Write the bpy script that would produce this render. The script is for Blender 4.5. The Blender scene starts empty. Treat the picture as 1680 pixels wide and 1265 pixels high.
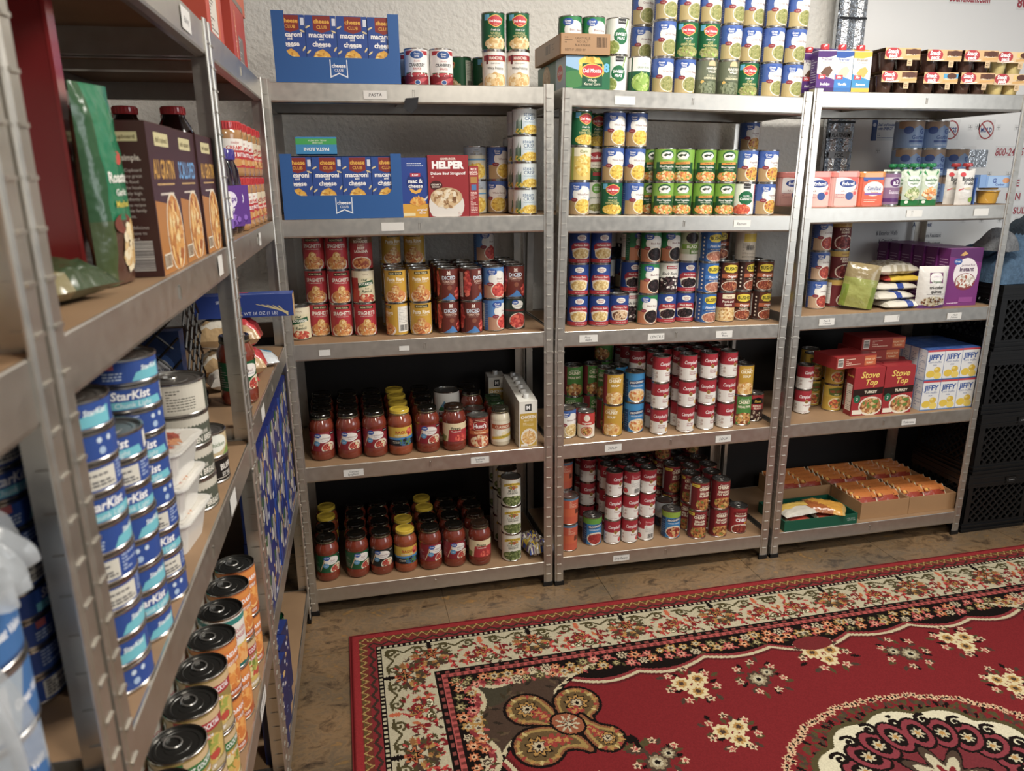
import bpy, math, random
import numpy as np
from mathutils import Vector, Matrix
from mathutils.geometry import tessellate_polygon

random.seed(7)
scene = bpy.context.scene
COL = scene.collection

# ---------------------------------------------------------------- camera
CAM = Vector((0.2053, -2.4563, 1.5189))
CROT = (1.2965, 0.0086, -0.2233)
FPX = 1222.5
cd = bpy.data.cameras.new('camera')
cam = bpy.data.objects.new('camera', cd)
COL.objects.link(cam)
cam.location = CAM
cam.rotation_euler = CROT
cd.sensor_width = 36.0
cd.lens = FPX / 1680 * 36.0
cd.clip_start = 0.02
cd.dof.use_dof = True
cd.dof.focus_distance = 2.6
cd.dof.aperture_fstop = 6.3
scene.camera = cam

# ---------------------------------------------------------------- world, lamps, exposure
w = bpy.data.worlds.new('room_ambient')
scene.world = w
w.use_nodes = True
bg = w.node_tree.nodes['Background']
bg.inputs[0].default_value = (0.93, 0.96, 1.0, 1)
bg.inputs[1].default_value = 0.20

def area(name, loc, size, power, col, target):
    l = bpy.data.lights.new(name, 'AREA')
    l.shape = 'RECTANGLE'
    l.size, l.size_y = size
    l.energy = power
    l.color = col
    o = bpy.data.objects.new(name, l)
    COL.objects.link(o)
    o.location = loc
    d = Vector(target) - Vector(loc)
    o.rotation_euler = d.to_track_quat('-Z', 'Y').to_euler()
    return o

area('ceiling_lamp', (1.65, -0.85, 2.62), (1.6, 0.35), 40, (1.0, 0.95, 0.86), (1.65, -0.85, 0))
area('ceiling_lamp', (1.2, -3.1, 2.62), (1.4, 0.35), 36, (1.0, 0.93, 0.82), (1.0, -3.2, 0))
area('unseen_side_light', (3.6, -2.6, 1.75), (1.5, 1.3), 15, (0.93, 0.97, 1.0), (0.6, 0.1, 1.2))  # added light from the right; a window there is only assumed, none built

vs = scene.view_settings
vs.view_transform = 'Standard'
vs.look = 'None'
vs.exposure = 0.55
vs.gamma = 1.0
vs.use_curve_mapping = False

# ---------------------------------------------------------------- helpers
def lin(h, a=1.0):
    if not isinstance(h, str):
        return (h[0], h[1], h[2], a)
    h = h.lstrip('#')
    if len(h) == 3:
        h = ''.join(c * 2 for c in h)
    o = []
    for i in (0, 2, 4):
        c = int(h[i:i + 2], 16) / 255
        o.append(c / 12.92 if c <= 0.04045 else ((c + 0.055) / 1.055) ** 2.4)
    return (o[0], o[1], o[2], a)

class MB:
    """collects faces of one part; colour per face goes to the colour attribute"""
    def __init__(s, col='#cccccc'):
        s.v, s.f, s.c, s.cc = [], [], [], lin(col)
    def face(s, pts, col=None):
        n = len(s.v)
        s.v.extend([tuple(p) for p in pts])
        s.f.append(tuple(range(n, n + len(pts))))
        s.c.append(lin(col) if col is not None else s.cc)
    def box(s, x0, y0, z0, x1, y1, z1, col=None, T=None):
        n = len(s.v)
        P = [(x0, y0, z0), (x1, y0, z0), (x1, y1, z0), (x0, y1, z0), (x0, y0, z1), (x1, y0, z1), (x1, y1, z1), (x0, y1, z1)]
        if T is not None:
            P = [tuple(T @ Vector(p)) for p in P]
        s.v.extend(P)
        c = lin(col) if col is not None else s.cc
        for q in ((0, 3, 2, 1), (4, 5, 6, 7), (0, 1, 5, 4), (1, 2, 6, 5), (2, 3, 7, 6), (3, 0, 4, 7)):
            s.f.append(tuple(n + i for i in q))
            s.c.append(c)
    def lathe(s, prof, n=28, col=None, T=None, fx=1.0, fy=1.0):
        c = lin(col) if col is not None else s.cc
        b = len(s.v)
        for r, z in prof:
            for i in range(n):
                a = 2 * math.pi * i / n
                p = (r * math.cos(a) * fx, r * math.sin(a) * fy, z)
                s.v.append(tuple(T @ Vector(p)) if T is not None else p)
        for j in range(len(prof) - 1):
            for i in range(n):
                k = (i + 1) % n
                s.f.append((b + j * n + i, b + j * n + k, b + (j + 1) * n + k, b + (j + 1) * n + i))
                s.c.append(c)
        s.f.append(tuple(b + i for i in reversed(range(n))))
        s.c.append(c)
        m = b + (len(prof) - 1) * n
        s.f.append(tuple(m + i for i in range(n)))
        s.c.append(c)
    def sweep(s, sec, path, col=None, closed=False, up=(0, 0, 1)):
        """extrude 2-D section (a, b) along path points"""
        c = lin(col) if col is not None else s.cc
        b = len(s.v)
        m = len(sec)
        P = [Vector(p) for p in path]
        for i, p in enumerate(P):
            t = (P[min(i + 1, len(P) - 1)] - P[max(i - 1, 0)]).normalized()
            u = Vector(up)
            if abs(t.dot(u)) > 0.95:
                u = Vector((0, 1, 0))
            x = t.cross(u).normalized()
            y = x.cross(t).normalized()
            for a, q in sec:
                s.v.append(tuple(p + x * a + y * q))
        for i in range(len(P) - 1):
            for j in range(m if closed else m - 1):
                k = (j + 1) % m
                s.f.append((b + i * m + j, b + i * m + k, b + (i + 1) * m + k, b + (i + 1) * m + j))
                s.c.append(c)
        if closed:
            s.f.append(tuple(b + j for j in reversed(range(m))))
            s.c.append(c)
            e = b + (len(P) - 1) * m
            s.f.append(tuple(e + j for j in range(m)))
            s.c.append(c)
    def tube(s, path, r, n=6, col=None):
        s.sweep([(r * math.cos(2 * math.pi * i / n), r * math.sin(2 * math.pi * i / n)) for i in range(n)], path, col, True)
    def grid(s, P, col=None):
        """P[i][j] points; colour may be a function of (i, j)"""
        b = len(s.v)
        n, m = len(P), len(P[0])
        for row in P:
            s.v.extend([tuple(p) for p in row])
        for i in range(n - 1):
            for j in range(m - 1):
                s.f.append((b + i * m + j, b + (i + 1) * m + j, b + (i + 1) * m + j + 1, b + i * m + j + 1))
                cc = col(i, j) if callable(col) else col
                s.c.append(lin(cc) if cc is not None else s.cc)
    def mesh(s, name, mat, smooth=None):
        me = bpy.data.meshes.new(name)
        me.from_pydata(s.v, [], s.f)
        a = me.color_attributes.new('Col', 'FLOAT_COLOR', 'CORNER')
        cs = np.repeat(np.array(s.c, dtype=np.float32).reshape(-1, 4), [len(f) for f in s.f], axis=0)
        a.data.foreach_set('color', cs.ravel())
        me.materials.append(mat)
        if smooth is not None:
            me.polygons.foreach_set('use_smooth', [True] * len(me.polygons))
            me.set_sharp_from_angle(angle=math.radians(smooth))
        me.update()
        return me

def obj(name, me, parent=None, loc=None, rz=None):
    o = bpy.data.objects.new(name, me)
    COL.objects.link(o)
    if parent is not None:
        o.parent = parent
    if loc is not None:
        o.location = loc
    if rz is not None:
        o.rotation_euler = (0, 0, rz)
    return o

LABELS = {}
def tag(o, label, cat, group=None):
    assert 4 <= len(label.split()) <= 16, (len(label.split()), label)
    if label in LABELS:
        LABELS[label].append(o)
    else:
        LABELS[label] = [o]
    o['label'] = label
    o['category'] = cat
    if group:
        o['group'] = group
    return o
def thing(name, label, cat, loc=(0, 0, 0), rz=0.0, group=None):
    o = obj(name, None, None, loc, rz)
    o.empty_display_size = 0.05
    return tag(o, label, cat, group)
def structure(o):
    o['kind'] = 'structure'
    return o

# pixel ray helpers: where a point of the photo meets a shelf board, wall or floor
_R = cam.rotation_euler.to_matrix()
def ray(px, py):
    return _R @ Vector(((px - 840) / FPX, -(py - 632.5) / FPX, -1))
def on_z(px, py, z):
    d = ray(px, py)
    return CAM + d * ((z - CAM.z) / d.z)
def on_y(px, py, y):
    d = ray(px, py)
    return CAM + d * ((y - CAM.y) / d.y)
def on_x(px, py, x):
    d = ray(px, py)
    return CAM + d * ((x - CAM.x) / d.x)
def project(p):
    v = _R.transposed() @ (Vector(p) - CAM)
    return (840 + FPX * v.x / -v.z, 632.5 - FPX * v.y / -v.z)

# ---------------------------------------------------------------- materials
def mat(name, base=None, rough=0.5, metal=0.0, coat=0.0, attr=False, noise=None, bump=None, spec=0.5, trans=0.0, alpha=1.0):
    m = bpy.data.materials.new(name)
    m.use_nodes = True
    nt = m.node_tree
    b = nt.nodes['Principled BSDF']
    b.inputs['Roughness'].default_value = rough
    b.inputs['Metallic'].default_value = metal
    b.inputs['Coat Weight'].default_value = coat
    b.inputs['Coat Roughness'].default_value = 0.08
    b.inputs['Specular IOR Level'].default_value = spec
    b.inputs['Transmission Weight'].default_value = trans
    b.inputs['Alpha'].default_value = alpha
    if attr:
        a = nt.nodes.new('ShaderNodeVertexColor')
        a.layer_name = 'Col'
        hs = nt.nodes.new('ShaderNodeHueSaturation')
        hs.inputs['Saturation'].default_value = 0.92
        hs.inputs['Value'].default_value = 0.9
        nt.links.new(a.outputs['Color'], hs.inputs['Color'])
        src = hs.outputs['Color']
    else:
        rgb = nt.nodes.new('ShaderNodeRGB')
        rgb.outputs[0].default_value = lin(base)
        src = rgb.outputs[0]
    if noise:
        sc, lo, hi, det = noise
        tc = nt.nodes.new('ShaderNodeTexCoord')
        n = nt.nodes.new('ShaderNodeTexNoise')
        n.inputs['Scale'].default_value = sc
        n.inputs['Detail'].default_value = det
        nt.links.new(tc.outputs['Object'], n.inputs['Vector'])
        mr = nt.nodes.new('ShaderNodeMapRange')
        mr.inputs['From Min'].default_value = 0.3
        mr.inputs['From Max'].default_value = 0.7
        mr.inputs['To Min'].default_value = lo
        mr.inputs['To Max'].default_value = hi
        nt.links.new(n.outputs['Fac'], mr.inputs['Value'])
        mx = nt.nodes.new('ShaderNodeVectorMath')
        mx.operation = 'SCALE'
        nt.links.new(src, mx.inputs[0])
        nt.links.new(mr.outputs[0], mx.inputs['Scale'])
        src = mx.outputs[0]
        if metal > 0.5:
            m2 = nt.nodes.new('ShaderNodeMapRange')
            m2.inputs['From Min'].default_value = 0.3
            m2.inputs['From Max'].default_value = 0.7
            m2.inputs['To Min'].default_value = rough * 0.9
            m2.inputs['To Max'].default_value = min(1, rough * 1.12)
            nt.links.new(n.outputs['Fac'], m2.inputs['Value'])
            nt.links.new(m2.outputs[0], b.inputs['Roughness'])
    nt.links.new(src, b.inputs['Base Color'])
    if bump:
        sc, st, det = bump
        tc = nt.nodes.new('ShaderNodeTexCoord')
        n = nt.nodes.new('ShaderNodeTexNoise')
        n.inputs['Scale'].default_value = sc
        n.inputs['Detail'].default_value = det
        nt.links.new(tc.outputs['Object'], n.inputs['Vector'])
        bp = nt.nodes.new('ShaderNodeBump')
        bp.inputs['Strength'].default_value = st
        bp.inputs['Distance'].default_value = 0.01
        nt.links.new(n.outputs['Fac'], bp.inputs['Height'])
        nt.links.new(bp.outputs[0], b.inputs['Normal'])
    return m

M_STEEL = mat('galvanized_steel', '#cac6be', 0.34, 0.92, noise=(40, 0.93, 1.03, 2))
M_TIN = mat('tin_can_steel', '#b4b2ae', 0.24, 1.0)
M_TINATTR = mat('coloured_metal', rough=0.3, metal=0.85, attr=True)
M_BOARD = mat('shelf_fibreboard', '#94775a', 0.62, noise=(9, 0.9, 1.06, 4))
M_BLACK = mat('black_plastic', '#0b0b0c', 0.42)
M_WALL = mat('white_textured_plaster', '#e8e6e0', 0.85, bump=(55, 0.75, 3))
M_PRINT = mat('printed_paper', rough=0.38, attr=True, spec=0.4)
M_PLAIN = mat('coloured_matt', rough=0.6, attr=True, spec=0.3)
M_GLOSS = mat('coloured_glossy', rough=0.16, attr=True, coat=0.5)
M_SAUCE = mat('glass_jar_of_sauce', rough=0.14, attr=True, coat=0.9)
M_FILM = mat('plastic_film', rough=0.22, attr=True, coat=0.3, bump=(38, 0.35, 2))
M_CARD = mat('corrugated_cardboard', '#a5805a', 0.75, noise=(6, 0.92, 1.06, 3))
M_DENIM = mat('denim_cloth', rough=0.9, attr=True, noise=(60, 0.75, 1.15, 4), bump=(120, 0.4, 2))
M_FOIL = mat('foil_tape', '#c9cdd2', 0.22, 0.95, bump=(70, 0.8, 2))
M_FOAM = mat('foam_board_facer', '#eff0f0', 0.6)
# ---------------------------------------------------------------- room shell
FLOOR_M = bpy.data.materials.new('mottled_stone_vinyl')
FLOOR_M.use_nodes = True
nt = FLOOR_M.node_tree
b = nt.nodes['Principled BSDF']
tc = nt.nodes.new('ShaderNodeTexCoord')
mp = nt.nodes.new('ShaderNodeMapping')
mp.inputs['Scale'].default_value = (1.0, 1.5, 1.0)
nt.links.new(tc.outputs['Object'], mp.inputs['Vector'])
n1 = nt.nodes.new('ShaderNodeTexNoise')
n1.inputs['Scale'].default_value = 11.0
n1.inputs['Detail'].default_value = 9
n1.inputs['Roughness'].default_value = 0.72
n1.inputs['Distortion'].default_value = 0.6
nt.links.new(mp.outputs[0], n1.inputs['Vector'])
cr = nt.nodes.new('ShaderNodeValToRGB')
cr.color_ramp.elements[0].position = 0.34
cr.color_ramp.elements[0].color = lin('#3f342a')
cr.color_ramp.elements[1].position = 0.70
cr.color_ramp.elements[1].color = lin('#a68a68')
for p_, c_ in ((0.42, '#665542'), (0.5, '#867157'), (0.57, '#6f6252'), (0.65, '#957548')):
    e = cr.color_ramp.elements.new(p_)
    e.color = lin(c_)
nt.links.new(n1.outputs['Fac'], cr.inputs['Fac'])
n2 = nt.nodes.new('ShaderNodeTexNoise')
n2.inputs['Scale'].default_value = 2.2
n2.inputs['Detail'].default_value = 3
nt.links.new(mp.outputs[0], n2.inputs['Vector'])
mx = nt.nodes.new('ShaderNodeMix')
mx.data_type = 'RGBA'
mx.blend_type = 'MULTIPLY'
mx.inputs['Factor'].default_value = 0.55
cr2 = nt.nodes.new('ShaderNodeValToRGB')
cr2.color_ramp.elements[0].color = lin('#8d8a84')
cr2.color_ramp.elements[0].position = 0.35
cr2.color_ramp.elements[1].color = lin('#ffe7c8')
cr2.color_ramp.elements[1].position = 0.62
nt.links.new(n2.outputs['Fac'], cr2.inputs['Fac'])
nt.links.new(cr.outputs[0], mx.inputs[6])
nt.links.new(cr2.outputs[0], mx.inputs[7])
nt.links.new(mx.outputs[2], b.inputs['Base Color'])
b.inputs['Roughness'].default_value = 0.42
bp = nt.nodes.new('ShaderNodeBump')
bp.inputs['Strength'].default_value = 0.25
bp.inputs['Distance'].default_value = 0.004
nt.links.new(n1.outputs['Fac'], bp.inputs['Height'])
nt.links.new(bp.outputs[0], b.inputs['Normal'])

FL = MB()
FL.box(-0.6, -5.0, -0.05, 5.0, 0.62, 0.0)
floor = structure(obj('floor', FL.mesh('floor', FLOOR_M)))
# individual vinyl tiles, 0.61 m, hairline joints
for ix in range(-1, 9):
    for iy in range(-4, 1):
        x0, y0 = -0.12 + ix * 0.61, -0.24 + iy * 0.61
        x0c, x1c = max(x0, -0.5), min(x0 + 0.608, 4.6)
        y0c, y1c = max(y0, -2.6), min(y0 + 0.608, 0.5)
        if x1c - x0c < 0.02 or y1c - y0c < 0.02:
            continue
        t = MB()
        t.box(x0c, y0c, 0.0, x1c, y1c, 0.0022)
        obj('floor_tile', t.mesh('floor_tile', FLOOR_M), floor)

WB = MB()
WB.box(-0.62, 0.515, -0.05, 1.95, 0.62, 2.75)
structure(obj('wall_back', WB.mesh('wall_back', M_WALL)))
WB = MB()
WB.box(1.95, 0.56, -0.05, 5.0, 0.62, 2.75)
structure(obj('wall_back', WB.mesh('wall_back_recess', M_WALL)))
WL = MB()
WL.box(-0.62, -5.0, -0.05, -0.535, 0.515, 2.75)
structure(obj('wall_left', WL.mesh('wall_left', M_WALL)))
CE = MB()
CE.box(-0.62, -5.0, 2.68, 5.0, 0.62, 2.75)
structure(obj('ceiling', CE.mesh('ceiling', mat('ceiling_paint', '#dddbd6', 0.9))))

# ---------------------------------------------------------------- text and label art
_tcache = {}
def text_tris(body, bold=0.0, shear=0.0):
    k = (body, bold, shear)
    if k in _tcache:
        return _tcache[k]
    cu = bpy.data.curves.new('lettering', 'FONT')
    cu.body = body
    cu.size = 1.0
    cu.resolution_u = 2
    cu.offset = bold
    cu.shear = shear
    o = bpy.data.objects.new('lettering', cu)
    me = o.to_mesh()
    V = np.array([v.co[:2] for v in me.vertices]).reshape(-1, 2) / 0.729
    me.calc_loop_triangles()
    F = [tuple(t.vertices) for t in me.loop_triangles]
    o.to_mesh_clear()
    bpy.data.objects.remove(o)
    bpy.data.curves.remove(cu)
    if len(V):
        V[:, 0] -= (V[:, 0].min() + V[:, 0].max()) / 2
    _tcache[k] = (V, F)
    return _tcache[k]

def _clip(poly, a, b):
    """convex polygon clipped to a <= x <= b"""
    for side, lim in ((1, a), (-1, b)):
        out = []
        n = len(poly)
        for i in range(n):
            p, q = poly[i], poly[(i + 1) % n]
            dp, dq = side * (p[0] - lim), side * (q[0] - lim)
            if dp >= 0:
                out.append(p)
            if (dp > 0 > dq) or (dp < 0 < dq):
                t = dp / (dp - dq)
                out.append((lim, p[1] + t * (q[1] - p[1])))
        poly = out
        if len(poly) < 3:
            return []
    return poly

class Art:
    """flat print in millimetres, x right from the centre of the front, y up from the bottom"""
    def __init__(s, w, h, bg='#ffffff'):
        s.w, s.h, s.k, s.it = w, h, 0, []
        s.rect(-w / 2, 0, w / 2, h, bg)
    def conv(s, pts, col, k=None):
        s.it.append((pts, lin(col), s.k if k is None else k))
    def rect(s, x0, y0, x1, y1, col):
        s.conv([(x0, y0), (x1, y0), (x1, y1), (x0, y1)], col)
        s.k += 1
        return s
    def band(s, y0, y1, col):
        return s.rect(-s.w / 2, y0, s.w / 2, y1, col)
    def ell(s, cx, cy, rx, ry, col, n=20, rot=0.0):
        c_, s_ = math.cos(rot), math.sin(rot)
        P = []
        for i in range(n):
            a = 2 * math.pi * i / n
            x, y = rx * math.cos(a), ry * math.sin(a)
            P.append((cx + x * c_ - y * s_, cy + x * s_ + y * c_))
        s.conv(P, col)
        s.k += 1
        return s
    def poly(s, P, col):
        for t in tessellate_polygon([[Vector((x, y, 0)) for x, y in P]]):
            q = [P[i] for i in t]
            ar = (q[1][0] - q[0][0]) * (q[2][1] - q[0][1]) - (q[2][0] - q[0][0]) * (q[1][1] - q[0][1])
            s.conv(q if ar > 0 else q[::-1], col)
        s.k += 1
        return s
    def text(s, body, cx, cy, h, col, mw=None, b=0.0, sh=0.0, rot=0.0):
        V, F = text_tris(body, b, sh)
        if not len(V):
            return s
        sx = h
        wd = (V[:, 0].max() - V[:, 0].min()) * h
        if mw and wd > mw:
            sx = h * mw / wd
        X = V[:, 0] * sx
        Y = (V[:, 1] - 0.5) * h
        c_, s_ = math.cos(rot), math.sin(rot)
        Q = [(cx + x * c_ - y * s_, cy + x * s_ + y * c_) for x, y in zip(X, Y)]
        for f in F:
            q = [Q[i] for i in f]
            ar = (q[1][0] - q[0][0]) * (q[2][1] - q[0][1]) - (q[2][0] - q[0][0]) * (q[1][1] - q[0][1])
            s.conv(q if ar > 0 else q[::-1], col)
        s.k += 1
        return s
    def food(s, cx, cy, rx, ry, cols, n=40, sz=4.0, asp=1.0, seed=1, ymin=-1e9, base=True):
        rd = random.Random(seed)
        if base:
            s.ell(cx, cy, rx * 0.96, ry * 0.96, cols[0])
        for i in range(n):
            a, r = rd.uniform(0, 6.283), math.sqrt(rd.random())
            x, y = cx + rx * r * math.cos(a) * 0.9, cy + ry * r * math.sin(a) * 0.9
            if y < ymin:
                continue
            ro = rd.uniform(0, 3.14)
            q = sz * rd.uniform(0.7, 1.2)
            m = 6 if asp < 2 else 4
            P = []
            for j in range(m):
                t = 6.283 * j / m
                px, py = q * math.cos(t), q / asp * math.sin(t) * (1.0 if m > 4 else 1.2)
                P.append((x + px * math.cos(ro) - py * math.sin(ro), max(0.5, min(s.h - 0.5, y + px * math.sin(ro) + py * math.cos(ro)))))
            s.conv(P, cols[rd.randrange(len(cols))], s.k + i * 0.12)
        s.k += 1 + n * 0.12
        return s
    def lines(s, x0, y0, x1, y1, n, col, th=0.9, seed=3, fill=0.75):
        """small unreadable print"""
        rd = random.Random(seed)
        st = (y1 - y0) / n
        for i in range(n):
            y = y0 + (i + 0.3) * st
            x = x0
            while x < x1:
                l = rd.uniform(2.5, 7)
                s.conv([(x, y), (min(x + l, x1), y), (min(x + l, x1), y + th), (x, y + th)], col)
                x += l + 1.2
                if rd.random() > fill + 0.15:
                    break
        s.k += 1
        return s
    def bars(s, x0, y0, x1, y1, col='#222222', n=16, seed=5, vert=True):
        rd = random.Random(seed)
        for i in range(n):
            a = (i + 0.1) / n
            q = a + rd.uniform(0.25, 0.8) / n
            if vert:
                s.conv([(x0 + a * (x1 - x0), y0), (x0 + q * (x1 - x0), y0), (x0 + q * (x1 - x0), y1), (x0 + a * (x1 - x0), y1)], col)
            else:
                s.conv([(x0, y0 + a * (y1 - y0)), (x1, y0 + a * (y1 - y0)), (x1, y0 + q * (y1 - y0)), (x0, y0 + q * (y1 - y0))], col)
        s.k += 1
        return s
    # --- to geometry
    def flat(s, mb, org, ux, uy, eps=0.00005):
        """onto a plane: org = bottom centre (m), ux, uy unit vectors"""
        org, ux, uy = Vector(org), Vector(ux), Vector(uy)
        nn = ux.cross(uy).normalized()
        hw = s.w / 2
        for P, c, k in s.it:
            P = [(max(-hw, min(hw, x)), max(0, min(s.h, y))) for x, y in P]
            n = len(mb.v)
            o2 = org + nn * (0.00015 + eps * k)
            mb.v.extend([tuple(o2 + ux * (x / 1000) + uy * (y / 1000)) for x, y in P])
            mb.f.append(tuple(range(n, n + len(P))))
            mb.c.append(c)
    def wrap(s, mb, r, z0, r2=None, n=56, arc=None, eps=0.00004, mid=-math.pi / 2):
        """around a cylinder of radius r (m); front faces -y"""
        circ = 2 * math.pi * r * 1000
        st = circ / n
        hw = s.w / 2
        for P, c, k in s.it:
            xs = [p[0] for p in P]
            i0, i1 = int(math.floor(min(xs) / st)), int(math.ceil(max(xs) / st))
            for i in range(i0, i1):
                Q = _clip(P, max(i * st, -hw), min((i + 1) * st, hw))
                if len(Q) < 3:
                    continue
                a0, a1 = mid + 2 * math.pi * i / n, mid + 2 * math.pi * (i + 1) / n
                b0 = len(mb.v)
                for x, y in Q:
                    y = max(0.0, min(s.h, y))
                    t = x / st - i
                    rr = (r if r2 is None else r + (r2 - r) * y / s.h) + eps * k
                    mb.v.append((rr * (math.cos(a0) * (1 - t) + math.cos(a1) * t), rr * (math.sin(a0) * (1 - t) + math.sin(a1) * t), z0 + y / 1000))
                mb.f.append(tuple(range(b0, b0 + len(Q))))
                mb.c.append(c)
# ---------------------------------------------------------------- racks
W0, HT, DEP, PW, ZJ = 0.904, 1.80, 0.457, 0.033, 0.92
class Rack:
    def __init__(s, key, org, ang, width, zs, label, tilt=(0, 0, 0, 0, 0), sl=0.0, su=0.0, height=HT):
        s.key, s.org, s.ang, s.w, s.zs, s.tilt, s.sl, s.su, s.h = key, Vector(org), ang, width, zs, tilt, sl, su, height
        s.root = thing('shelving_rack', label, 'shelf rack', org, ang, 'galvanized racks')
        s.Rm = Matrix.Rotation(ang, 3, 'Z')
        s.shelves = {}
    def sh(s, z):
        return s.sl * min(z, ZJ) + s.su * max(z - ZJ, 0)
    def zat(s, k, lx):
        return s.zs[k - 1] + s.tilt[k - 1] * (lx - s.w / 2)
    def world(s, lx, ly, z):
        p = s.Rm @ Vector((lx, ly, 0))
        return Vector((s.org.x + p.x, s.org.y + p.y, s.org.z + z))
    def local(s, p):
        q = s.Rm.transposed() @ (Vector(p) - s.org)
        return q

# section of one flange of the angle post: flat lip, raised channel, flat lip
_FL = [(0.0, 0.0), (0.006, 0.0), (0.0075, 0.0022), (0.0245, 0.0022), (0.026, 0.0), (0.033, 0.0)]
def build_post(R, cx, cy, sx, sy):
    """angle post, outer corner at (cx, cy), flanges running sx along x and sy along y"""
    m = MB()
    zc = [0.012, ZJ, R.h]
    def ring(z):
        o = R.sh(z)
        P = [(cx + o + sx * (PW - a), cy - sy * (d if a not in (0,) else 0) * 1.0, z) for a, d in _FL]
        P += [(cx + o - sx * d * 0.3, cy + sy * a, z) for a, d in _FL[1:]]
        P += [(cx + o + sx * 0.0016, cy + sy * PW, z), (cx + o + sx * 0.0016, cy + sy * 0.0016, z), (cx + o + sx * PW, cy + sy * 0.0016, z)]
        return P
    rings = [ring(z) for z in zc]
    n = len(rings[0])
    b = len(m.v)
    for r in rings:
        m.v.extend(r)
    for i in range(2):
        for j in range(n):
            k = (j + 1) % n
            q = (b + i * n + j, b + i * n + k, b + (i + 1) * n + k, b + (i + 1) * n + j)
            m.f.append(q if sx * sy > 0 else q[::-1])
            m.c.append(m.cc)
    m.face(rings[-1] if sx * sy > 0 else rings[-1][::-1])
    # louvre slots, every 40 mm on both flanges
    z = 0.05
    while z < R.h - 0.02:
        o = R.sh(z)
        x0, x1 = sorted((cx + o + sx * 0.0075, cx + o + sx * 0.0245))
        y0, y1 = sorted((cy - sy * 0.0022, cy - sy * 0.0046))
        m.box(x0, y0, z, x1, y1, z + 0.0035)
        y0, y1 = sorted((cy + sy * 0.0075, cy + sy * 0.0245))
        x0, x1 = sorted((cx + o - sx * 0.0006, cx + o - sx * 0.0016))
        m.box(x0, y0, z, x1, y1, z + 0.0035)
        x0, x1 = sorted((cx + o + sx * 0.0016, cx + o + sx * 0.0034))
        m.box(x0, y0, z, x1, y1, z + 0.003)
        z += 0.0397
    # splice plate at the joint
    o = R.sh(ZJ)
    x0, x1 = sorted((cx + o - sx * 0.001, cx + o + sx * (PW + 0.001)))
    y0, y1 = sorted((cy, cy - sy * 0.0032))
    m.box(x0, y0, ZJ - 0.002, x1, y1, ZJ + 0.004)
    p = obj('post', m.mesh('post', M_STEEL), R.root)
    f = MB()
    x0, x1 = sorted((cx - sx * 0.0005, cx + sx * (PW + 0.003)))
    y0, y1 = sorted((cy - sy * 0.003, cy + sy * 0.007))
    f.box(x0, y0, 0.0025, x1, y1, 0.02)
    x0, x1 = sorted((cx - sx * 0.0005, cx + sx * 0.007))
    y0, y1 = sorted((cy, cy + sy * (PW + 0.003)))
    f.box(x0, y0, 0.0025, x1, y1, 0.0195)
    obj('foot', f.mesh('foot', M_BLACK), p)

BH = 0.057
def build_rack(R, skip=()):
    for cx, sx in ((0, 1), (R.w, -1)):
        for cy, sy in ((0, 1), (DEP, -1)):
            build_post(R, cx, cy, sx, sy)
    for k in range(1, 6):
        z, t = R.zs[k - 1], R.tilt[k - 1]
        o = R.sh(z)
        zz = lambda x: z + t * (x - R.w / 2)
        a, e = 0.003, R.w - 0.003
        bm = MB()
        P = [(a + 0.004, 0.006), (e - 0.004, 0.006), (e - 0.004, DEP - 0.006), (a + 0.004, DEP - 0.006)]
        top = [(x + o, y, zz(x)) for x, y in P]
        bot = [(x + o, y, zz(x) - 0.009) for x, y in P]
        bm.face(top)
        bm.face(bot[::-1])
        for i in range(4):
            j = (i + 1) % 4
            bm.face([bot[i], bot[j], top[j], top[i]])
        S = obj('shelf_board', bm.mesh('shelf_board', M_BOARD), R.root)
        R.shelves[k] = S
        # front and rear beams: folded sheet, rolled top and bottom lips
        for y, sg, nm in ((0.0, 1, 'front_beam'), (DEP, -1, 'rear_beam')):
            m = MB()
            sec = [(0.0062, -0.0002), (0.003, 0.0004), (0.0016, -0.0012), (0.0016, -0.050), (0.003, -0.0545), (0.012, -BH), (0.020, -BH)]
            xa, xe = (PW * 0.6, R.w - PW * 0.6)
            A = [(xa + o, y + sg * d, zz(xa) + h) for d, h in sec]
            B = [(xe + o, y + sg * d, zz(xe) + h) for d, h in sec]
            for i in range(len(sec) - 1):
                q = [A[i], A[i + 1], B[i + 1], B[i]]
                m.face(q if sg > 0 else q[::-1])
                q2 = [(p[0], p[1] + sg * 0.0014, p[2] - 0.0004) for p in q]
                m.face(q2[::-1] if sg > 0 else q2)
            if sg > 0:
                xm = R.w / 2 + 0.005
                m.box(xm + o - 0.0035, -0.0004, zz(xm) - 0.036, xm + o - 0.0022, 0.002, zz(xm) - 0.016)
                m.box(xm + o + 0.0022, -0.0004, zz(xm) - 0.036, xm + o + 0.0035, 0.002, zz(xm) - 0.016)
                m.box(xm + o - 0.0035, -0.0004, zz(xm) - 0.018, xm + o + 0.0035, 0.002, zz(xm) - 0.016)
            obj(nm, m.mesh(nm, M_STEEL), S)
        for x, sg in ((a, 1), (e, -1)):
            m = MB()
            x0, x1 = sorted((x + o, x + o + sg * 0.0016))
            m.box(x0, PW * 0.5, zz(x) - BH, x1, DEP - PW * 0.5, zz(x) + 0.002)
            x0, x1 = sorted((x + o, x + o + sg * 0.018))
            m.box(x0, PW * 0.5, zz(x) - BH, x1, DEP - PW * 0.5, zz(x) - BH + 0.0014)
            obj('side_beam', m.mesh('side_beam', M_STEEL), S)
        m = MB()
        xm = R.w / 2
        m.box(xm + o - 0.02, 0.01, zz(xm) - 0.030, xm + o + 0.02, DEP - 0.01, zz(xm) - 0.0092)
        obj('centre_brace', m.mesh('centre_brace', M_STEEL), S)

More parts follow.
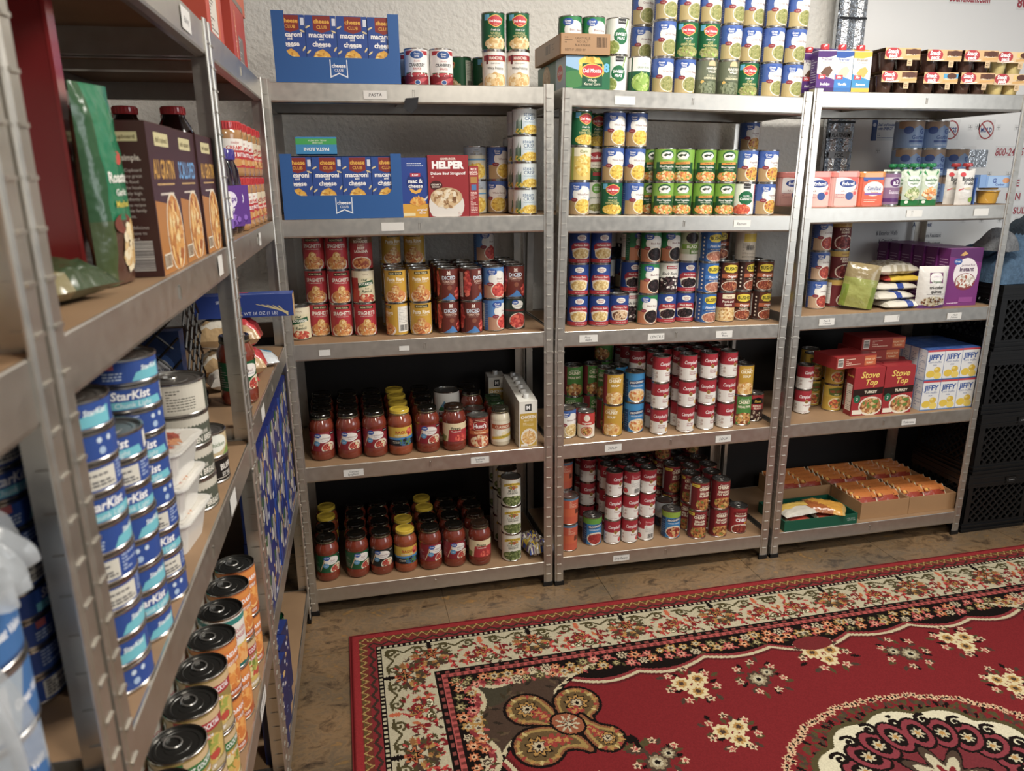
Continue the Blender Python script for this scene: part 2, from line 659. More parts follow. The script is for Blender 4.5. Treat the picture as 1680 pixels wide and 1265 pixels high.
ZB = [1.7915, 1.3924, 0.9962, 0.5692, 0.1041]
YAW = math.radians(90) - 0.0241
RB = Rack('B', (0.005, 0, 0), 0.0, W0, ZB, 'galvanized steel rack holding sauce jars, leftmost on the back wall', sl=-0.003, su=-0.004)
RC = Rack('C', (0.9176, -0.006, 0), 0.0, 0.899, [1.7785, 1.380, 0.985, 0.572, 0.112], 'galvanized steel rack in the middle of the back wall, full of soup cans', tilt=(-0.0195, -0.0185, -0.018, 0.0, -0.012), sl=-0.007, su=0.022, height=1.789)
RD = Rack('D', (1.8315, -0.008, 0), 0.0, W0, [1.7905, 1.397, 1.002, 0.574, 0.1096], 'galvanized steel rack beside the black crates, rightmost on the back wall', sl=0.0017, su=0.001)
def arow(y):
    return (0.0105 + 0.0241 * y, y, 0)
RA2 = Rack('A2', arow(-0.8555), YAW, 0.8414, [1.7928, 1.3925, 1.0024, 0.508, 0.1203], 'galvanized steel side-wall rack with peanut butter jars, next to the corner')
RA1 = Rack('A1', arow(-1.7908), YAW, 0.927, [1.7928, 1.390, 0.981, 0.506, 0.115], 'galvanized steel side-wall rack with stacked tuna cans, in the foreground')
RA0 = Rack('A0', arow(-2.712), YAW, 0.914, [1.7928, 1.386, 0.978, 0.506, 0.115], 'galvanized steel side-wall rack cut off by the left picture edge')
for R_ in (RB, RC, RD, RA2, RA1, RA0):
    build_rack(R_)
# ---------------------------------------------------------------- product builders
_shape = {}
def can_shape(r, h, lid='#a9a7a3'):
    k = ('can', r, h, lid)
    if k in _shape:
        return _shape[k]
    m = MB('#b8b6b2')
    b = r - 0.0012
    m.lathe([(b - 0.003, 0.001), (r - 0.001, 0.0), (r, 0.0008), (r, 0.003), (b, 0.0042), (b, h - 0.0042), (r, h - 0.003), (r, h - 0.0006), (r - 0.0012, h), (r - 0.0026, h - 0.0006), (r - 0.003, h - 0.005)], 30)
    body = m.mesh('can_body', M_TIN, 40)
    m = MB(lid)
    q = r - 0.003
    m.lathe([(q, h - 0.0052), (q, h - 0.0048), (q * 0.9, h - 0.0048), (q * 0.87, h - 0.0034), (q * 0.78, h - 0.0034), (q * 0.75, h - 0.0044), (q * 0.5, h - 0.0044), (q * 0.48, h - 0.0038), (q * 0.4, h - 0.0038)], 24)
    top = m.mesh('lid', M_TINATTR, 30)
    m = MB('#c0beb9')
    zt = h - 0.0022
    R = 0.011
    ring = [(R * math.cos(t), 0.35 * q - 0.004 + 1.25 * R * math.sin(t), zt) for t in [i * 2 * math.pi / 14 for i in range(15)]]
    m.tube(ring, 0.0016, 5)
    m.box(-0.004, 0.35 * q + 0.006, zt - 0.002, 0.004, 0.35 * q + 0.016, zt + 0.001)
    tab = m.mesh('pull_tab', M_TINATTR, 30)
    _shape[k] = (body, top, tab)
    return _shape[k]

KIND = {}
class Kind:
    def __init__(s, key, name, look, cat, parts, r, h, d=None):
        s.key, s.name, s.look, s.cat, s.parts, s.r, s.h, s.d = key, name, look, cat, parts, r, h, (2 * r if d is None else d)
        KIND[key] = s

def def_can(key, look, art, r=0.038, h=0.112, name='food_can', tab=False, lid='#a9a7a3', cat='can'):
    """art is drawn on a canvas as wide as the can's circumference"""
    body, top, tb = can_shape(r, h, lid)
    m = MB()
    art.wrap(m, r - 0.0010, (h * 1000 - art.h) / 2000)
    parts = [('can_body', body), ('lid', top), ('label', m.mesh('label_' + key, M_PRINT))]
    if tab:
        parts.append(('pull_tab', tb))
    return Kind(key, name, look, cat, parts, r, h)

def C15(bg):
    return Art(2 * math.pi * 37, 104.5, bg)

def put(kind, p, rz, label, group=None, tilt=None):
    """one product as an empty with its parts"""
    k = KIND[kind] if isinstance(kind, str) else kind
    o = thing(k.name, label, k.cat, p, rz, group)
    if tilt:
        o.rotation_euler = (Matrix.Rotation(tilt[1], 3, 'Y') @ Matrix.Rotation(tilt[0], 3, 'X') @ Matrix.Rotation(rz, 3, 'Z')).to_euler()
    for nm, me in k.parts:
        if isinstance(nm, tuple):
            par = [c for c in o.children if c.name.split('.')[0] == nm[0]][0]
            obj(nm[1], me, par)
        else:
            obj(nm, me, o)
    return o

ORD = ['', 'first', 'second', 'third', 'fourth', 'fifth', 'sixth', 'seventh', 'eighth', 'ninth', 'tenth', 'eleventh', 'twelfth', 'thirteenth', 'fourteenth', 'fifteenth', 'sixteenth']
RN = {'B': 'left rack', 'C': 'middle rack', 'D': 'right rack', 'A2': 'corner rack', 'A1': 'side rack', 'A0': 'cut-off rack'}
SN = ['', 'top shelf', 'second shelf', 'third shelf', 'fourth shelf', 'bottom shelf']
def tiername(i, n):
    if n == 1:
        return ''
    if n == 2:
        return ('lower', 'upper')[i]
    if n == 3:
        return ('bottom', 'middle', 'top')[i]
    return ORD[i + 1] + ' tier' if n > 3 else ''

class Stock:
    """places stacks on one shelf and words their labels"""
    def __init__(s, rack, k):
        s.R, s.k = rack, k
        s.place = RN[rack.key] + ' ' + SN[k]
        s.count = {}
        s.rd = random.Random(rack.key + str(k))
    def pos(s, px, py, d, r, ez=0.0):
        """local x, y of the axis of something whose base front shows at (px, py); d = gap from the shelf front"""
        R = s.R
        lx = R.w / 2
        for _ in range(4):
            z = R.zat(s.k, lx) + ez
            if d is None:
                q = R.local(on_z(px, py, z))
                ly = q.y + r
            else:
                ly = d + r
            # solve x on that depth
            if abs(R.ang) < 0.1:
                w = R.local(on_y(px, 700, R.world(0, ly - r, 0).y)) if d is None else None
                lx = R.local(s.hit(px, ly, z)).x
            else:
                w = on_z(px, py, z)
                h = Vector((w.x - CAM.x, w.y - CAM.y, 0)).normalized() * r
                q = R.local(w + h)
                lx, ly = q.x, q.y
        return lx, max(ly, r + 0.004)
    def hit(s, px, ly, z):
        """world point at depth ly and height z whose picture x is px (back racks)"""
        lo, hi = -0.4, 1.4
        for _ in range(40):
            m = (lo + hi) / 2
            if project(s.R.world(m, ly, z))[0] < px:
                lo = m
            else:
                hi = m
        return s.R.world((lo + hi) / 2, ly, z)
    def stack(s, px, py, kinds, d=None, rows=(), nm=None, rot=None, jit=0.06, grp=None):
        """front stack at picture (px, py) of kinds bottom to top; rows: kinds of each stack behind it"""
        R = s.R
        ks = [KIND[k] for k in kinds]
        lx, ly = s.pos(px, py, d, ks[0].r)
        return s.stack_at(lx, ly, kinds, rows, nm, rot, jit, grp)
    def stack_at(s, lx, ly, kinds, rows=(), nm=None, rot=None, jit=0.06, grp=None):
        y, prev = ly, None
        for ri, col in enumerate([kinds] + list(rows)):
            if not col:
                y += 0.078
                continue
            r0 = max(KIND[c].r for c in col)
            if prev is not None:
                y += prev + r0 + 0.003
            prev = r0
            if y + r0 > DEP - 0.010:
                break
            jx = s.rd.uniform(-0.003, 0.003) if ri else 0.0
            s.queue.append([ri, lx, lx + jx, y, r0, col, rot, jit, grp])
        return lx, y
    queue = None
    def begin(s):
        s.queue = []
        return s
    def relax(s):
        """let neighbouring stacks touch instead of overlap"""
        Q, R = s.queue, s.R
        o = R.sh(R.zs[s.k - 1])
        for _ in range(160):
            moved = False
            for i in range(len(Q)):
                for j in range(i):
                    a, b = Q[i], Q[j]
                    dx, dy = a[2] - b[2], a[3] - b[3]
                    need = a[4] + b[4] + 0.0032
                    dd = math.hypot(dx, dy)
                    if dd >= need:
                        continue
                    moved = True
                    if dd < 1e-4:
                        dx, dy, dd = 0.0, 1e-4, 1e-4
                    p = (need - dd) * 0.55
                    wa = 0.5 if abs(dy) < 0.01 else (0.85 if dy > 0 else 0.15)
                    a[2] += dx / dd * p * wa
                    a[3] += dy / dd * p * wa
                    b[2] -= dx / dd * p * (1 - wa)
                    b[3] -= dy / dd * p * (1 - wa)
            for q in Q:
                q[2] = min(max(q[2], q[4] + 0.0085 + o), R.w - q[4] - 0.0085 + o)
                q[3] = min(max(q[3], q[4] + 0.003), DEP - q[4] - 0.010)
                for cx in (0, R.w):
                    # keep clear of the corner posts
                    if abs(q[2] - cx) < q[4] + 0.006 and q[3] < q[4] + 0.036 and abs(q[2] - cx) < 0.036:
                        q[2] += 0.002 if cx == 0 else -0.002
            if not moved:
                break
    def done(s):
        """settle the stacks, then label every product by its column, tier and row and place it"""
        R = s.R
        s.relax()
        Q = []
        for ri, key, lx, y, r0, col, rot, jit, grp in s.queue:
            z0 = R.zat(s.k, lx)
            z = z0 + 0.0006
            tl = R.tilt[s.k - 1]
            for ti, kk in enumerate(col):
                K = KIND[kk]
                wp = R.world(lx - tl * (z - z0) + s.rd.uniform(-1, 1) * 0.0008, y + s.rd.uniform(-1, 1) * 0.0008, z)
                a = R.ang + s.rd.uniform(-jit, jit) + (rot[ti] if isinstance(rot, (list, tuple)) and ri == 0 else (rot or 0) if ri == 0 else s.rd.uniform(-0.5, 0.5))
                a += {'C': -0.2, 'D': -0.3}.get(R.key, 0.0)
                Q.append((ri, key, ti, len(col), K, wp, a, grp, tl))
                z += K.h + 0.0006
        fr = sorted({round(q[1], 4) for q in Q})
        for ri, lx, ti, n, K, wp, a, grp, tl in Q:
            tilt = (0.0, -tl) if tl else None
            key = round(lx, 4)
            t = tiername(ti, n)
            bits = [K.look] + ([t if t.endswith('tier') else t + ' one'] if t else [])
            if ri == 0:
                same = [c for c in fr if any(q[0] == 0 and round(q[1], 4) == c and q[4].look == K.look for q in Q)]
                i = same.index(key) + 1
                if len(same) > 1:
                    bits.append(ORD[i] + ' such column from left')
                bits.append(s.place)
                put(K, wp, a, ', '.join(bits), grp or s.group(K), tilt)
            else:
                fc = [c for c in fr if any(q[0] == 0 and round(q[1], 4) == c for q in Q)]
                bits += [ORD[ri] + ' row behind ' + ORD[fc.index(key) + 1] + ' column', s.place]
                put(K, wp, a, ', '.join(bits), s.group(K) + ' in the rear rows', tilt)
    def group(s, K):
        return K.cat + 's on the ' + s.place

# ---- glass jars
def jar_shape(kind, sauce, lidc):
    k = ('jar', kind, sauce, lidc)
    if k in _shape:
        return _shape[k]
    prof = {
        'sauce': [(0.034, 0.0), (0.040, 0.002), (0.0425, 0.008), (0.0428, 0.030), (0.0415, 0.034), (0.0415, 0.106), (0.0428, 0.110), (0.0428, 0.118), (0.040, 0.130), (0.034, 0.141), (0.0315, 0.147), (0.0315, 0.152)],
        'alfredo': [(0.030, 0.0), (0.034, 0.002), (0.036, 0.008), (0.036, 0.100), (0.034, 0.112), (0.029, 0.122), (0.028, 0.130)],
    }[kind]
    m = MB(sauce)
    m.lathe(prof, 30)
    body = m.mesh('glass_jar', M_SAUCE, 50)
    m = MB(lidc)
    zt, R = prof[-1][1], prof[-1][0] + 0.003
    m.lathe([(R, zt - 0.006), (R + 0.0006, zt - 0.004), (R, zt - 0.002), (R, zt + 0.009), (R - 0.0015, zt + 0.011), (R - 0.005, zt + 0.0112), (R - 0.007, zt + 0.0098), (R * 0.45, zt + 0.0098), (R * 0.4, zt + 0.0106)], 28)
    lid = m.mesh('lid', M_GLOSS, 35)
    _shape[k] = (body, lid, zt + 0.0112)
    return _shape[k]
def def_jar(key, look, art, shape='sauce', sauce='#8a2210', lidc='#14120f', ring=True):
    body, lid, h = jar_shape(shape, sauce, lidc)
    m = MB()
    r, z0 = (0.0419, 0.036) if shape == 'sauce' else (0.0364, 0.018)
    art.wrap(m, r, z0)
    parts = [('glass_jar', body), ('lid', lid), ('label', m.mesh('label_' + key, M_PRINT))]
    if ring:
        q = MB('#8d8468')
        R = (0.0346 if shape == 'sauce' else 0.0312)
        q.lathe([(R, h - 0.0165), (R + 0.0006, h - 0.0155), (R + 0.0006, h - 0.0125), (R, h - 0.0115)], 28)
        parts.append((('lid', 'lid_rim'), q.mesh('lid_rim', M_TINATTR, 40)))
    return Kind(key, 'sauce_jar', look, 'jar', parts, 0.0428 if shape == 'sauce' else 0.036, h)

# ---- cartons: w, d, h in metres, front faces -y, base centre at the origin
def def_box(key, look, w, d, h, col, front=None, left=None, right=None, top=None, back=None, name='food_box', cat='box', matr=None, flaps=True):
    m = MB(col)
    m.box(-w / 2, -d / 2, 0, w / 2, d / 2, h)
    parts = [('carton', m.mesh('carton_' + key, matr or M_PRINT))]
    p = MB()
    if front:
        front.flat(p, (0, -d / 2, 0), (1, 0, 0), (0, 0, 1))
    if back:
        back.flat(p, (0, d / 2, 0), (-1, 0, 0), (0, 0, 1))
    if left:
        left.flat(p, (-w / 2, 0, 0), (0, -1, 0), (0, 0, 1))
    if right:
        right.flat(p, (w / 2, 0, 0), (0, 1, 0), (0, 0, 1))
    if top:
        top.flat(p, (0, -d / 2, h), (1, 0, 0), (0, 1, 0))
    if p.f:
        parts.append(('print', p.mesh('print_' + key, M_PRINT)))
    if flaps:
        f = MB(col)
        f.box(-w / 2 + 0.001, -d / 2 + 0.001, h, w / 2 - 0.001, d * 0.10, h + 0.0009)
        parts.append(('flap', f.mesh('flap_' + key, M_PRINT))) if not top else None
    K = Kind(key, name, look, cat, parts, w / 2, h, d)
    return K
# ---------------------------------------------------------------- label art
CORN = ['#e8c43c', '#f0d25a', '#d9ae2b', '#f5dd7d', '#c99a20']
GBEAN = ['#98985a', '#a9aa6c', '#77803f', '#bdb988', '#868c4a']
MIXV = ['#e0a83a', '#b4612b', '#8f9a3d', '#e6c35a', '#c9872f', '#a5431f']
BLACKB = ['#231a1d', '#3a2a30', '#171214', '#4a3438']
CHICK = ['#e9cf8f', '#f3e0ae', '#d2b26a', '#c49c55']
BEYE = ['#d8b58d', '#b98d63', '#e8cfae', '#6e4630']
REDB = ['#a6332a', '#c2462f', '#8a241f', '#d2603f']
KIDNEY = ['#6b1f22', '#812a2c', '#521518', '#94403b']
POTATO = ['#e5c48a', '#f0d9a8', '#d3a964', '#f5e6c2']
TOMATO = ['#c8322a', '#e04a38', '#a6201d', '#e8664d']
NOODLE = ['#e8b96a', '#f2d08f', '#d39a48', '#c77a3a', '#f6e0b4']
PASTA = ['#d9863a', '#e8a355', '#c2652a', '#f0bf7a', '#a8431f']
GREENS = ['#5a6a35', '#74834a', '#3f4d25', '#8d9960']
STEW = ['#c98a3f', '#8a4a22', '#e0b060', '#6e3418', '#b0602a', '#7f8a3a']

def side(a, x=62, w=42, col='#efece3', ink='#5a5a5a'):
    h = a.h
    a.rect(x, h * 0.08, x + w, h * 0.92, col)
    a.lines(x + 3, h * 0.38, x + w - 3, h * 0.9, 11, ink, 0.8, 4)
    a.bars(x + 6, h * 0.12, x + w - 8, h * 0.32, '#222222', 14)
    a.rect(-x - w * 0.7, h * 0.1, -x, h * 0.9, col)
    a.lines(-x - w * 0.66, h * 0.14, -x - 2, h * 0.88, 14, ink, 0.8, 9)
    return a
def gv(key, look, prod, food, top='#3f61ab', bot='#b29467', n=70, sz=3.6, asp=1.0, edge='#2d4b93', sub=None, r=0.038, h=0.112):
    a = Art(2 * math.pi * (r * 1000 - 1), h * 1000 - 7.5, top)
    a.band(0, 46, bot)
    a.rect(-62, 0, -46, a.h, edge).lines(-60, 10, -48, 95, 12, '#c9d3ea', 0.7, 2)
    a.ell(12, 66, 36, 27, '#f1f0ea')
    a.ell(-12, 89, 18, 11, '#1d50a5').text('Great', -12, 92, 6.5, '#ffffff', 26, 0.02).text('Value', -12, 84.5, 5.5, '#ffffff', 24, 0.02)
    a.text(prod, 16, 66, 6.6, '#7a3a44', 46, 0.01)
    if sub:
        a.text(sub, 18, 57, 4.5, '#8a5a5f', 36)
    a.ell(-18, 48, 12, 6.2, '#8e2f39').text('no salt', -18, 48, 3, '#f0d8d8', 18)
    a.ell(14, 27, 30, 26, '#f2e9d6').food(14, 27, 28, 24, food, n, sz, asp, len(key))
    return def_can(key, look, side(a), r, h)
gv('gv_bean', 'blue-and-tan cut green bean can', 'Green Beans', GBEAN, n=60, sz=6.5, asp=4, sub='Cut', bot='#b9a673')
gv('gv_corn', 'blue-and-tan whole kernel corn can', 'Whole Kernel', CORN, sub='Corn')
gv('gv_mix', 'blue-and-tan mixed vegetable can', 'Vegetable', MIXV, sub='Medley', n=60, sz=4)
gv('gv_chili', 'blue-and-tan chili bean can', 'Chili Beans', REDB, n=50, sz=4.2, asp=1.6, bot='#c7a585')
gv('gv_black', 'green-and-white black bean can', 'Black Beans', BLACKB, top='#1f7d45', bot='#c07a52', edge='#1a5f37', n=60, sz=3.4, asp=1.5)
gv('gv_tom', 'light-blue diced tomato can', 'Diced', TOMATO, top='#4d87c9', bot='#b98a6e', edge='#3a6fb4', n=40, sz=5, sub='Tomatoes')
gv('gv_noodle', 'blue-and-cream soup can', 'Northern Beans', CHICK, top='#3a64a8', bot='#c9b48a')

a = C15('#f3f1ee')
a.band(0, 30, '#8f1626').rect(-40, 88, 40, 100, '#b41f2d').ell(0, 88, 23, 13, '#f3f1ee').ell(0, 88, 21, 11.5, '#1c4f93').text('Ocean', 0, 91.5, 5, '#ffffff', 30, 0.01, 0.2).text('Spray', 0, 84.5, 5, '#ffffff', 30, 0.01, 0.2)
a.text('JELLIED', 0, 70, 4.5, '#c23a45', 30).text('CRANBERRY', 0, 59, 9.5, '#20252e', 52, 0.02).text('SAUCE', 0, 48, 6.2, '#b41f2d', 30, 0.02)
a.rect(-40, 33, 40, 37, '#4d6b3d').food(0, 31, 46, 5, ['#c22a3a', '#e8e0d8', '#a01c2e'], 30, 3).poly([(-34, 4), (-10, 12), (26, 24), (38, 22), (20, 10), (0, 2)], '#c2404b').ell(0, 8, 9, 7, '#f0ece6').ell(0, 8, 7.5, 5.8, '#1c4f93')
def_can('cranberry', 'white-and-red cranberry sauce can', side(a))

def dm(key, look, prod, food, asp=1.0, sz=4, sub='Fresh Cut', low='#0b4a2c'):
    a = C15('#0f6039')
    a.rect(-38, 84, -20, 101, '#5fb4dc')
    a.food(2, 16, 42, 17, food, 80, sz, asp, 5)
    a.poly([(-26, 88), (-12, 97), (0, 100), (12, 97), (26, 88), (22, 74), (10, 66), (0, 62), (-10, 66), (-22, 74)], '#e7c44a')
    a.poly([(-24, 87), (-11, 95), (0, 98), (11, 95), (24, 87), (20, 75), (9, 68), (0, 64.5), (-9, 68), (-20, 75)], '#c51f2b')
    a.text('Del Monte', 0, 81.5, 8, '#ffffff', 40, 0.02).text('Quality', 0, 72, 3.4, '#f3e6b0', 16)
    a.text(sub, 0, 56, 6.2, '#f4f4ee', 30, 0.01, 0.3)
    for i, t in enumerate(prod):
        a.text(t, 0, 46 - 8 * i, 6.6, '#dcd58e', 48, 0.015)
    return def_can(key, look, side(a, col='#dfe6d8'))
dm('dm_pot', 'dark-green whole potato can', ['WHOLE', 'NEW POTATOES'], POTATO, 1.2, 6)
dm('dm_bean', 'dark-green cut green bean can', ['CUT', 'GREEN BEANS'], GBEAN + ['#9cc04e'], 3, 6.5)
dm('dm_corn', 'dark-green whole kernel corn can', ['WHOLE', 'KERNEL CORN'], CORN, 1.1, 3.6)

a = C15('#efece4')
a.rect(-44, 78, 60, 94, '#a3222e').rect(-44, 76.6, 60, 78, '#d9b25a').text('HANOVER', 2, 86, 9.5, '#f6efe2', 46, 0.025).rect(-33, 68, -25, 96, '#6b2430').text('Gold Quality', 0, 70, 4.8, '#7a6a5a', 32, 0, 0.3)
a.text('White Potatoes', 0, 56, 9, '#2c2a26', 56, 0.01).food(0, 20, 44, 22, POTATO, 46, 8, 1.3, 4)
def_can('hanover', 'white-and-red white potato can', side(a))

a = C15('#f0f0ea')
a.ell(8, 52, 25, 25, '#0e6b40').text('SWEET', 8, 58, 9, '#ffffff', 40, 0.025).text('PEAS', 8, 46, 9, '#ffffff', 36, 0.025)
a.rect(-4, 88, 24, 104, '#2a2a2c').text('Essential', 10, 96, 5, '#e8e8e8', 24).poly([(30, 104), (38, 104), (22, 70), (18, 66)], '#7fa24a')
a.ell(-20, 18, 25, 22, '#eef0e0').food(-20, 18, 24, 21, ['#9aa858', '#b3bc74', '#7f8f42', '#8c9b4c'], 90, 3.6, 1, 3)
def_can('peas', 'white sweet pea can', side(a))
a = C15('#f0f0ea')
a.ell(0, 56, 27, 24, '#0f6a41').text('SLICED', 0, 63, 5, '#ffffff', 30, 0.02).text('CARROTS', 0, 53, 9, '#ffffff', 44, 0.025).rect(-12, 88, 14, 104, '#2a2a2c').text('Essential', 1, 96, 5, '#e8e8e8', 22).poly([(34, 104), (46, 96), (40, 30), (34, 52)], '#d6452b')
a.food(-14, 16, 34, 18, ['#d8502c', '#e4663a', '#c23f22', '#ea7d4c'], 60, 5.5, 1.2, 3)
def_can('carrots', 'white-and-red sliced carrot can', side(a))
a = C15('#145a39')
a.band(62, 104.5, '#f0efe8').text('CUT', 6, 84, 5, '#2f6f48', 20, 0.01).text('GREEN BEANS', 6, 74, 6.4, '#2f6f48', 44, 0.015).rect(-40, 0, -34, 104, '#0d4429').food(2, 28, 40, 30, ['#8fb24e', '#a8c766', '#6d9438', '#c3d68c'], 46, 10, 4, 6)
def_can('ess_bean', 'dark-green white-topped green bean can', side(a))
a = C15('#69705a')
a.band(0, 44, '#57604a').ell(8, 92, 14, 13, '#d8b98c').rect(-10, 68, 34, 88, '#5c634e').text('HARVEST', 10, 80, 8, '#f5f1e0', 44, 0.03).text('VALLEY', 10, 70, 7.2, '#f5f1e0', 36, 0.03).text('BLUE LAKE', 6, 58, 4.6, '#d9d6b4', 34).text('GREEN BEANS', 6, 50, 7, '#ece6c0', 50, 0.02)
a.poly([(-30, 38), (-24, 44), (-17, 40), (-18, 32), (-26, 28)], '#d9b25a').food(4, 20, 42, 20, ['#7a8468', '#929a7c', '#636d50', '#4f593e'], 50, 8, 4, 3)
def_can('harvest', 'grey-green harvest green bean can', side(a, col='#d9d6c4'))
a = C15('#7fae3c')
a.band(0, 40, '#456f2c').rect(-40, 22, 40, 62, '#17512f').ell(0, 86, 24, 16, '#1d5b34').ell(0, 84, 21, 12, '#f2f0e8').poly([(-16, 84), (-6, 90), (2, 88), (14, 92), (8, 82), (0, 84), (-8, 80)], '#3d4a3a').text('MARGARET', 0, 73, 5, '#f4f4ea', 34, 0.02)
a.poly([(-26, 62), (26, 65), (28, 57), (-26, 55)], '#e0902e').text('PREMIUM', 0, 60, 4, '#5a2410', 34, 0.015).text('Mixed Vegetables', 0, 48, 6.8, '#f7f6ee', 52, 0.015).text('with Potatoes', 0, 40, 4.8, '#e8efdc', 36).food(0, 16, 42, 16, ['#e8a03c', '#d8702c', '#e8d08c', '#7da03c', '#f0e0b0'], 70, 4.6, 1.2, 6)
def_can('mixveg', 'lime-green mixed vegetable can', side(a, col='#dfe8c8'))
a = C15('#e9e3cf')
a.band(0, 40, '#1e5a37').poly([(-40, 88), (0, 94), (40, 86), (40, 62), (-40, 60)], '#b01f2c').text("Stokely's", 0, 76, 12.5, '#ffffff', 58, 0.02, 0.15).rect(-40, 42, 40, 60, '#efe9d8').text('Whole Kernel', 0, 50, 5.6, '#6e2a2a', 40, 0, 0.2).rect(-16, 14, 16, 26, '#a61f2b').poly([(20, 4), (36, 8), (42, 52), (34, 50)], '#c7b26a').food(-2, 34, 30, 6, GREENS, 20, 4)
def_can('stokely', 'cream red-bannered corn can', side(a))
a = C15('#eff0e6')
a.ell(0, 84, 17, 17, '#6fae45').text('GREEN', 0, 88, 5, '#ffffff', 26, 0.02).text('GIANT', 0, 80, 5, '#ffffff', 26, 0.02).text('green beans', 0, 54, 6.4, '#3a7a48', 42, 0.01).food(0, 20, 32, 13, GBEAN + ['#c9c98a'], 40, 7, 4, 8)
def_can('gg_bean', 'white can with green emblem', side(a))
a = C15('#d8bd62')
a.band(76, 104.5, '#e8dfc0').rect(-40, 0, -30, 104, '#a8b04a').food(4, 46, 30, 36, ['#e8c85a', '#d2a638', '#f0dc8c'], 60, 5, 1.3, 3).text('Corn', 4, 92, 9, '#7f8f3c', 40, 0.02)
def_can('corn_y', 'yellow sweet corn can', side(a))
a = C15('#d5d2bd')
a.band(78, 104.5, '#a9b7c4').text('meijer', 0, 97, 4.6, '#5a6a7a', 26, 0.01).text('golden', 0, 90, 6, '#8a7a2a', 36).text('SWEET CORN', 0, 82, 5, '#6a5a1a', 44, 0.015).rect(-44, 62, 44, 67, '#4f94c4').food(0, 26, 40, 26, CORN, 90, 5, 1.1, 8)
def_can('meijer_corn', 'pale yellow sweet corn can', side(a))
R_SC, H_SC = 0.041, 0.084
a = Art(2 * math.pi * 40, 77, '#d3e3ea')
a.band(40, 77, '#e4eef0').text('steam', 6, 62, 13, '#2f5f8f', 52, 0.005).text('CRISP', 8, 48, 11.5, '#2c5788', 50, 0.008).text('Whole Kernel Corn', 8, 37, 3.6, '#4a6f8c', 40)
for i in range(5):
    a.poly([(-44 + i * 5, 6), (-40 + i * 5, 6), (-38 + i * 4.4, 44 + (i % 3) * 9), (-41 + i * 4.4, 40)], ['#2f6a3a', '#1f5230', '#4a8048'][i % 3])
a.food(14, 14, 32, 15, CORN, 90, 4.2, 1.1, 3).food(-30, 8, 14, 8, ['#5a8a3c', '#e8d080', '#e8c43c'], 20, 4)
def_can('steam', 'squat pale-blue crisp corn can', side(a, 66, 40, '#dfe8ea'), R_SC, H_SC)

def bon(key, look, bg, title, tc, food, seed=3, back=False):
    a = C15(bg)
    a.rect(-24, 90, 26, 100, '#2c2a18').text('BON ITALIA', 1, 95, 5.6, '#efe2b0', 44, 0.02)
    a.text(title, 0, 76, 12.5, tc, 62, 0.03).text('IN TOMATO & CHEESE SAUCE', 0, 65, 3.4, '#f6efe0', 44, 0.01)
    a.ell(0, 16, 40, 24, '#f3e6da').food(0, 20, 36, 24, food, 80, 7, 4, seed).food(0, 42, 13, 14, NOODLE, 26, 8, 4, seed + 1)
    return def_can(key, look, side(a, 48, 46))
bon('spag', 'red tomato-sauce spaghetti can', '#b9182a', 'SPAGHETTI', '#f7eee2', PASTA + NOODLE)
bon('rings', 'yellow pasta ring can', '#cf9f1c', 'Pasta Rings', '#fff6e0', PASTA + ['#f3dca0'], 5)
a = C15('#e4d9b4')
a.band(82, 104.5, '#eadfc0').rect(-60, 0, -20, 82, '#b5291f').text('TYPICAL', 6, 92, 4, '#8a5a3a', 30).poly([(-20, 64), (34, 74), (38, 60), (-20, 48)], '#1d5a38').text('Chef', 2, 75, 7, '#1d4a34', 26, 0.03, 0.3).text('BOYARDEE', 8, 61.5, 8.4, '#fbf7ea', 48, 0.03).text('Beef', 10, 46, 5.5, '#4a5a3a', 20).text('Ravioli', 10, 37, 10, '#3a4a34', 42, 0.01, 0.15).poly([(-46, 4), (-20, 4), (-16, 40), (-40, 46)], '#c43a22').food(10, 14, 30, 14, ['#c8452a', '#e07a4a', '#f0d9b0', '#a82f1c'], 40, 6, 1.4, 2)
def_can('ravioli', 'cream-and-red ravioli can', side(a))
a = C15('#a81f26')
a.band(84, 104.5, '#7a5a38').text('Chef', -4, 98, 6, '#f2e8d0', 24, 0.03, 0.3).text('BOYARDEE', 0, 89, 8, '#f6ecd6', 48, 0.03).text('CHEESY', 0, 77, 5, '#f4e6c8', 30, 0.02).text('BEEF', 0, 68, 9, '#fff6e6', 30, 0.03).text('LASAGNA', 0, 57, 9, '#fff6e6', 46, 0.03).ell(0, 18, 36, 22, '#efe2cc').food(0, 18, 32, 19, PASTA, 60, 6, 1.6, 9)
def_can('lasagna', 'dark-red beef lasagna can', side(a))
a = C15('#6e2a20')
a.rect(-58, 0, -28, 104.5, '#571c17').food(-44, 56, 12, 44, TOMATO, 26, 7, 1.1, 3).text('M', 2, 93, 11, '#f2e6dc', 14, 0.05).rect(-5, 86, 9, 87.4, '#f2e6dc').text('DICED', 2, 76, 12.5, '#d7e4f0', 48, 0.03).text('TOMATOES', 2, 63, 7.6, '#e9c9b6', 46, 0.02).text('IN TOMATO JUICE', 2, 55, 3, '#d9b8a4', 34).ell(4, 42, 8, 8, '#8f5038').poly([(-26, 0), (26, 0), (14, 16), (4, 24), (-2, 14)], '#3f7ec0').food(34, 22, 10, 22, TOMATO, 30, 6, 1.1, 7)
def_can('diced', 'brown diced tomato can', side(a, 60, 40, '#d8cfc6'))
a = C15('#2c3a34')
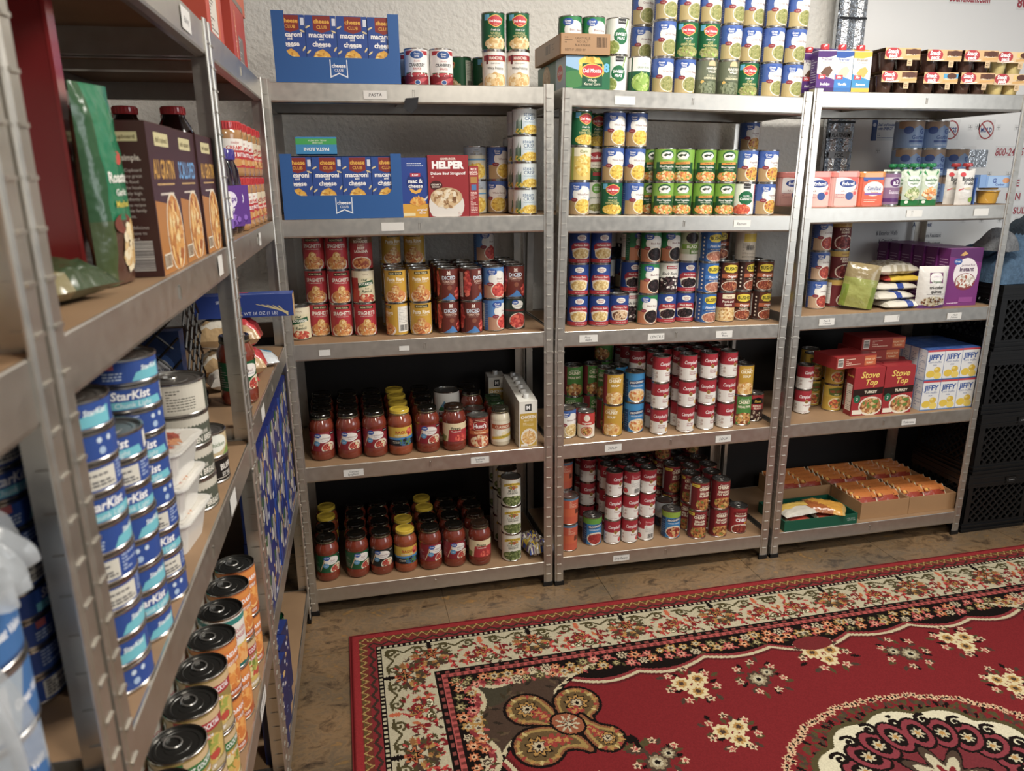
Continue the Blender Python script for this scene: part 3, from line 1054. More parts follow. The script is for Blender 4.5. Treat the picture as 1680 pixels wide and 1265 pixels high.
a.ell(4, 84, 22, 15, '#f0efe8').ell(-6, 92, 12, 8, '#1d50a5').text('Great', -6, 92, 5, '#ffffff', 20, 0.02).text('Petite Diced', 8, 80, 5, '#3a4a3a', 34).rect(-60, 60, 40, 66, '#6b1e1a').ell(6, 28, 34, 28, '#e4d6c6').food(6, 28, 32, 26, TOMATO, 50, 6, 1.1, 4)
def_can('gv_petite', 'dark petite-tomato can', side(a))
R_H, H_H = 0.0395, 0.118
a = Art(2 * math.pi * 38.5, 110, '#8f2f22')
a.band(66, 100, '#7c1c18').ell(0, 80, 32, 18, '#e6c9a0').ell(0, 80, 30, 16.4, '#9c1b1c').text("Hunt's", 0, 80, 15, '#ffffff', 50, 0.03).text('PASTA SAUCE', 0, 102, 4.6, '#f0dcc0', 36, 0.01).rect(-44, 48, 44, 62, '#c46a32').text('Four Cheese', 0, 55, 6.2, '#ffe9c4', 44, 0.02).food(0, 22, 40, 22, ['#f0d6a8', '#d98a5a', '#b8452a', '#f6e8cc'], 60, 6, 1.3, 6).food(-36, 86, 8, 22, TOMATO, 14, 6)
def_can('hunts', 'red-brown pasta sauce can', side(a, 66, 40), R_H, H_H)
R_F, H_F = 0.049, 0.172
a = Art(2 * math.pi * 48, 164, '#eceae2')
a.poly([(-26, 96), (0, 136), (26, 96)], '#2f6a45').poly([(-14, 114), (0, 136), (14, 114), (0, 108)], '#5a8aa8').poly([(-40, 88), (40, 96), (40, 78), (-40, 70)], '#b5202c').text("FURMAN'S", 0, 84, 12, '#ffffff', 68, 0.03).ell(0, 58, 22, 8, '#d8d23f').text('Tomatoes', 0, 58, 7, '#4a4a1a', 36).food(0, 28, 40, 24, TOMATO, 60, 8, 1.2, 2)
def_can('furman', 'large white tomato can', side(a), R_F, H_F)
a = C15('#e8e6d8')
a.poly([(-36, 84), (-20, 90), (0, 92), (20, 90), (36, 84), (36, 74), (18, 80), (0, 81), (-18, 80), (-36, 74)], '#d5b526').text('GLORY FOODS', 0, 86, 6, '#5a3a10', 56, 0.02).food(0, 74, 20, 6, ['#a83a2a', '#7a8a3a', '#c8902a'], 16, 4).text('COLLARD', 0, 62, 8.4, '#2f3a2a', 48, 0.01).text('GREENS', 0, 52, 8.4, '#2f3a2a', 44, 0.01).food(0, 20, 46, 20, GREENS + ['#a9b27a'], 80, 6, 1.8, 7)
def_can('collard', 'white-and-yellow collard greens can', side(a))
a = C15('#e8e6d8')
a.poly([(-36, 84), (-20, 90), (0, 92), (20, 90), (36, 84), (36, 74), (18, 80), (0, 81), (-18, 80), (-36, 74)], '#d5b526').text('GLORY FOODS', 0, 86, 6, '#5a3a10', 56, 0.02).food(0, 74, 20, 6, ['#a83a2a', '#7a8a3a', '#c8902a'], 16, 4).text('MIXED', 0, 62, 8.4, '#2f3a2a', 40, 0.01).text('GREENS', 0, 52, 8.4, '#2f3a2a', 44, 0.01).food(0, 20, 46, 20, GREENS + ['#a9b27a'], 80, 6, 1.8, 8)
def_can('mixgreens', 'white-and-yellow mixed greens can', side(a))

def hb(key, look, prod, food, bowl='#f2ead8'):
    a = C15('#16408f')
    a.band(0, 13, '#b01f2c').ell(0, 87, 17, 10, '#f0efe8').text('America', 0, 90, 4.6, '#a82030', 26, 0.02).text('Choice', 0, 84, 4.6, '#a82030', 24, 0.02)
    a.poly([(-40, 58), (-30, 68), (0, 71), (30, 68), (40, 58), (40, 42), (-40, 42)], '#a81f30').text(prod, 0, 62, 7.2, '#f6e9e0', 56, 0.02).text('no salt added', 0, 54.5, 3.2, '#efd0cc', 30)
    a.poly([(-36, 46), (36, 46), (32, 22), (22, 14), (-22, 14), (-32, 22)], bowl).ell(0, 42, 36, 10, bowl).food(0, 32, 33, 17, food, 80, 4.4, 1.2, 4).text('NET WT 15.5 OZ', 4, 6.5, 3.6, '#f3dcd6', 40, 0.01)
    return def_can(key, look, side(a))
hb('garb', 'blue-and-red garbanzo bean can', 'Garbanzo Beans', CHICK)
hb('beye', 'blue-and-red blackeye pea can', 'Blackeye Peas', BEYE)
hb('hb_black', 'blue-and-red black bean can', 'Black Beans', BLACKB)
a = C15('#edece4')
a.rect(-14, 84, 30, 96, '#a82430').text('HANOVER', 8, 90, 6, '#ffffff', 36, 0.02).text('Black Beans', 0, 68, 12, '#1d1a1c', 62, 0.01, 0.2).band(0, 52, '#2a1f22').food(0, 30, 46, 26, BLACKB + ['#5a4448', '#e8e2da'], 70, 7, 1.5, 4)
def_can('bw_black', 'white-topped black bean can', side(a))
a = C15('#b9c3a0')
a.rect(-46, 0, 46, 24, '#e9e8da').ell(0, 82, 26, 20, '#2a2424').food(0, 82, 24, 18, BLACKB, 30, 5, 1.4, 3).rect(-40, 42, 44, 60, '#7ba03a').text('BLACK', 2, 51, 11, '#f4f6e4', 50, 0.03).rect(-10, 24, 44, 41, '#5f8a2c').text('BEANS', 16, 32.5, 10, '#f4f6e4', 44, 0.03)
def_can('lime_black', 'lime-banded black bean can', side(a))
def bush(key, look, bg, prod, band, food, sub=''):
    a = C15(bg)
    a.rect(-58, 0, -34, 104.5, '#3a2420' if bg != '#1f62ad' else '#184f92')
    for i in range(6):
        a.ell(-46, 14 + i * 14, 3.4, 3.4, '#e8dcc8', 10)
    a.poly([(-24, 92), (-4, 98), (18, 96), (30, 90), (28, 74), (8, 68), (-18, 70), (-27, 80)], '#e6cf2c').text("BUSH'S", 2, 83, 12.5, '#1f2a1c', 48, 0.03)
    a.rect(-34, 48, 46, 62, band).text(prod, 6, 55, 8.6, '#ffffff', 56, 0.02, 0.2)
    a.rect(-30, 40, 34, 46, '#2a1c18' if bg != '#1f62ad' else '#174a88').text(sub, 2, 43, 4, '#f0e4c8', 44, 0.015)
    a.ell(4, 18, 38, 20, '#ece0cc').food(4, 18, 36, 18, food, 66, 4.6, 1.6, 3)
    return def_can(key, look, side(a, 62, 40))
bush('pinto', 'bright-blue pinto bean can', '#1f62ad', 'Pinto Beans', '#2c78c4', ['#b8745a', '#c98a6a', '#9a5844', '#d8a488'], 'MILDLY SEASONED')
bush('bush', 'brown-and-orange baked bean can', '#5c2c1c', 'Original', '#b0562a', ['#8a3a22', '#a85030', '#c47a4c', '#6e2a1a'], 'BAKED BEANS')
a = C15('#6e1f22')
a.band(0, 50, '#d9b678').rect(-24, 84, 30, 100, '#efe3c0').text('Family', 2, 92, 6.5, '#8a2a2a', 40, 0.02).text('Pork and', 0, 74, 9.4, '#f7efe0', 50, 0.02).text('Beans', 0, 62, 9.4, '#f7efe0', 44, 0.02).food(0, 28, 44, 24, ['#e6c68a', '#d2a860', '#f0dcae', '#b98444'], 60, 6, 1.4, 4)
def_can('pork', 'dark-red pork-and-beans can', side(a))
a = C15('#dcd3c0')
a.rect(-20, 66, 40, 96, '#e2c73a').lines(-24, 34, 36, 62, 7, '#555555', 1.2, 2).bars(-10, 36, 22, 54, '#222222', 18).lines(-24, 6, 36, 30, 5, '#6a5a4a', 1.2, 6)
def_can('backlab', 'can showing pale nutrition label', a)
a = C15('#c9d0d4')
a.band(0, 40, '#24334a').band(40, 60, '#e3e0d6').food(0, 24, 40, 20, BLACKB, 40, 5)
def_can('dull', 'dim grey-labelled can', a)

R_CS, H_CS = 0.0335, 0.1005
def camp(key, look, prod, kind, r=R_CS, h=H_CS):
    a = Art(2 * math.pi * (r * 1000 - 1), h * 1000 - 7, '#efece6')
    a.band(47, a.h, '#a8142a')
    a.text("Campbell's", 0, 69, 13.5, '#ffffff', 56, 0.012, 0.32)
    a.ell(2, 47, 7.4, 7.4, '#c9a24e', 16).ell(2, 47, 5.6, 5.6, '#8a6a3a', 14)
    for i, t in enumerate(prod):
        a.text(t, 6, 33 - i * 8, 6.4, '#a02a35', 40, 0.012)
    a.text('SOUP', 0, 5, 3.4, '#a02a35', 20, 0.01).lines(-28, 3, -8, 7, 1, '#b08a8a', 0.8)
    if kind == 'tomato':
        a.ell(24, 16, 11, 10, '#c81f2a').ell(21, 19, 4, 3, '#e86a5f').poly([(18, 25), (24, 23), (31, 26), (25, 28)], '#4a7a3a')
    elif kind == 'noodle':
        a.ell(28, 15, 9, 9, '#e8cf8a').food(28, 15, 7, 7, NOODLE, 14, 3)
    elif kind == 'veg':
        a.ell(26, 14, 10, 9, '#d8884a').food(26, 14, 9, 8, STEW, 16, 3)
    a.rect(46, 5, 96, 84, '#efece6').rect(46, 62, 96, 84, '#b01c30').lines(49, 64, 92, 82, 4, '#f3d8d8', 1.2, 2).lines(50, 30, 92, 58, 7, '#7a7a7a', 1, 4).bars(60, 8, 88, 26, '#333333', 16)
    a.lines(-66, 8, -44, 40, 5, '#8a8a8a', 1, 6).ell(-40, 34, 5, 5, '#c9b8b0', 8).ell(-40, 20, 5, 5, '#c9b8b0', 8)
    return def_can(key, look, a, r, h, 'soup_can', True, '#6f6e6c')
camp('camp_n', 'red-and-white noodle soup can', ['Chicken', 'Noodle'], 'noodle')
camp('camp_t', 'red-and-white tomato soup can', ['Tomato'], 'tomato')
camp('camp_v', 'red-and-white vegetable soup can', ['Vegetable'], 'veg')
R_CH, H_CH = 0.0375, 0.121
def chunky(key, look, bg, prod, food, side_c, new=False, titlec='#fbf3d8'):
    a = Art(2 * math.pi * (R_CH * 1000 - 1), H_CH * 1000 - 8, bg)
    a.band(104, 113, '#d8cfa8' if new is None else bg)
    a.rect(-66, 0, -30, 113, side_c)
    if new:
        a.rect(-58, 96, -22, 108, '#dcc02c').text('NEW', -38, 102, 5, '#2a2a1a', 18, 0.02)
    a.ell(2, 92, 27, 15, '#7a1218' if bg.startswith('#8') else bg).text("Campbell's", 2, 101, 5.6, '#f8f0e0', 34, 0.01, 0.3).text('CHUNKY', 2, 90, 12, titlec, 50, 0.045)
    for i, t in enumerate(prod):
        a.text(t, 2, 72 - 11 * i, 9, titlec, 52, 0.035)
    a.food(2, 24, 38, 24, food, 80, 6, 1.4, 6)
    return def_can(key, look, side(a, 60, 44), R_CH, H_CH, 'soup_can', True, '#6f6e6c')
chunky('chunk_y', 'mustard-yellow chunky soup can', '#c79a1f', ['SOUP'], NOODLE, '#a02430')
chunky('chunk_g', 'green-labelled chunky soup can', '#4b8a3a', ['HEALTHY'], STEW + NOODLE, '#8a2430')
chunky('chunk_b', 'dark-red chunky burger soup can', '#8a1a22', ['SIRLOIN', 'BURGER'], STEW, '#701820', True)
chunky('chunk_s', 'dark-red pot roast soup can', '#8c1c24', ['SAVORY', 'POT ROAST'], STEW + ['#d8a050'], '#6c161e')
def prog(key, look, top, food, r=0.0385, h=0.118, bowl='#ecdcc6'):
    a = Art(2 * math.pi * (r * 1000 - 1), h * 1000 - 8, '#1d7fbf')
    a.band(a.h - 24, a.h, top).rect(-60, 0, -34, a.h - 24, '#16406e').lines(-58, 10, -36, 78, 8, '#a9c6e0', 1, 2)
    a.poly([(-30, a.h - 30), (36, a.h - 22), (36, a.h - 38), (-30, a.h - 44)], '#173a6a').text('PROGRESSO', 2, a.h - 33.5, 8, '#f4f4ee', 54, 0.025, 0, 0.1).text('CHICKEN NOODLE', 2, 62, 5.4, '#eaf4fb', 50, 0.015)
    a.ell(4, 26, 36, 26, bowl).food(4, 24, 33, 22, food, 80, 5, 1.3, 6)
    return def_can(key, look, side(a, 62, 44), r, h, 'soup_can', True, '#777674')
prog('prog_b', 'sky-blue chicken soup can', '#2489c6', NOODLE + ['#d8703a'])
prog('prog_g', 'lime-topped blue soup can', '#8fae3a', ['#a8321f', '#c24a2a', '#e0b878', '#7a2418'])
prog('prog_t', 'green-topped blue tomato soup can', '#5fa03a', ['#a8241c', '#b8342a', '#921a16'])
a = Art(2 * math.pi * 37, 104.5, '#a01f24')
a.ell(0, 82, 34, 14, '#7c151b').text('South Georgia', 0, 84, 5.4, '#f2dcc0', 46, 0.02).rect(-26, 70, 26, 77, '#efe2cc').text('CLASSIC', 0, 73.5, 4.6, '#7c151b', 34, 0.02).text('CHILI', 0, 56, 14, '#ffffff', 54, 0.04).rect(14, 38, 34, 45, '#d8992c').ell(0, 14, 40, 24, '#f0e0cc').food(0, 14, 36, 20, ['#8a2a1c', '#a83c28', '#6e1e16'], 60, 5, 1.4, 5)
def_can('chili', 'red chili can', side(a), tab=True, lid='#6f6e6c')
a = Art(2 * math.pi * 37, 104.5, '#b01c26')
a.band(0, 44, '#241a18').poly([(-34, 84), (0, 96), (34, 84), (28, 68), (-28, 68)], '#1f1a1a').text('Rosa', 0, 80, 10, '#e8c23a', 40, 0.03, 0.2).text('REFRIED', 0, 60, 7.6, '#fff0dc', 44, 0.03).text('BEANS', 0, 50, 7.6, '#fff0dc', 38, 0.03).food(0, 22, 40, 20, ['#4a2c26', '#6a4238', '#2f1c1a', '#d8c8b0'], 50, 6, 1.4, 3)
def_can('refried', 'red-and-black refried bean can', side(a), tab=True)
a = Art(2 * math.pi * 32.5, 93, '#c0261f')
a.band(0, 48, '#efe6d4').ell(0, 74, 12, 12, '#efe6d4').text('Vegetable', 0, 56, 7, '#fff2e2', 44, 0.02).text('ONE', 0, 86, 4.5, '#ffffff', 14, 0.02).ell(0, 24, 24, 18, '#c0261f').ell(0, 24, 21, 15, '#e8d6a8').food(0, 24, 19, 13, STEW, 40, 4, 1.3, 3)
def_can('vegsoup', 'small red vegetable soup can', side(a, 54, 38), R_CS, H_CS, 'soup_can')
a = C15('#cf5a2a')
a.band(0, 30, '#c8502a').rect(-30, 62, 40, 100, '#c24a2a').lines(-10, 66, 20, 98, 10, '#f4d8b8', 1, 3).bars(14, 40, 36, 60, '#2a2a2a', 12).band(96, 104.5, '#4f7a9a')
def_can('orange_can', 'orange can with printed back', side(a, 62, 40, '#c8542a', '#f0d0b0'))
a = C15('#6a1f24')
a.band(84, 104.5, '#c5a24a').text("DARK RED", 0, 94, 6, '#6a1f1f', 44, 0.02).text('KIDNEY', 0, 76, 9, '#f3e2c8', 44, 0.03).text('BEANS', 0, 65, 8, '#f3e2c8', 40, 0.03).ell(0, 26, 40, 28, '#e9dccc').food(0, 26, 36, 25, KIDNEY, 60, 7, 1.7, 3)
def_can('kidney', 'dark-red kidney bean can', side(a))
a = C15('#d3b23a')
a.band(0, 58, '#c9a22c').poly([(-34, 90), (0, 98), (34, 90), (28, 66), (0, 60), (-28, 66)], '#5a6a2c').text('RED GOLD', 0, 80, 9, '#b8241f', 52, 0.03).text('DICED', 0, 68, 5, '#f4ecc8', 30, 0.02).ell(0, 30, 30, 24, '#e9dcae').food(0, 28, 26, 20, ['#c0341f', '#8a5a2c', '#d8883a', '#6a7a3a'], 40, 7, 1.3, 5)
def_can('redgold', 'gold-labelled tomato can', side(a))

# jars of sauce
def sauce(key, look, bg, title, tc, sub, food, sauce_c='#7e2b10', lidc='#16130f', sub_c='#f2e6d8', extra=None):
    a = Art(150, 68, bg)
    if extra:
        extra(a)
    a.text(title, 2, 50, 11, tc, 54, 0.02)
    a.text(sub, 2, 38, 6, sub_c, 46, 0.01, 0.1)
    a.food(18, 12, 24, 15, food, 40, 5, 1.3, 4)
    return def_jar(key, look, a, 'sauce', sauce_c, lidc)
def gv_jar(key, look, bg, mid):
    a = Art(170, 68, bg)
    a.ell(2, 46, 30, 16, '#efeae4').ell(-16, 56, 12, 8, '#1d50a5').text('Great', -16, 57, 5, '#ffffff', 18, 0.02).text(mid, 6, 46, 7, '#8a5a6a', 42, 0.0).text('Pasta Sauce', 8, 38, 4, '#6a7aa0', 30).ell(-20, 28, 11, 9, '#5a9cc8').text('new', -20, 28, 4, '#ffffff', 12)
    a.ell(20, 12, 26, 18, '#e8ddc8', rot=0.35).food(20, 12, 22, 14, ['#a82a1c', '#7a1a14', '#e8d8b0', '#c8402c'], 40, 4.4, 1.4, 3).rect(28, 56, 48, 66, '#241a18').text('24 OZ', 38, 61, 3.6, '#ffffff', 16).lines(-70, 8, -44, 60, 9, '#e8d0d0', 0.9, 3)
    a.poly([(-44, 6), (-41, 4), (-22, 50), (-24, 53)], '#d8b890')
    return def_jar(key, look, a, 'sauce', '#7e2b10', '#16130f')
gv_jar('j_trad', 'crimson-labelled pasta sauce jar', '#8d1426', 'Traditional')
gv_jar('j_herb', 'green-labelled herb pasta sauce jar', '#1d5a36', 'Basil')
gv_jar('j_dark', 'charcoal-labelled pasta sauce jar', '#262c2b', 'Tomato Basil')
def rg(a):
    a.band(0, 22, '#22262c').poly([(-75, 22), (75, 22), (75, 34), (-75, 28)], '#3a86c4').food(34, 50, 12, 12, TOMATO, 14, 6).lines(-30, 8, 16, 18, 2, '#e8e2d0', 1.4, 3)
sauce('j_ragu', 'yellow-lidded pasta sauce jar', '#dfb92f', 'RAGU', '#b3241c', 'OLD WORLD STYLE', ['#3a6a9a', '#22262c', '#5a8a3c'], '#963f12', '#d9b716', '#f4f4f0', rg)
def pr(a):
    a.poly([(-24, 44), (75, 44), (75, 0), (-30, 0)], '#b3202a').ell(20, 12, 22, 16, '#c83228').poly([(20, 26), (44, 8), (30, 4)], '#5a7a3a').poly([(-75, 0), (-40, 0), (-34, 20), (-75, 30)], '#7a8a4a')
sauce('j_prego', 'cream-labelled traditional sauce jar', '#ead9ae', 'Prego', '#22301f', 'Traditional', TOMATO, '#782610', '#2b1d14', '#f8f0e2', pr)
a = Art(150, 78, '#e9e2cc')
a.rect(-44, 48, 44, 66, '#b4521f').text('CLASSICO', 0, 57, 10, '#fbf3dc', 56, 0.03).ell(-6, 34, 17, 12, '#f6f2e4').ell(8, 30, 12, 9, '#f0e4c0').poly([(-44, 6), (44, 20), (44, 34), (-44, 16)], '#d8b52e').text('ALFREDO', 4, 20, 6, '#3a6a3a', 40, 0.02)
def_jar('j_alf', 'white alfredo sauce jar', a, 'alfredo', '#ded5bb', '#2c2a20')
def_jar('j_salsa', 'green-lidded salsa jar', Art(150, 60, '#6e1d12'), 'alfredo', '#8a2a14', '#2f4a2c')
# ---------------------------------------------------------------- cans and jars on the left rack
S = Stock(RB, 1).begin()
S.stack(685.5, None, ['cranberry'], d=0.05, rot=0.0)
S.stack(724.5, None, ['cranberry'], d=0.05, rot=0.05)
S.stack(675, None, ['cranberry'], d=0.14)
S.stack(757, None, ['dm_pot'], d=0.20, rot=-1.3)
S.stack(775, None, ['dm_pot'], d=0.28, rot=-0.8)
S.stack(793, None, ['dm_pot'], d=0.20, rot=0.3)
S.stack(811.5, None, ['hanover', 'dm_pot'], d=0.06, rot=[0.0, 0.0])
S.stack(850, None, ['hanover', 'dm_pot'], d=0.05, rot=[0.0, 0.0])
S.done()
S = Stock(RB, 2).begin()
S.stack(784, None, ['meijer_corn', 'meijer_corn'], d=0.16)
S.stack(817, None, ['gv_corn', 'gv_corn'], d=0.16, rot=[-0.5, 0.1])
S.stack(861, None, ['steam', 'steam', 'steam', 'steam'], d=0.03, rot=[0, 0, 0, 0.05], rows=[['steam', 'steam', 'steam', 'steam'], ['steam', 'steam', 'steam']])
S.done()
S = Stock(RB, 3).begin()
S.stack(495, 558.5, ['ravioli'])
S.stack(523, 554, ['spag', 'spag', 'spag'], rot=[0.2, -0.1, -0.1])
S.stack(561, 553, ['spag', 'spag', 'spag'], rot=[0.1, 0.15, 0.0], rows=[['spag', 'spag', 'spag']])
S.stack(601, 552, ['spag', 'ravioli', 'lasagna'], rot=[0.1, 0, 0], rows=[['spag', 'spag']])
S.stack(653, 551.5, ['rings', 'rings'], rot=[-1.25, 0.0], rows=[['rings', 'rings'], ['rings', 'rings', 'rings'], ['rings', 'rings', 'rings']])
S.stack(692, 550, ['rings', 'rings'], rot=[0, 0.05], rows=[['rings', 'rings'], ['rings', 'rings', 'rings'], ['rings', 'rings']])
S.stack(737.5, 548, ['diced', 'diced'], rows=[['diced', 'diced'], ['diced', 'diced'], ['diced', 'diced']], rot=[0.05, -0.05])
S.stack(774, 548, ['diced', 'diced'], rows=[['diced', 'diced'], ['diced', 'diced'], ['diced', 'diced']], rot=[0.05, 0.75])
S.stack(810, 544, ['gv_tom', 'gv_tom'], rows=[['gv_tom', 'gv_tom'], ['gv_tom', 'gv_tom', 'gv_tom']], rot=[0.5, 0.05])
S.stack(843, 541, ['gv_petite', 'diced'], rows=[['diced', 'diced'], ['diced', 'diced'], ['diced', 'diced']], rot=[0.1, -0.1])
S.done()
S = Stock(RB, 4).begin()
S.stack(531, 757, ['j_trad'], rows=[['j_trad'], ['j_trad'], ['j_trad']])
S.stack(575, 754, ['j_trad'], rows=[['j_trad'], ['j_trad'], ['j_trad']])
S.stack(617.5, 751, ['j_trad'], rows=[['j_trad'], ['j_trad'], ['j_trad']])
S.stack(658.5, 748, ['j_ragu'], rows=[['j_ragu'], ['j_ragu'], ['j_ragu']])
S.stack(703, 744, ['j_trad'], rows=[['j_trad'], ['j_trad'], ['j_trad']])
S.stack(746, 741, ['j_prego'], rows=[[], ['furman']])
S.stack(785, 736, ['hunts'], rows=[['hunts'], ['j_dark'], ['j_dark']])
S.stack(821, 733, ['j_alf'], rows=[['j_salsa'], ['j_salsa']])
S.done()
S = Stock(RB, 5).begin()
S.stack(540, 955, ['j_herb'], rows=[['j_herb'], ['j_ragu'], ['j_ragu']], rot=0.35)
S.stack(589, 949, ['j_herb'], rows=[['j_herb'], ['j_herb'], ['j_dark']], rot=0.4)
S.stack(628, 944.5, ['j_dark'], rows=[['j_dark'], ['j_dark'], ['j_dark']])
S.stack(667, 940, ['j_ragu'], rows=[['j_ragu'], ['j_dark'], ['j_dark']])
S.stack(707.5, 936, ['j_trad'], rows=[['j_dark'], ['j_ragu'], ['j_ragu']], rot=0.45)
S.stack(746.5, 931.5, ['j_trad'], rows=[['j_trad'], ['j_dark'], ['j_dark']], rot=0.2)
S.stack(787.5, 929, ['j_prego'], rows=[['j_prego'], ['j_trad'], ['j_dark']])
S.stack(839, 922, ['collard', 'collard', 'mixgreens'], rot=[0, 0, 0], rows=[['collard', 'collard', 'collard'], ['collard', 'collard', 'collard'], ['collard', 'collard', 'collard']])
S.done()

# ---------------------------------------------------------------- middle rack
S = Stock(RC, 1).begin()
S.stack(1008, None, ['peas', 'peas'], d=0.035, rot=[0, 0.05])
S.stack(1046.5, None, ['ess_bean'], d=0.035, rot=0.1)
S.stack(1047, None, ['gv_bean', 'gv_bean', 'gv_bean'], d=0.14)
S.stack(1084.5, None, ['gv_bean', 'gv_bean', 'gv_bean'], d=0.03, rot=[0, 0, 0])
S.stack(1120, None, ['gv_bean', 'dm_bean', 'gv_bean'], d=0.03, rot=[0, 0, 0.2])
S.stack(1154.5, None, ['harvest', 'dm_bean', 'gv_bean'], d=0.03, rot=[0.1, 0, 0.1])
S.stack(1191, None, ['harvest', 'gv_bean', 'gv_bean'], d=0.03, rot=[0.0, 0.1, 0.1])
S.stack(1226.5, None, ['dm_bean', 'gv_bean', 'gv_bean'], d=0.045, rot=[0, 0, 0.1])
S.stack(1259, None, ['gv_bean', 'gv_bean', 'gv_bean'], d=0.03, rot=[0.1, 0.1, 0], rows=[['gv_bean', 'gv_bean', 'gv_bean']])
S.stack(1300, None, ['gv_bean', 'gv_bean', 'gv_bean'], d=0.03, rot=[0, 0, 0.1], rows=[['gv_bean', 'gv_bean', 'gv_bean']])
S.done()
S = Stock(RC, 2).begin()
S.stack(948, None, ['gv_corn', 'corn_y', 'dm_corn'], d=0.025, rot=[0, 0.2, 0.5])
S.stack(974, None, ['gg_bean', 'stokely', 'dm_corn'], d=0.11, rot=[0.1, 0.1, 0.1])
S.stack(1001.5, None, ['dm_corn', 'gv_corn', 'gv_corn'], d=0.03, rot=[0, 0, 0])
S.stack(1036, None, ['gv_corn', 'gv_corn', 'gv_corn'], d=0.03, rot=[0.35, 0, 0])
S.stack(1064, None, ['mixveg', 'mixveg'], d=0.11)
S.stack(1085, None, ['mixveg', 'mixveg'], d=0.025, rot=[0, 0.1])
S.stack(1118, None, ['mixveg', 'mixveg'], d=0.04, rot=[-0.1, -0.3])
S.stack(1150, None, ['mixveg', 'mixveg'], d=0.03, rot=[0, 0])
S.stack(1184, None, ['mixveg', 'mixveg'], d=0.025, rot=[0, 0])
S.stack(1217, None, ['carrots', 'gv_mix'], d=0.035, rot=[0, 0])
S.stack(1250.5, None, ['gv_mix', 'gv_mix'], d=0.03, rot=[0.1, 0.1])
S.stack(1218, None, ['gv_mix', 'gv_mix', 'gv_mix'], d=0.28)
S.done()
S = Stock(RC, 3).begin()
S.stack(946, 536.5, ['garb', 'garb', 'garb'], rot=[0.05, 0.05, 0.15])
S.stack(981, 536, ['garb', 'garb', 'garb'], rot=[0.05, 0.05, 0.15])
S.stack(1013, 534, ['beye'], rot=0.1, rows=[[], ['hb_black', 'dull', 'dull']])
S.stack(1036, 530, ['bw_black', 'hb_black', 'gv_black'], rot=[0.2, 0.3, 0.9])
S.stack(1020, 520, ['bw_black', 'gv_noodle', 'bw_black'])
S.stack(1059, 533.5, ['gv_black', 'gv_black', 'gv_black'], rot=[0, 0.1, 0])
S.stack(1092, 531, ['hb_black', 'bw_black', 'gv_black'], rot=[0.1, 0, 0.1])
S.stack(1122.5, 529.5, ['hb_black', 'hb_black', 'lime_black'], rot=[0, 0.2, 0.2])
S.stack(1155, 531, ['pinto', 'pinto', 'pinto'], rot=[0.35, 0.35, 0.35])
S.stack(1187, 529, ['pork', 'bush'], rot=[0.1, 0.1], rows=[['bush', 'bush', 'bush']])
S.stack(1219, 526.5, ['bush', 'bush', 'backlab'], rot=[0, 0.7, 0])
S.stack(1254, 525.5, ['bush', 'bush'], rot=[0.4, 0.0], rows=[['bush', 'bush'], ['dull', 'dull']])
S.done()
S = Stock(RC, 4).begin()
S.stack(933, 720, ['gv_noodle'], rot=0.2)
S.stack(960, 720, ['vegsoup'], rows=[['vegsoup'], ['chunk_g', 'chunk_g']])
S.stack(1004, 717, ['chunk_y', 'chunk_y'], rot=[-0.3, 0], rows=[['chunk_g', 'chunk_g'], ['chunk_g', 'chunk_g', 'chunk_g']])
S.stack(977, 700, ['chunk_g', 'chunk_g'], rot=[0.5, 0.2])
S.stack(1038.5, 711, ['prog_b', 'prog_b'], rot=[0.1, 0], rows=[['prog_b', 'prog_b']])
C3 = ['camp_n', 'camp_n', 'camp_n']
S.stack(1079.5, 714, C3, rot=[0.05, 0.4, 0.5], rows=[C3, C3, C3, C3])
S.stack(1123, 710.5, C3, rot=[0.15, 0.2, 0.25], rows=[C3, C3, C3, C3])
S.stack(1156, 706.5, C3, rot=[0.55, -0.15, 0.1], rows=[C3, C3, C3, C3])
S.stack(1187.5, 703.5, C3, rot=[0.7, 0.2, 0.45], rows=[C3, C3, C3, C3])
S.stack(1101, 699, C3, rot=[-1.4, 0.2, 0.3])
S.stack(1056, 702, C3, rows=[C3, C3])
S.stack(1214.5, 699, ['chunk_g', 'chunk_y'], rows=[['chunk_s', 'chunk_s']], rot=[0, 0])
S.stack(1247, 692, ['refried'], rot=0.1)
S.stack(1260, 672, ['camp_v'], rot=0.2)
S.stack(1263, 640, ['camp_v', 'camp_v', 'camp_n'], rot=0.4)
S.done()
S = Stock(RC, 5).begin()
T3 = ['camp_t', 'camp_t', 'camp_t']
S.stack(931, 906, ['orange_can', 'orange_can'], rot=[0.2, 0.3], rows=[['orange_can'] * 3, ['dull'] * 3])
S.stack(970.5, 896, ['prog_t'], rot=0.25)
S.stack(1003.5, 894, T3, rot=[0.2, 0.25, 0.6], rows=[T3, T3, T3])
S.stack(1031.5, 892, T3, rot=[0.3, 0.45, -1.7], rows=[T3, T3, T3])
S.stack(1058, 888, T3, rot=[-1.7, 0.3, 0.1], rows=[T3, T3, T3])
S.stack(982, 868, T3, rot=0.3, rows=[T3, T3])
S.stack(1099, 885, ['prog_g'], rot=0.05)
S.stack(1088, 866, ['dull'], rot=0.1)
CB, CSV = ['chunk_b', 'chunk_b'], ['chunk_s', 'chunk_s']
S.stack(1142, 886, CB, rot=[0.0, 0.3], rows=[CB, CB, CB + ['chunk_b'], CB + ['chunk_b']])
S.stack(1176, 883, CSV, rot=[0.15, 0.1], rows=[CSV, CSV, CSV, CSV + ['chunk_s']])
S.stack(1123, 858, CB, rot=[0.2, 0.3], rows=[CB, CB])
S.stack(1208, 877, ['chili'], rot=0.1)
S.done()

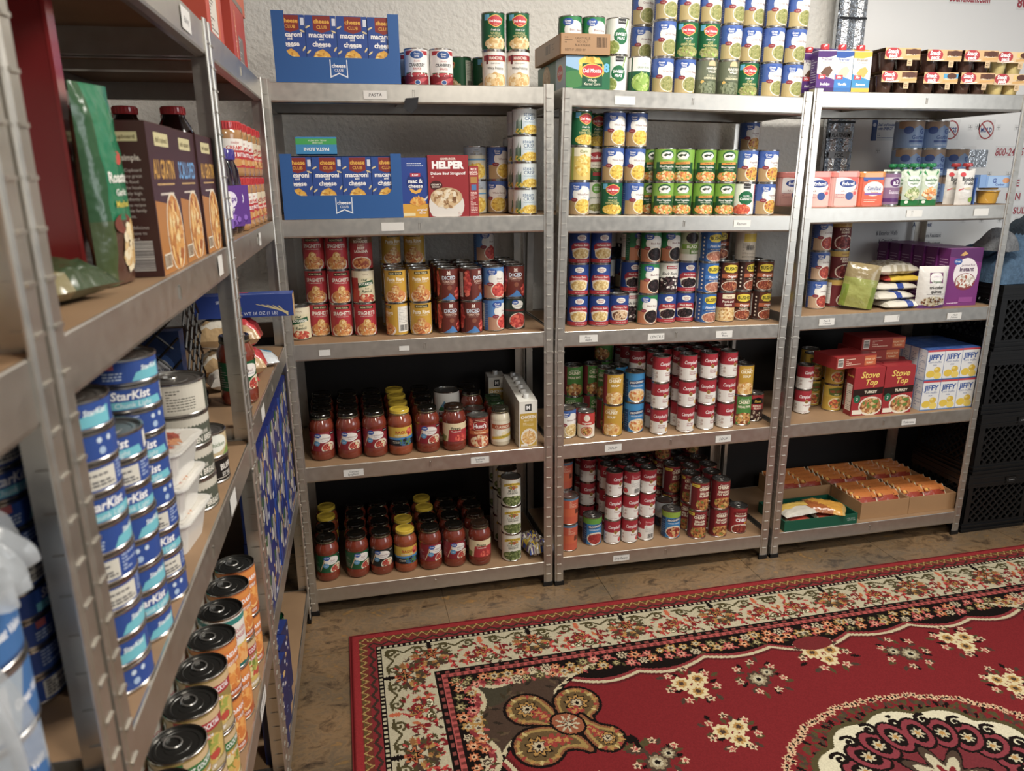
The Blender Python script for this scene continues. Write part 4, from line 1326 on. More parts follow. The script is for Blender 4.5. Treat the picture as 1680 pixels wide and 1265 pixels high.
# ---------------------------------------------------------------- cans on the right rack
S = Stock(RD, 3).begin()
S.stack(1336, 508, ['gv_chili', 'gv_chili', 'gv_chili'], rot=[0.15, 0.15, 0.1])
S.stack(1367, 505, ['kidney', 'kidney', 'kidney'], rot=[0.9, 0.5, 0.2])
S.done()
S = Stock(RD, 4).begin()
S.stack(1314.5, 680, ['camp_v', 'camp_v'], rot=[0.2, 0.5])
S.stack(1363, 676, ['redgold', 'redgold'], rot=[0.1, 0.1], rows=[['redgold', 'redgold']])
S.stack(1340, 667, ['redgold', 'redgold'], rot=[0.2, 0.2], rows=[['redgold', 'redgold']])
S.done()
# ---------------------------------------------------------------- boxes, cartons and pouches on the back racks
def local_at(R, k, px, ly, dz=0.0):
    """local x on shelf k at depth ly whose picture x is px"""
    S_ = Stock(R, k)
    lx = R.w / 2
    for _ in range(3):
        lx = R.local(S_.hit(px, ly, R.zat(k, lx) + dz)).x
    return lx
def place_box(kind, R, k, px, d, label, rz=0.0, dz=0.0005, side='c', group=None, tilt=None):
    """front face at depth d, picture x of its base centre ('c') or left corner ('l')"""
    K = KIND[kind]
    lx = local_at(R, k, px, d, dz) + (K.r if side == 'l' else 0)
    tl = R.tilt[k - 1]
    p = R.world(lx, d + K.d / 2, R.zat(k, lx) + dz + abs(tl) * K.r)
    return put(K, p, R.ang + rz, label, group, tilt), lx

# macaroni boxes and their blue display cases
def mac_art(w=88, h=182):
    a = Art(w, h, '#1c4a9c')
    a.poly([(-w / 2, 0), (w / 2, 0), (w / 2, 40), (-w / 2, 70)], '#2a63bd')
    a.poly([(-22, h), (28, h), (28, h - 38), (3, h - 46), (-22, h - 38)], '#8d2a22').text('cheese', 3, h - 14, 12, '#f0b83a', 46, 0.03).text('CLUB', 3, h - 30, 9, '#f0b83a', 30, 0.01)
    a.rect(33, h - 26, 43, h - 6, '#dfe6f2')
    a.text('macaroni', 0, 131, 14, '#ffffff', 74, 0.035).text('and', 0, 119.5, 7, '#ffffff', 18, 0.03).text('cheese', 0, 106, 14, '#ffffff', 58, 0.035).rect(-10, 96, 10, 97.5, '#cfe0f4')
    a.poly([(-32, 44), (32, 42), (29, 62), (20, 80), (2, 92), (-18, 84), (-29, 64)], '#e0a52a').food(0, 64, 24, 22, ['#e8b43a', '#f0c85a', '#c9891f', '#f4d887'], 40, 8, 2.4, 2)
    for x, y, r_ in ((-37, 152, 0.5), (37, 140, -0.4), (-38, 84, 0.7), (39, 92, 1.0), (-36, 30, 0.2), (38, 36, 0.9)):
        a.ell(x, y, 8, 2.6, '#e9d7a0', 8, r_)
    return a
def_box('macbox', 'blue macaroni and cheese box', 0.089, 0.036, 0.183, '#1c4a9c', mac_art())
def display_case(R, k, pxl, d, label, lbl_in, w=0.368, h=0.196, dep=0.25):
    lx = local_at(R, k, pxl, d) + w / 2
    T = thing('display_case', label, 'display case', R.world(lx, d, R.zat(k, lx) + 0.0005), R.ang)
    t = 0.0025
    blue = '#125aa2'
    m = MB(blue)
    wx0, wx1, wz = -w / 2 + 0.036, w / 2 - 0.033, 0.072
    rc = 0.022
    # front panel with its rounded cut-out, 2.5 mm thick
    out = [(-w / 2, 0), (w / 2, 0), (w / 2, h), (wx1, h)]
    out += [(wx1 - rc + rc * math.cos(a_), wz + rc - rc * math.sin(a_)) for a_ in [i * math.pi / 8 * 1.0 for i in range(0, 5)]]
    out += [(wx0 + rc - rc * math.sin(a_), wz + rc - rc * math.cos(a_)) for a_ in [i * math.pi / 8 * 1.0 for i in range(0, 5)]]
    out += [(wx0, h), (-w / 2, h)]
    tr = tessellate_polygon([[Vector((x, z, 0)) for x, z in out]])
    for q in tr:
        P = [out[i] for i in q]
        ar = (P[1][0] - P[0][0]) * (P[2][1] - P[0][1]) - (P[2][0] - P[0][0]) * (P[1][1] - P[0][1])
        if ar < 0:
            P = P[::-1]
        m.face([(x, 0, z) for x, z in P])
        m.face([(x, t, z) for x, z in P[::-1]])
    for i in range(len(out)):
        a_, b_ = out[i], out[(i + 1) % len(out)]
        m.face([(b_[0], 0, b_[1]), (a_[0], 0, a_[1]), (a_[0], t, a_[1]), (b_[0], t, b_[1])], '#b08a60')
    obj('front_panel', m.mesh('front_panel', M_PRINT), T)
    m = MB(blue)
    m.box(-w / 2, t, 0, -w / 2 + t, dep, h)
    m.box(w / 2 - t, t, 0, w / 2, dep, h)
    m.box(-w / 2 + t, dep - t, 0, w / 2 - t, dep, h)
    m.box(-w / 2 + t, t, 0, w / 2 - t, dep - t, t)
    obj('case_body', m.mesh('case_body', M_PRINT), T)
    a = Art(70, 68, blue)
    a.poly([(-26, 66), (-23, 66), (-23, 20), (0, 30), (23, 20), (23, 66), (26, 66), (26, 15), (0, 26), (-26, 15)], '#eaf2fa').text('cheese', 0, 50, 11, '#ffffff', 42, 0.03).text('CLUB', 0, 37, 8, '#ffffff', 26, 0.0)
    p = MB()
    a.flat(p, (0, 0, 0.0), (1, 0, 0), (0, 0, 1))
    obj('print', p.mesh('print', M_PRINT), T)
    for i in range(4):
        bx = lx - w / 2 + 0.0035 + 0.0450 + i * 0.0903
        lab = ('leftmost', 'second', 'third', 'rightmost')[i] + ' blue macaroni box in the ' + lbl_in
        put('macbox', R.world(bx, d + t + 0.0195, R.zat(k, lx) + 0.0005 + t + 0.0005), R.ang, lab, 'macaroni boxes in the ' + lbl_in)
    return lx
display_case(RB, 1, 453.5, 0.012, 'blue cardboard display case of macaroni on the top shelf', 'top-shelf display case')
lxc = display_case(RB, 2, 467, 0.012, 'blue cardboard display case of macaroni under a small box', 'second-shelf display case')

a = Art(124, 50, '#2c8fc4')
a.band(28, 46, '#3fae56').text('PASTA RONI', 0, 14, 10, '#ffffff', 84, 0.03, 0, math.pi).text('ANGEL HAIR PASTA', 4, 40, 4.5, '#e8f4e4', 62, 0.01, 0, math.pi).text('WITH HERBS', 4, 33, 4, '#e8f4e4', 40, 0.01, 0, math.pi)
def_box('pastaroni', 'blue and green pasta box', 0.124, 0.17, 0.05, '#2c8fc4', a)
place_box('pastaroni', RB, 2, 520, 0.05, 'small blue and green pasta box lying upside down on display case', dz=0.1972)
a = Art(92, 182, '#14409a')
a.band(0, 42, '#e2a61e').ell(0, 108, 29, 32, '#0f2f7c').rect(-16, 126, 16, 137, '#c8283a').text('Kraft', 0, 131.5, 7, '#ffffff', 26, 0.02).text('mac &', 0, 113, 13, '#ffffff', 48, 0.03).text('cheese', 0, 98, 12, '#ffffff', 52, 0.03).lines(-26, 156, 26, 170, 2, '#dfe8fb', 2, 3)
a.poly([(-20, 88), (-14, 78), (0, 73), (14, 78), (20, 88), (15, 90), (0, 82), (-15, 90)], '#f0b43c').ell(6, 46, 26, 8, '#d98a1e').food(6, 50, 25, 13, ['#f0a832', '#f6c35a', '#d8861c'], 40, 7, 2.2, 3).poly([(24, 54), (44, 74), (46, 70), (28, 50)], '#d8dce4').text('original', 18, 24, 8, '#ffffff', 40, 0.01, 0.2).text('flavor', 20, 14, 7, '#ffffff', 30, 0.01, 0.2).rect(-42, 4, -4, 14, '#f3e3b0')
def_box('kraft', 'x', 0.094, 0.036, 0.183, '#14409a', a)
place_box('kraft', RB, 2, 684, 0.014, 'dark-blue mac and cheese box with yellow bottom, left of the red box')
a = Art(130, 190, '#9c1420')
a.text('HAMBURGER', 0, 180, 7, '#f8f0e4', 50, 0.02).text('HELPER', 0, 162, 22, '#ffffff', 108, 0.06).text('Deluxe Beef Stroganoff', 0, 136, 9, '#ffffff', 112, 0.02).lines(-54, 122, 20, 128, 1, '#f0c8c0', 2, 2).ell(-40, 98, 20, 15, '#4a1a18').text('CREAMY &', -40, 101, 5, '#f8f0e4', 32, 0.02).text('SAVORY', -40, 94, 5, '#f8f0e4', 30, 0.02)
a.ell(-8, 36, 58, 56, '#e7e2da').ell(-8, 62, 52, 30, '#c9ab82').food(-8, 58, 48, 30, ['#d9b98a', '#ead3ad', '#a67c4f', '#7f5632', '#efe2c8'], 90, 9, 1.8, 6).lines(30, 6, 60, 18, 2, '#f0c8c0', 2, 5)
a2 = Art(44, 190, '#8a111c')
def_box('helper', 'x', 0.131, 0.045, 0.19, '#9c1420', a, a2, a2)
place_box('helper', RB, 2, 737.5, 0.010, 'red boxed stroganoff dinner with bowl picture on second shelf')
a = Art(30, 157, '#a11f26')
a.text('RICE', 0, 148, 7, '#fff0e6', 26, 0.03).text('BOWL', 0, 138, 7, '#fff0e6', 26, 0.03).lines(-12, 128, 12, 134, 1, '#f6dcd0', 2).rect(-11, 104, 11, 124, '#b8863a').rect(-8, 82, 8, 100, '#4a7ab0').lines(-11, 10, 11, 78, 14, '#f2d6cc', 2, 3)
def_box('rice', 'x', 0.031, 0.12, 0.157, '#a11f26', a)
place_box('rice', RB, 2, 778.5, 0.016, 'narrow dark-red rice bowl box beside the stroganoff dinner box')

# ---- middle rack, top shelf: corn case, cardboard tray with two cans
a = Art(150, 100, '#1d6a45')
a.poly([(-75, 100), (-10, 100), (-24, 55), (-75, 70)], '#8fb6d8').ell(-50, 30, 40, 26, '#3f7f45').ell(12, 60, 44, 38, '#d9b83a').food(6, 84, 40, 14, CORN, 40, 8, 1.1, 3).rect(-20, 8, 48, 78, '#15523a').ell(14, 56, 38, 22, '#e7c44a').ell(14, 56, 35, 19, '#c51f2b').text('Del Monte', 14, 57, 13, '#ffffff', 60, 0.02).text('Whole', 14, 28, 8, '#f0eed8', 30, 0.01, 0.2).text('Kernel Corn', 14, 17, 8, '#f0eed8', 54, 0.01).text('8', 62, 66, 26, '#5fb4dc', 20, 0.05)
b2 = Art(350, 100, '#2a6a55')
b2.ell(-60, 50, 50, 46, '#c9a05a').food(-60, 50, 44, 40, ['#d2a766', '#b98a48', '#e0c088'], 50, 12, 3, 3).rect(60, 0, 175, 100, '#9db9cc').ell(110, 55, 34, 26, '#e7c44a').ell(110, 55, 31, 23, '#c51f2b').text('Del Monte', 110, 56, 13, '#ffffff', 52, 0.02)
def_box('corncase', 'x', 0.15, 0.35, 0.10, '#1d6a45', a, b2)
_, lcc = place_box('corncase', RC, 1, 928, 0.02, 'printed green and yellow corn carton under the cardboard tray', side='l')
lcc -= 0.0
tp = RC.world(lcc, 0, 0)
zt = RC.zat(1, lcc) + 0.1005 + 0.0195 * 0.16 + 0.001
T = thing('cardboard_tray', 'tan cardboard tray holding bean cans on top of corn carton', 'tray', RC.world(lcc - 0.012, 0.012, zt), 0)
def tray_mesh(w, d, h, t=0.004):
    m = MB()
    m.box(-w / 2, 0, 0, w / 2, t, h)
    m.box(-w / 2, d - t, 0, w / 2, d, h)
    m.box(-w / 2, t, 0, -w / 2 + t, d - t, h)
    m.box(w / 2 - t, t, 0, w / 2, d - t, h)
    m.box(-w / 2 + t, t, 0, w / 2 - t, d - t, t)
    return m
obj('tray_body', tray_mesh(0.164, 0.33, 0.062).mesh('tray_body', M_CARD), T)
p = MB()
a = Art(160, 58, '#a5805a')
a.lines(-70, 30, -44, 52, 3, '#5a4028', 2.5, 2).text('GREAT VALUE', -10, 46, 7, '#5a4028', 50, 0.01).text('NO SALT', -10, 36, 7, '#5a4028', 50, 0.01).text('BLACK BEANS', -10, 26, 7, '#5a4028', 50, 0.01).bars(36, 20, 72, 50, '#4a3420', 14).text('BEST IF USED BY', -34, 12, 7, '#6a4c30', 76, 0.01)
a.flat(p, (0, 0, 0.002), (1, 0, 0), (0, 0, 1))
a = Art(300, 58, '#a5805a')
a.bars(-20, 18, 40, 46, '#5a4028', 12).lines(60, 14, 90, 44, 4, '#6a4c30', 2.5, 2)
obj('print', p.mesh('print', M_PRINT), T)
p = MB()
a.flat(p, (-0.082, 0.165, 0.002), (0, -1, 0), (0, 0, 1))
obj('print', p.mesh('print', M_PRINT), T)
for i, (dx, nm) in enumerate(((-0.039, 'left'), (0.0395, 'right'))):
    put('gv_black', RC.world(lcc - 0.012 + dx, 0.058, zt + 0.0045), -0.15 + 0.05 * i, nm + ' green-and-white black bean can in the cardboard tray', 'black bean cans in the tray')

# ---- right rack, top shelf: protein cartons
def protein(key, top, low, accent, name_, picc):
    a = Art(66, 132, '#efeee9')
    a.poly([(-33, 0), (33, 0), (33, 40), (-33, 60)], low).poly([(-33, 132), (33, 132), (33, 118), (0, 110), (-33, 112)], top).text('Premier', 0, 106, 9, top if top != '#e0b01f' else '#7a5a1a', 40, 0.02).text('Protein', 0, 96, 8, '#6a6a72', 36, 0.0, 0.2).poly([(-20, 60), (10, 48), (24, 70), (12, 84), (-6, 78)], picc).rect(-26, 42, 0, 56, '#c8303a').text('30g', -13, 49, 8, '#ffffff', 22, 0.03).text(name_, 0, 26, 9, '#ffffff', 54, 0.02, 0.2).band(0, 14, accent)
    m = MB('#efeee9')
    w, d, h = 0.033, 0.024, 0.136
    m.box(-w, -d, 0, w, d, h)
    m.face([(-w, -d, h), (w, -d, h), (w, d * 0.7, h + 0.012), (-w, d * 0.7, h + 0.012)], top)
    m.face([(w, d, h), (-w, d, h), (-w, d * 0.7, h + 0.012), (w, d * 0.7, h + 0.012)], top)
    m.face([(w, -d, h), (w, d, h), (w, d * 0.7, h + 0.012)], top)
    m.face([(-w, d, h), (-w, -d, h), (-w, d * 0.7, h + 0.012)], top)
    body = m.mesh('carton_' + key, M_PRINT)
    p_ = MB()
    a.flat(p_, (0, -d, 0.002), (1, 0, 0), (0, 0, 1))
    s_ = Art(48, 132, low)
    s_.lines(-18, 14, 18, 110, 12, '#e8e4ee', 2, 4)
    s_.flat(p_, (-w, 0, 0.002), (0, -1, 0), (0, 0, 1))
    c = MB('#c01f2a')
    c.lathe([(0.015, h + 0.004), (0.015, h + 0.020), (0.0135, h + 0.022)], 18)
    return Kind(key, 'protein_carton', key, 'drink carton', [('carton', body), ('print', p_.mesh('print_' + key, M_PRINT)), ('cap', c.mesh('cap', M_GLOSS, 40))], w, h + 0.022, 2 * d)
protein('prot_p', '#4f2a72', '#5a2f80', '#3f2060', 'Indulge', '#6a4a3a')
protein('prot_b', '#1d4fa0', '#2a7cc4', '#1f68b0', 'Vanilla', '#d8cfa8')
protein('prot_y', '#e0b01f', '#2a8ac0', '#e0b01f', 'Banana', '#e8a84a')
for i, (kd, px, d, lab) in enumerate((('prot_p', 1327, 0.10, 'purple protein drink carton, partly behind the other purple one'), ('prot_p', 1353, 0.03, 'front purple protein drink carton with red cap'), ('prot_b', 1381, 0.03, 'blue and white protein drink carton with red cap'), ('prot_y', 1411, 0.03, 'yellow and white protein drink carton with red cap'), ('prot_p', 1372, 0.12, 'rear purple protein drink carton behind the blue one'), ('prot_b', 1400, 0.12, 'rear blue protein drink carton behind the yellow one'))):
    place_box(kd, RD, 1, px, d, lab, rz=-0.12, group='protein cartons on the top shelf')

# ---- pudding four-packs: paper sleeve over 2 x 2 cups
def pudding(key, cupc, cardc, right, rc):
    w, d, zt_ = 0.070, 0.070, 0.074
    cups = []
    for cx in (-0.034, 0.034):
        for cy in (-0.034, 0.034):
            m = MB(cupc)
            T_ = Matrix.Translation((cx, cy, 0))
            m.lathe([(0.021, 0.0), (0.023, 0.002), (0.029, 0.046), (0.031, 0.058), (0.0335, 0.060), (0.0335, 0.063)], 18, T=T_)
            cups.append(('cup', m.mesh('cup_' + key, M_GLOSS, 45)))
    m = MB(cardc)
    z0 = 0.036
    m.face([(-w, -d, z0), (w, -d, z0), (w, -d, zt_), (-w, -d, zt_)])
    m.face([(w, d, z0), (-w, d, z0), (-w, d, zt_), (w, d, zt_)])
    m.face([(-w, -d, zt_), (w, -d, zt_), (w, d, zt_), (-w, d, zt_)], '#6b3a24')
    m.face([(-w, -d, zt_ - 0.002), (-w, d, zt_ - 0.002), (w, d, zt_ - 0.002), (w, -d, zt_ - 0.002)])
    sl = m.mesh('sleeve_' + key, M_PRINT)
    a = Art(140, 38, cardc)
    a.ell(-38, 20, 32, 19, '#b5202b').text('Snack', -38, 27, 13, '#ffffff', 50, 0.04, 0.1).text('pack', -36, 13, 13, '#ffffff', 42, 0.04, 0.1).poly([(-60, 4), (-30, 0), (0, 4), (0, 7), (-30, 4)], '#f3e4d8').rect(10, 18, 70, 34, rc).ell(44, 26, 20, 10, '#5a3320').text(right, 38, 15, 8, '#f6ead8' if rc != '#e8c878' else '#6a4a2a', 52, 0.02).poly([(8, 4), (70, 8), (70, 16), (8, 12)], '#d9a860')
    p_ = MB()
    a.flat(p_, (0, -d, z0), (1, 0, 0), (0, 0, 1))
    tg = Art(20, 22, '#d8b98c')
    tg.text('REAL', 0, 14, 4, '#4a3020', 14, 0.02).text('MILK', 0, 8, 4, '#4a3020', 14, 0.02)
    p2_ = MB()
    tg.flat(p2_, (0.030, -d - 0.0004, z0 - 0.02), (1, 0, 0), (0, 0, 1))
    return Kind(key, 'pudding_pack', key, 'pudding pack', cups + [('sleeve', sl), ('print', p_.mesh('print_' + key, M_PRINT)), ('tag', p2_.mesh('tag_' + key, M_PRINT))], w, zt_ + 0.001, 2 * d)
pudding('pud_c', '#4a332c', '#d9b07a', 'Chocolate', '#6b4024')
pudding('pud_v', '#e2cf86', '#e2c59a', 'Vanilla', '#e8c878')
pudding('pud_b', '#4a332c', '#d9b07a', 'Chocolate', '#4aa0cc')
xs = [1473, 1541, 1601, 1655]
for row in range(2):
    for i, px in enumerate(xs):
        kd = ['pud_c', 'pud_b' if row == 0 else 'pud_c', 'pud_c', 'pud_v'][i]
        lab = ('lower', 'upper')[row] + ' ' + ('vanilla' if kd == 'pud_v' else 'chocolate') + ' pudding four-pack, ' + ORD[i + 1] + ' from the left, top shelf'
        place_box(kd, RD, 1, px + (6 if row else 0), 0.02 + 0.01 * (i % 2), lab, rz=-0.03, dz=0.0005 + row * 0.0755, group='pudding packs on the top shelf')
for row in range(2):
    place_box('pud_b', RD, 1, 1455, 0.19, ('lower', 'upper') [row] + ' chocolate pudding four-pack set back behind the front row', dz=0.0005 + row * 0.0755, group='pudding packs on the top shelf')

# ---- right rack, second shelf: formula tubs, canisters, pouches
def tub(key, w, d, h, col, lidc, a):
    def rr(x, y, r_, z_, n=5):
        P = []
        for cx, cy, a0 in ((x - r_, y - r_, 0), (-x + r_, y - r_, 90), (-x + r_, -y + r_, 180), (x - r_, -y + r_, 270)):
            for i in range(n):
                t_ = math.radians(a0 + 90 * i / (n - 1))
                P.append((cx + r_ * math.cos(t_), cy + r_ * math.sin(t_), z_))
        return P
    def shell(c, zs):
        m = MB(c)
        L = [rr(w * s_, d * s_, 0.02, z_) for z_, s_ in zs]
        n = len(L[0])
        for i in range(len(L) - 1):
            for j in range(n):
                k_ = (j + 1) % n
                m.face([L[i][j], L[i][k_], L[i + 1][k_], L[i + 1][j]])
        m.face(L[0][::-1])
        m.face(L[-1])
        return m
    p_ = MB()
    a.flat(p_, (0, -d - 0.0003, 0.006), (1, 0, 0), (0, 0, 1))
    return Kind(key, 'formula_tub', key, 'tub', [('tub_body', shell(col, [(0, 0.97), (0.004, 1), (h - 0.022, 1), (h - 0.02, 0.985)]).mesh('tub_body_' + key, M_GLOSS, 50)), ('lid', shell(lidc, [(h - 0.020, 1.02), (h - 0.004, 1.02), (h, 0.98)]).mesh('lid_' + key, M_GLOSS, 50)), ('print', p_.mesh('print_' + key, M_PRINT))], w, h, 2 * d)
def enf(sub):
    a = Art(86, 100, '#f0b9b0')
    a.band(56, 100, '#e0564f').ell(-22, 70, 60, 30, '#f4efec').ell(4, 78, 32, 13, '#22408c').text('Enfamil', 6, 78, 12, '#ffffff', 54, 0.02).text(sub, -12, 52, 6, '#8a3a4a', 34, 0.01).ell(14, 34, 15, 14, '#2a4f98').lines(-40, 26, -6, 44, 3, '#b06a72', 2, 4).ell(34, 44, 6, 6, '#d84a50')
    return a
tub('enfamil', 0.0545, 0.045, 0.127, '#eab2ab', '#e88a80', enf('A.R.'))
a = Art(80, 100, '#d9562a')
a.ell(4, 58, 38, 26, '#f3ece4').text('Similac', 6, 60, 14, '#2a4a9a', 62, 0.02, 0.1).text('Sensitive', 8, 46, 6, '#d9562a', 36, 0.01).rect(-30, 36, 36, 43, '#8a5aa8').rect(-38, 84, -22, 98, '#2a4a9a').band(90, 100, '#3a5aa8').lines(-30, 10, 20, 22, 2, '#f8dcc8', 2, 4)
tub('similac', 0.053, 0.045, 0.125, '#d9562a', '#d88a3a', a)
for kd, px, d, lab in (('enfamil', 1341, 0.035, 'left pink formula tub, partly behind its twin'), ('enfamil', 1387, 0.02, 'front pink formula tub next to the orange one'), ('similac', 1430, 0.02, 'orange formula tub with white heart-shaped label')):
    place_box(kd, RD, 2, px, d, lab, rz=-0.1, group='formula tubs')
for ly_, nm_ in ((0.235, 'pink formula tub seen past the rack posts'), (0.335, 'rear pink formula tub seen past the rack posts')):
    put('enfamil', RD.world(0.078, ly_, 1.3975), -0.1, nm_, 'formula tubs')
a = Art(2 * math.pi * 43, 110, '#8a6a8c')
a.band(60, 96, '#c4bcc8').ell(2, 78, 22, 16, '#5a2a6a').text('a2', 2, 78, 18, '#f4eef6', 30, 0.03).band(8, 22, '#5a2a6a').lines(-20, 36, 26, 52, 3, '#efe6f2', 2, 3)
def_can('a2', 'x', a, 0.044, 0.125, 'formula_can', lid='#9a7a9c')
place_box('a2', RD, 2, 1465, 0.02, 'purple and silver formula can beside the orange tub')
a = Art(2 * math.pi * 54, 98, '#7f9cc8')
a.poly([(-60, 98), (60, 98), (60, 66), (20, 84), (-10, 66), (-60, 74)], '#a58a72').ell(-20, 66, 18, 14, '#2f4f94').text('G', 34, 62, 20, '#2f4f94', 22, 0.04).text('Gerber', 24, 40, 15, '#3f5f9c', 60, 0.03).rect(-14, 20, 50, 28, '#2f4f94').lines(-10, 6, 46, 16, 1, '#dfe8f4', 2)
def_can('gerber', 'x', a, 0.055, 0.105, 'cereal_canister', cat='canister')
for i, (px, zt_, nm) in enumerate(((1484, 0, 'left bottom'), (1525, 0, 'middle bottom'), (1562, 0, 'right bottom'), (1486, 1, 'left middle'), (1527, 1, 'centre middle'), (1564, 1, 'right middle'), (1490, 2, 'left top'), (1531, 2, 'right top'))):
    lx_ = RD.local(Stock(RD, 2).hit([1484, 1525, 1562][i % 3 if i < 6 else i - 6], 0.25, 1.397)).x
    lx_ = RD.local(Stock(RD, 2).hit(1484, 0.25, 1.397)).x - 0.022 + (i % 3 if i < 6 else i - 6) * 0.1125
    put('gerber', RD.world(lx_, 0.25, 1.3975 + zt_ * 0.1055), -0.35, nm + ' blue baby cereal canister in the rear group', 'baby cereal canisters')

def pillow_pt(w, h, t, u, v, p=2.6, q=2.2):
    """u, v in -1..1; front surface of a filled pouch"""
    k = max(0.0, (1 - abs(u) ** p)) ** 0.5 * max(0.0, (1 - abs(v) ** q)) ** 0.5
    return (u * w, -t * k, h * (v + 1))
def pouch(key, w, h, t, colf, art=None, cap=None, n=12, matr=None, name='food_pouch', cat='pouch', base_flat=0.55, crinkle=0.0):
    """standing pouch: fat below, sealed flat on top; half-size w, full height 2h, half-thickness t"""
    rd = random.Random(key)
    m = MB()
    F, B = [], []
    jit = [[rd.uniform(-1, 1) * crinkle for _ in range(n + 1)] for _ in range(n + 1)]
    for i in range(n + 1):
        v = -1 + 2 * i / n
        rf, rb = [], []
        for j in range(n + 1):
            u = -1 + 2 * j / n
            k = max(0.0, 1 - abs(u) ** 2.6) ** 0.6 * (1 if v < 0 else max(0.0, 1 - v ** 2.0) ** 0.6)
            if v < 0:
                k *= base_flat + (1 - base_flat) * min(1, (v + 1) * 2)
            y = t * k
            e = jit[i][j] * (1 if 0 < i < n and 0 < j < n else 0)
            rf.append((u * w, -y + e, h * (v + 1)))
            rb.append((u * w, y + e, h * (v + 1)))
        F.append(rf)
        B.append(rb)
    cf = lambda i, j: colf(-1 + 2 * (j + 0.5) / n, -1 + 2 * (i + 0.5) / n)
    m.grid([r_[::-1] for r_ in F], lambda i, j: cf(i, n - 1 - j))
    m.grid(B, lambda i, j: cf(i, j))
    m.face([B[0][j] for j in range(n + 1)] + [F[0][j] for j in range(n, -1, -1)], colf(0, -1))
    parts = [('pouch_film', m.mesh('pouch_film_' + key, matr or M_FILM, 60))]
    if art:
        p_ = MB()
        for P, c, k_ in art.it:
            if k_ <= 0:
                continue
            Q = []
            for x, y in P:
                u, v = x / 1000 / w, y / 1000 / h - 1
                k = max(0.0, 1 - min(1, abs(u)) ** 2.6) ** 0.6 * (1 if v < 0 else max(0.0, 1 - min(1, v) ** 2.0) ** 0.6)
                if v < 0:
                    k *= base_flat + (1 - base_flat) * min(1, (v + 1) * 2)
                Q.append((x / 1000, -t * k - 0.0012 - 0.00006 * k_, y / 1000))
            p_.face(Q)
            p_.c[-1] = c
        parts.append(('print', p_.mesh('print_' + key, M_PRINT)))
    if cap:
        c = MB(cap)
        c.lathe([(0.006, 2 * h - 0.004), (0.006, 2 * h + 0.006), (0.0165, 2 * h + 0.008), (0.018, 2 * h + 0.013), (0.016, 2 * h + 0.020), (0.006, 2 * h + 0.022)], 16)
        parts.append(('cap', c.mesh('cap_' + key, M_GLOSS, 50)))
    return Kind(key, name, key, cat, parts, w, 2 * h, 2 * t)
def beech(fc):
    a = Art(76, 130, '#dfe6dc')
    a.ell(0, 88, 26, 22, '#e8ede4').text('Beech-Nut', 0, 94, 9, '#3f7a4a', 46, 0.02).text('veggies', 0, 82, 7, '#6a8a6a', 34, 0.0, 0.2).food(0, 44, 28, 20, fc, 26, 8, 1.3, 3).poly([(-30, 122), (-16, 108), (-24, 128)], '#2a8a4a').poly([(30, 122), (16, 108), (24, 128)], '#2a8a4a').ell(-20, 14, 7, 6, '#e8f2e4')
    return a
pouch('beech1', 0.036, 0.066, 0.014, lambda u, v: '#1f7a40' if v < -0.62 else '#c9d6c4', beech(['#e8e2b8', '#8aa05a', '#cfd8a8']), '#12804a')
pouch('beech2', 0.036, 0.066, 0.014, lambda u, v: '#1f7a40' if v < -0.62 else '#cbd8c4', beech(['#d8792a', '#e8a04a', '#e8e2c0']), '#12804a')
a = Art(70, 130, '#e8e6e2')
a.text('Buddy', 4, 96, 14, '#3a3a3c', 52, 0.03).text('Fruits', 6, 80, 12, '#3a3a3c', 46, 0.02).ell(-18, 112, 10, 8, '#c82a35').ell(22, 20, 10, 9, '#8ab03a').ell(4, 60, 14, 4, '#d8c8a0').poly([(-28, 56), (-12, 62), (-12, 58), (-28, 52)], '#c82a35')
pouch('buddy', 0.034, 0.066, 0.014, lambda u, v: '#dcd9d4', a, '#a3121c')
for i, (kd, px, d, lab) in enumerate((('beech1', 1496, 0.02, 'green and white vegetable pouch, left of the front pair'), ('beech2', 1524, 0.02, 'green and white vegetable pouch with orange picture, right of pair'), ('beech1', 1462, 0.13, 'first green-capped pouch from left in the rear line'), ('beech2', 1476, 0.10, 'second green-capped pouch from left in the rear line'), ('beech1', 1512, 0.09, 'green-capped pouch directly behind the front pair'), ('beech2', 1488, 0.15, 'third green-capped pouch from left in the rear line'), ('buddy', 1583, 0.02, 'front white fruit pouch with dark-red cap'), ('buddy', 1564, 0.07, 'rear white fruit pouch with dark-red cap'))):
    place_box(kd, RD, 2, px, d, lab, rz=-0.15, group='baby food pouches')
# small tubs of baby food, stacked, with a card sleeve
T_ = RD.world(RD.local(Stock(RD, 2).hit(1632, 0.06, 1.397)).x - 0.042, 0.06, 1.3975)
bt = thing('baby_food_pack', 'stacked yellow baby food tubs with blue card sleeve', 'food pack', T_, -0.15)
for i in range(2):
    m = MB('#c9971f')
    m.lathe([(0.030, 0.002 + i * 0.052), (0.033, 0.004 + i * 0.052), (0.040, 0.046 + i * 0.052), (0.043, 0.047 + i * 0.052), (0.043, 0.051 + i * 0.052)], 22)
    obj('tub', m.mesh('tub', M_GLOSS, 45), bt)
m = MB('#6d94c8')
m.box(-0.07, -0.044, 0.062, -0.045, 0.04, 0.11)
m.box(-0.045, -0.0448, 0.062, 0.06, -0.0438, 0.106)
m.box(-0.075, -0.03, 0.0, -0.07, 0.04, 0.10, '#2a5aa8')
obj('card_sleeve', m.mesh('card_sleeve', M_PRINT), bt)
a = Art(90, 40, '#8fb0d8')
a.text('G', -20, 24, 16, '#2f4f94', 18, 0.04).text('Gerber', 4, 10, 9, '#2f4f94', 40, 0.02).ell(26, 24, 14, 10, '#c98a5a')
p = MB()
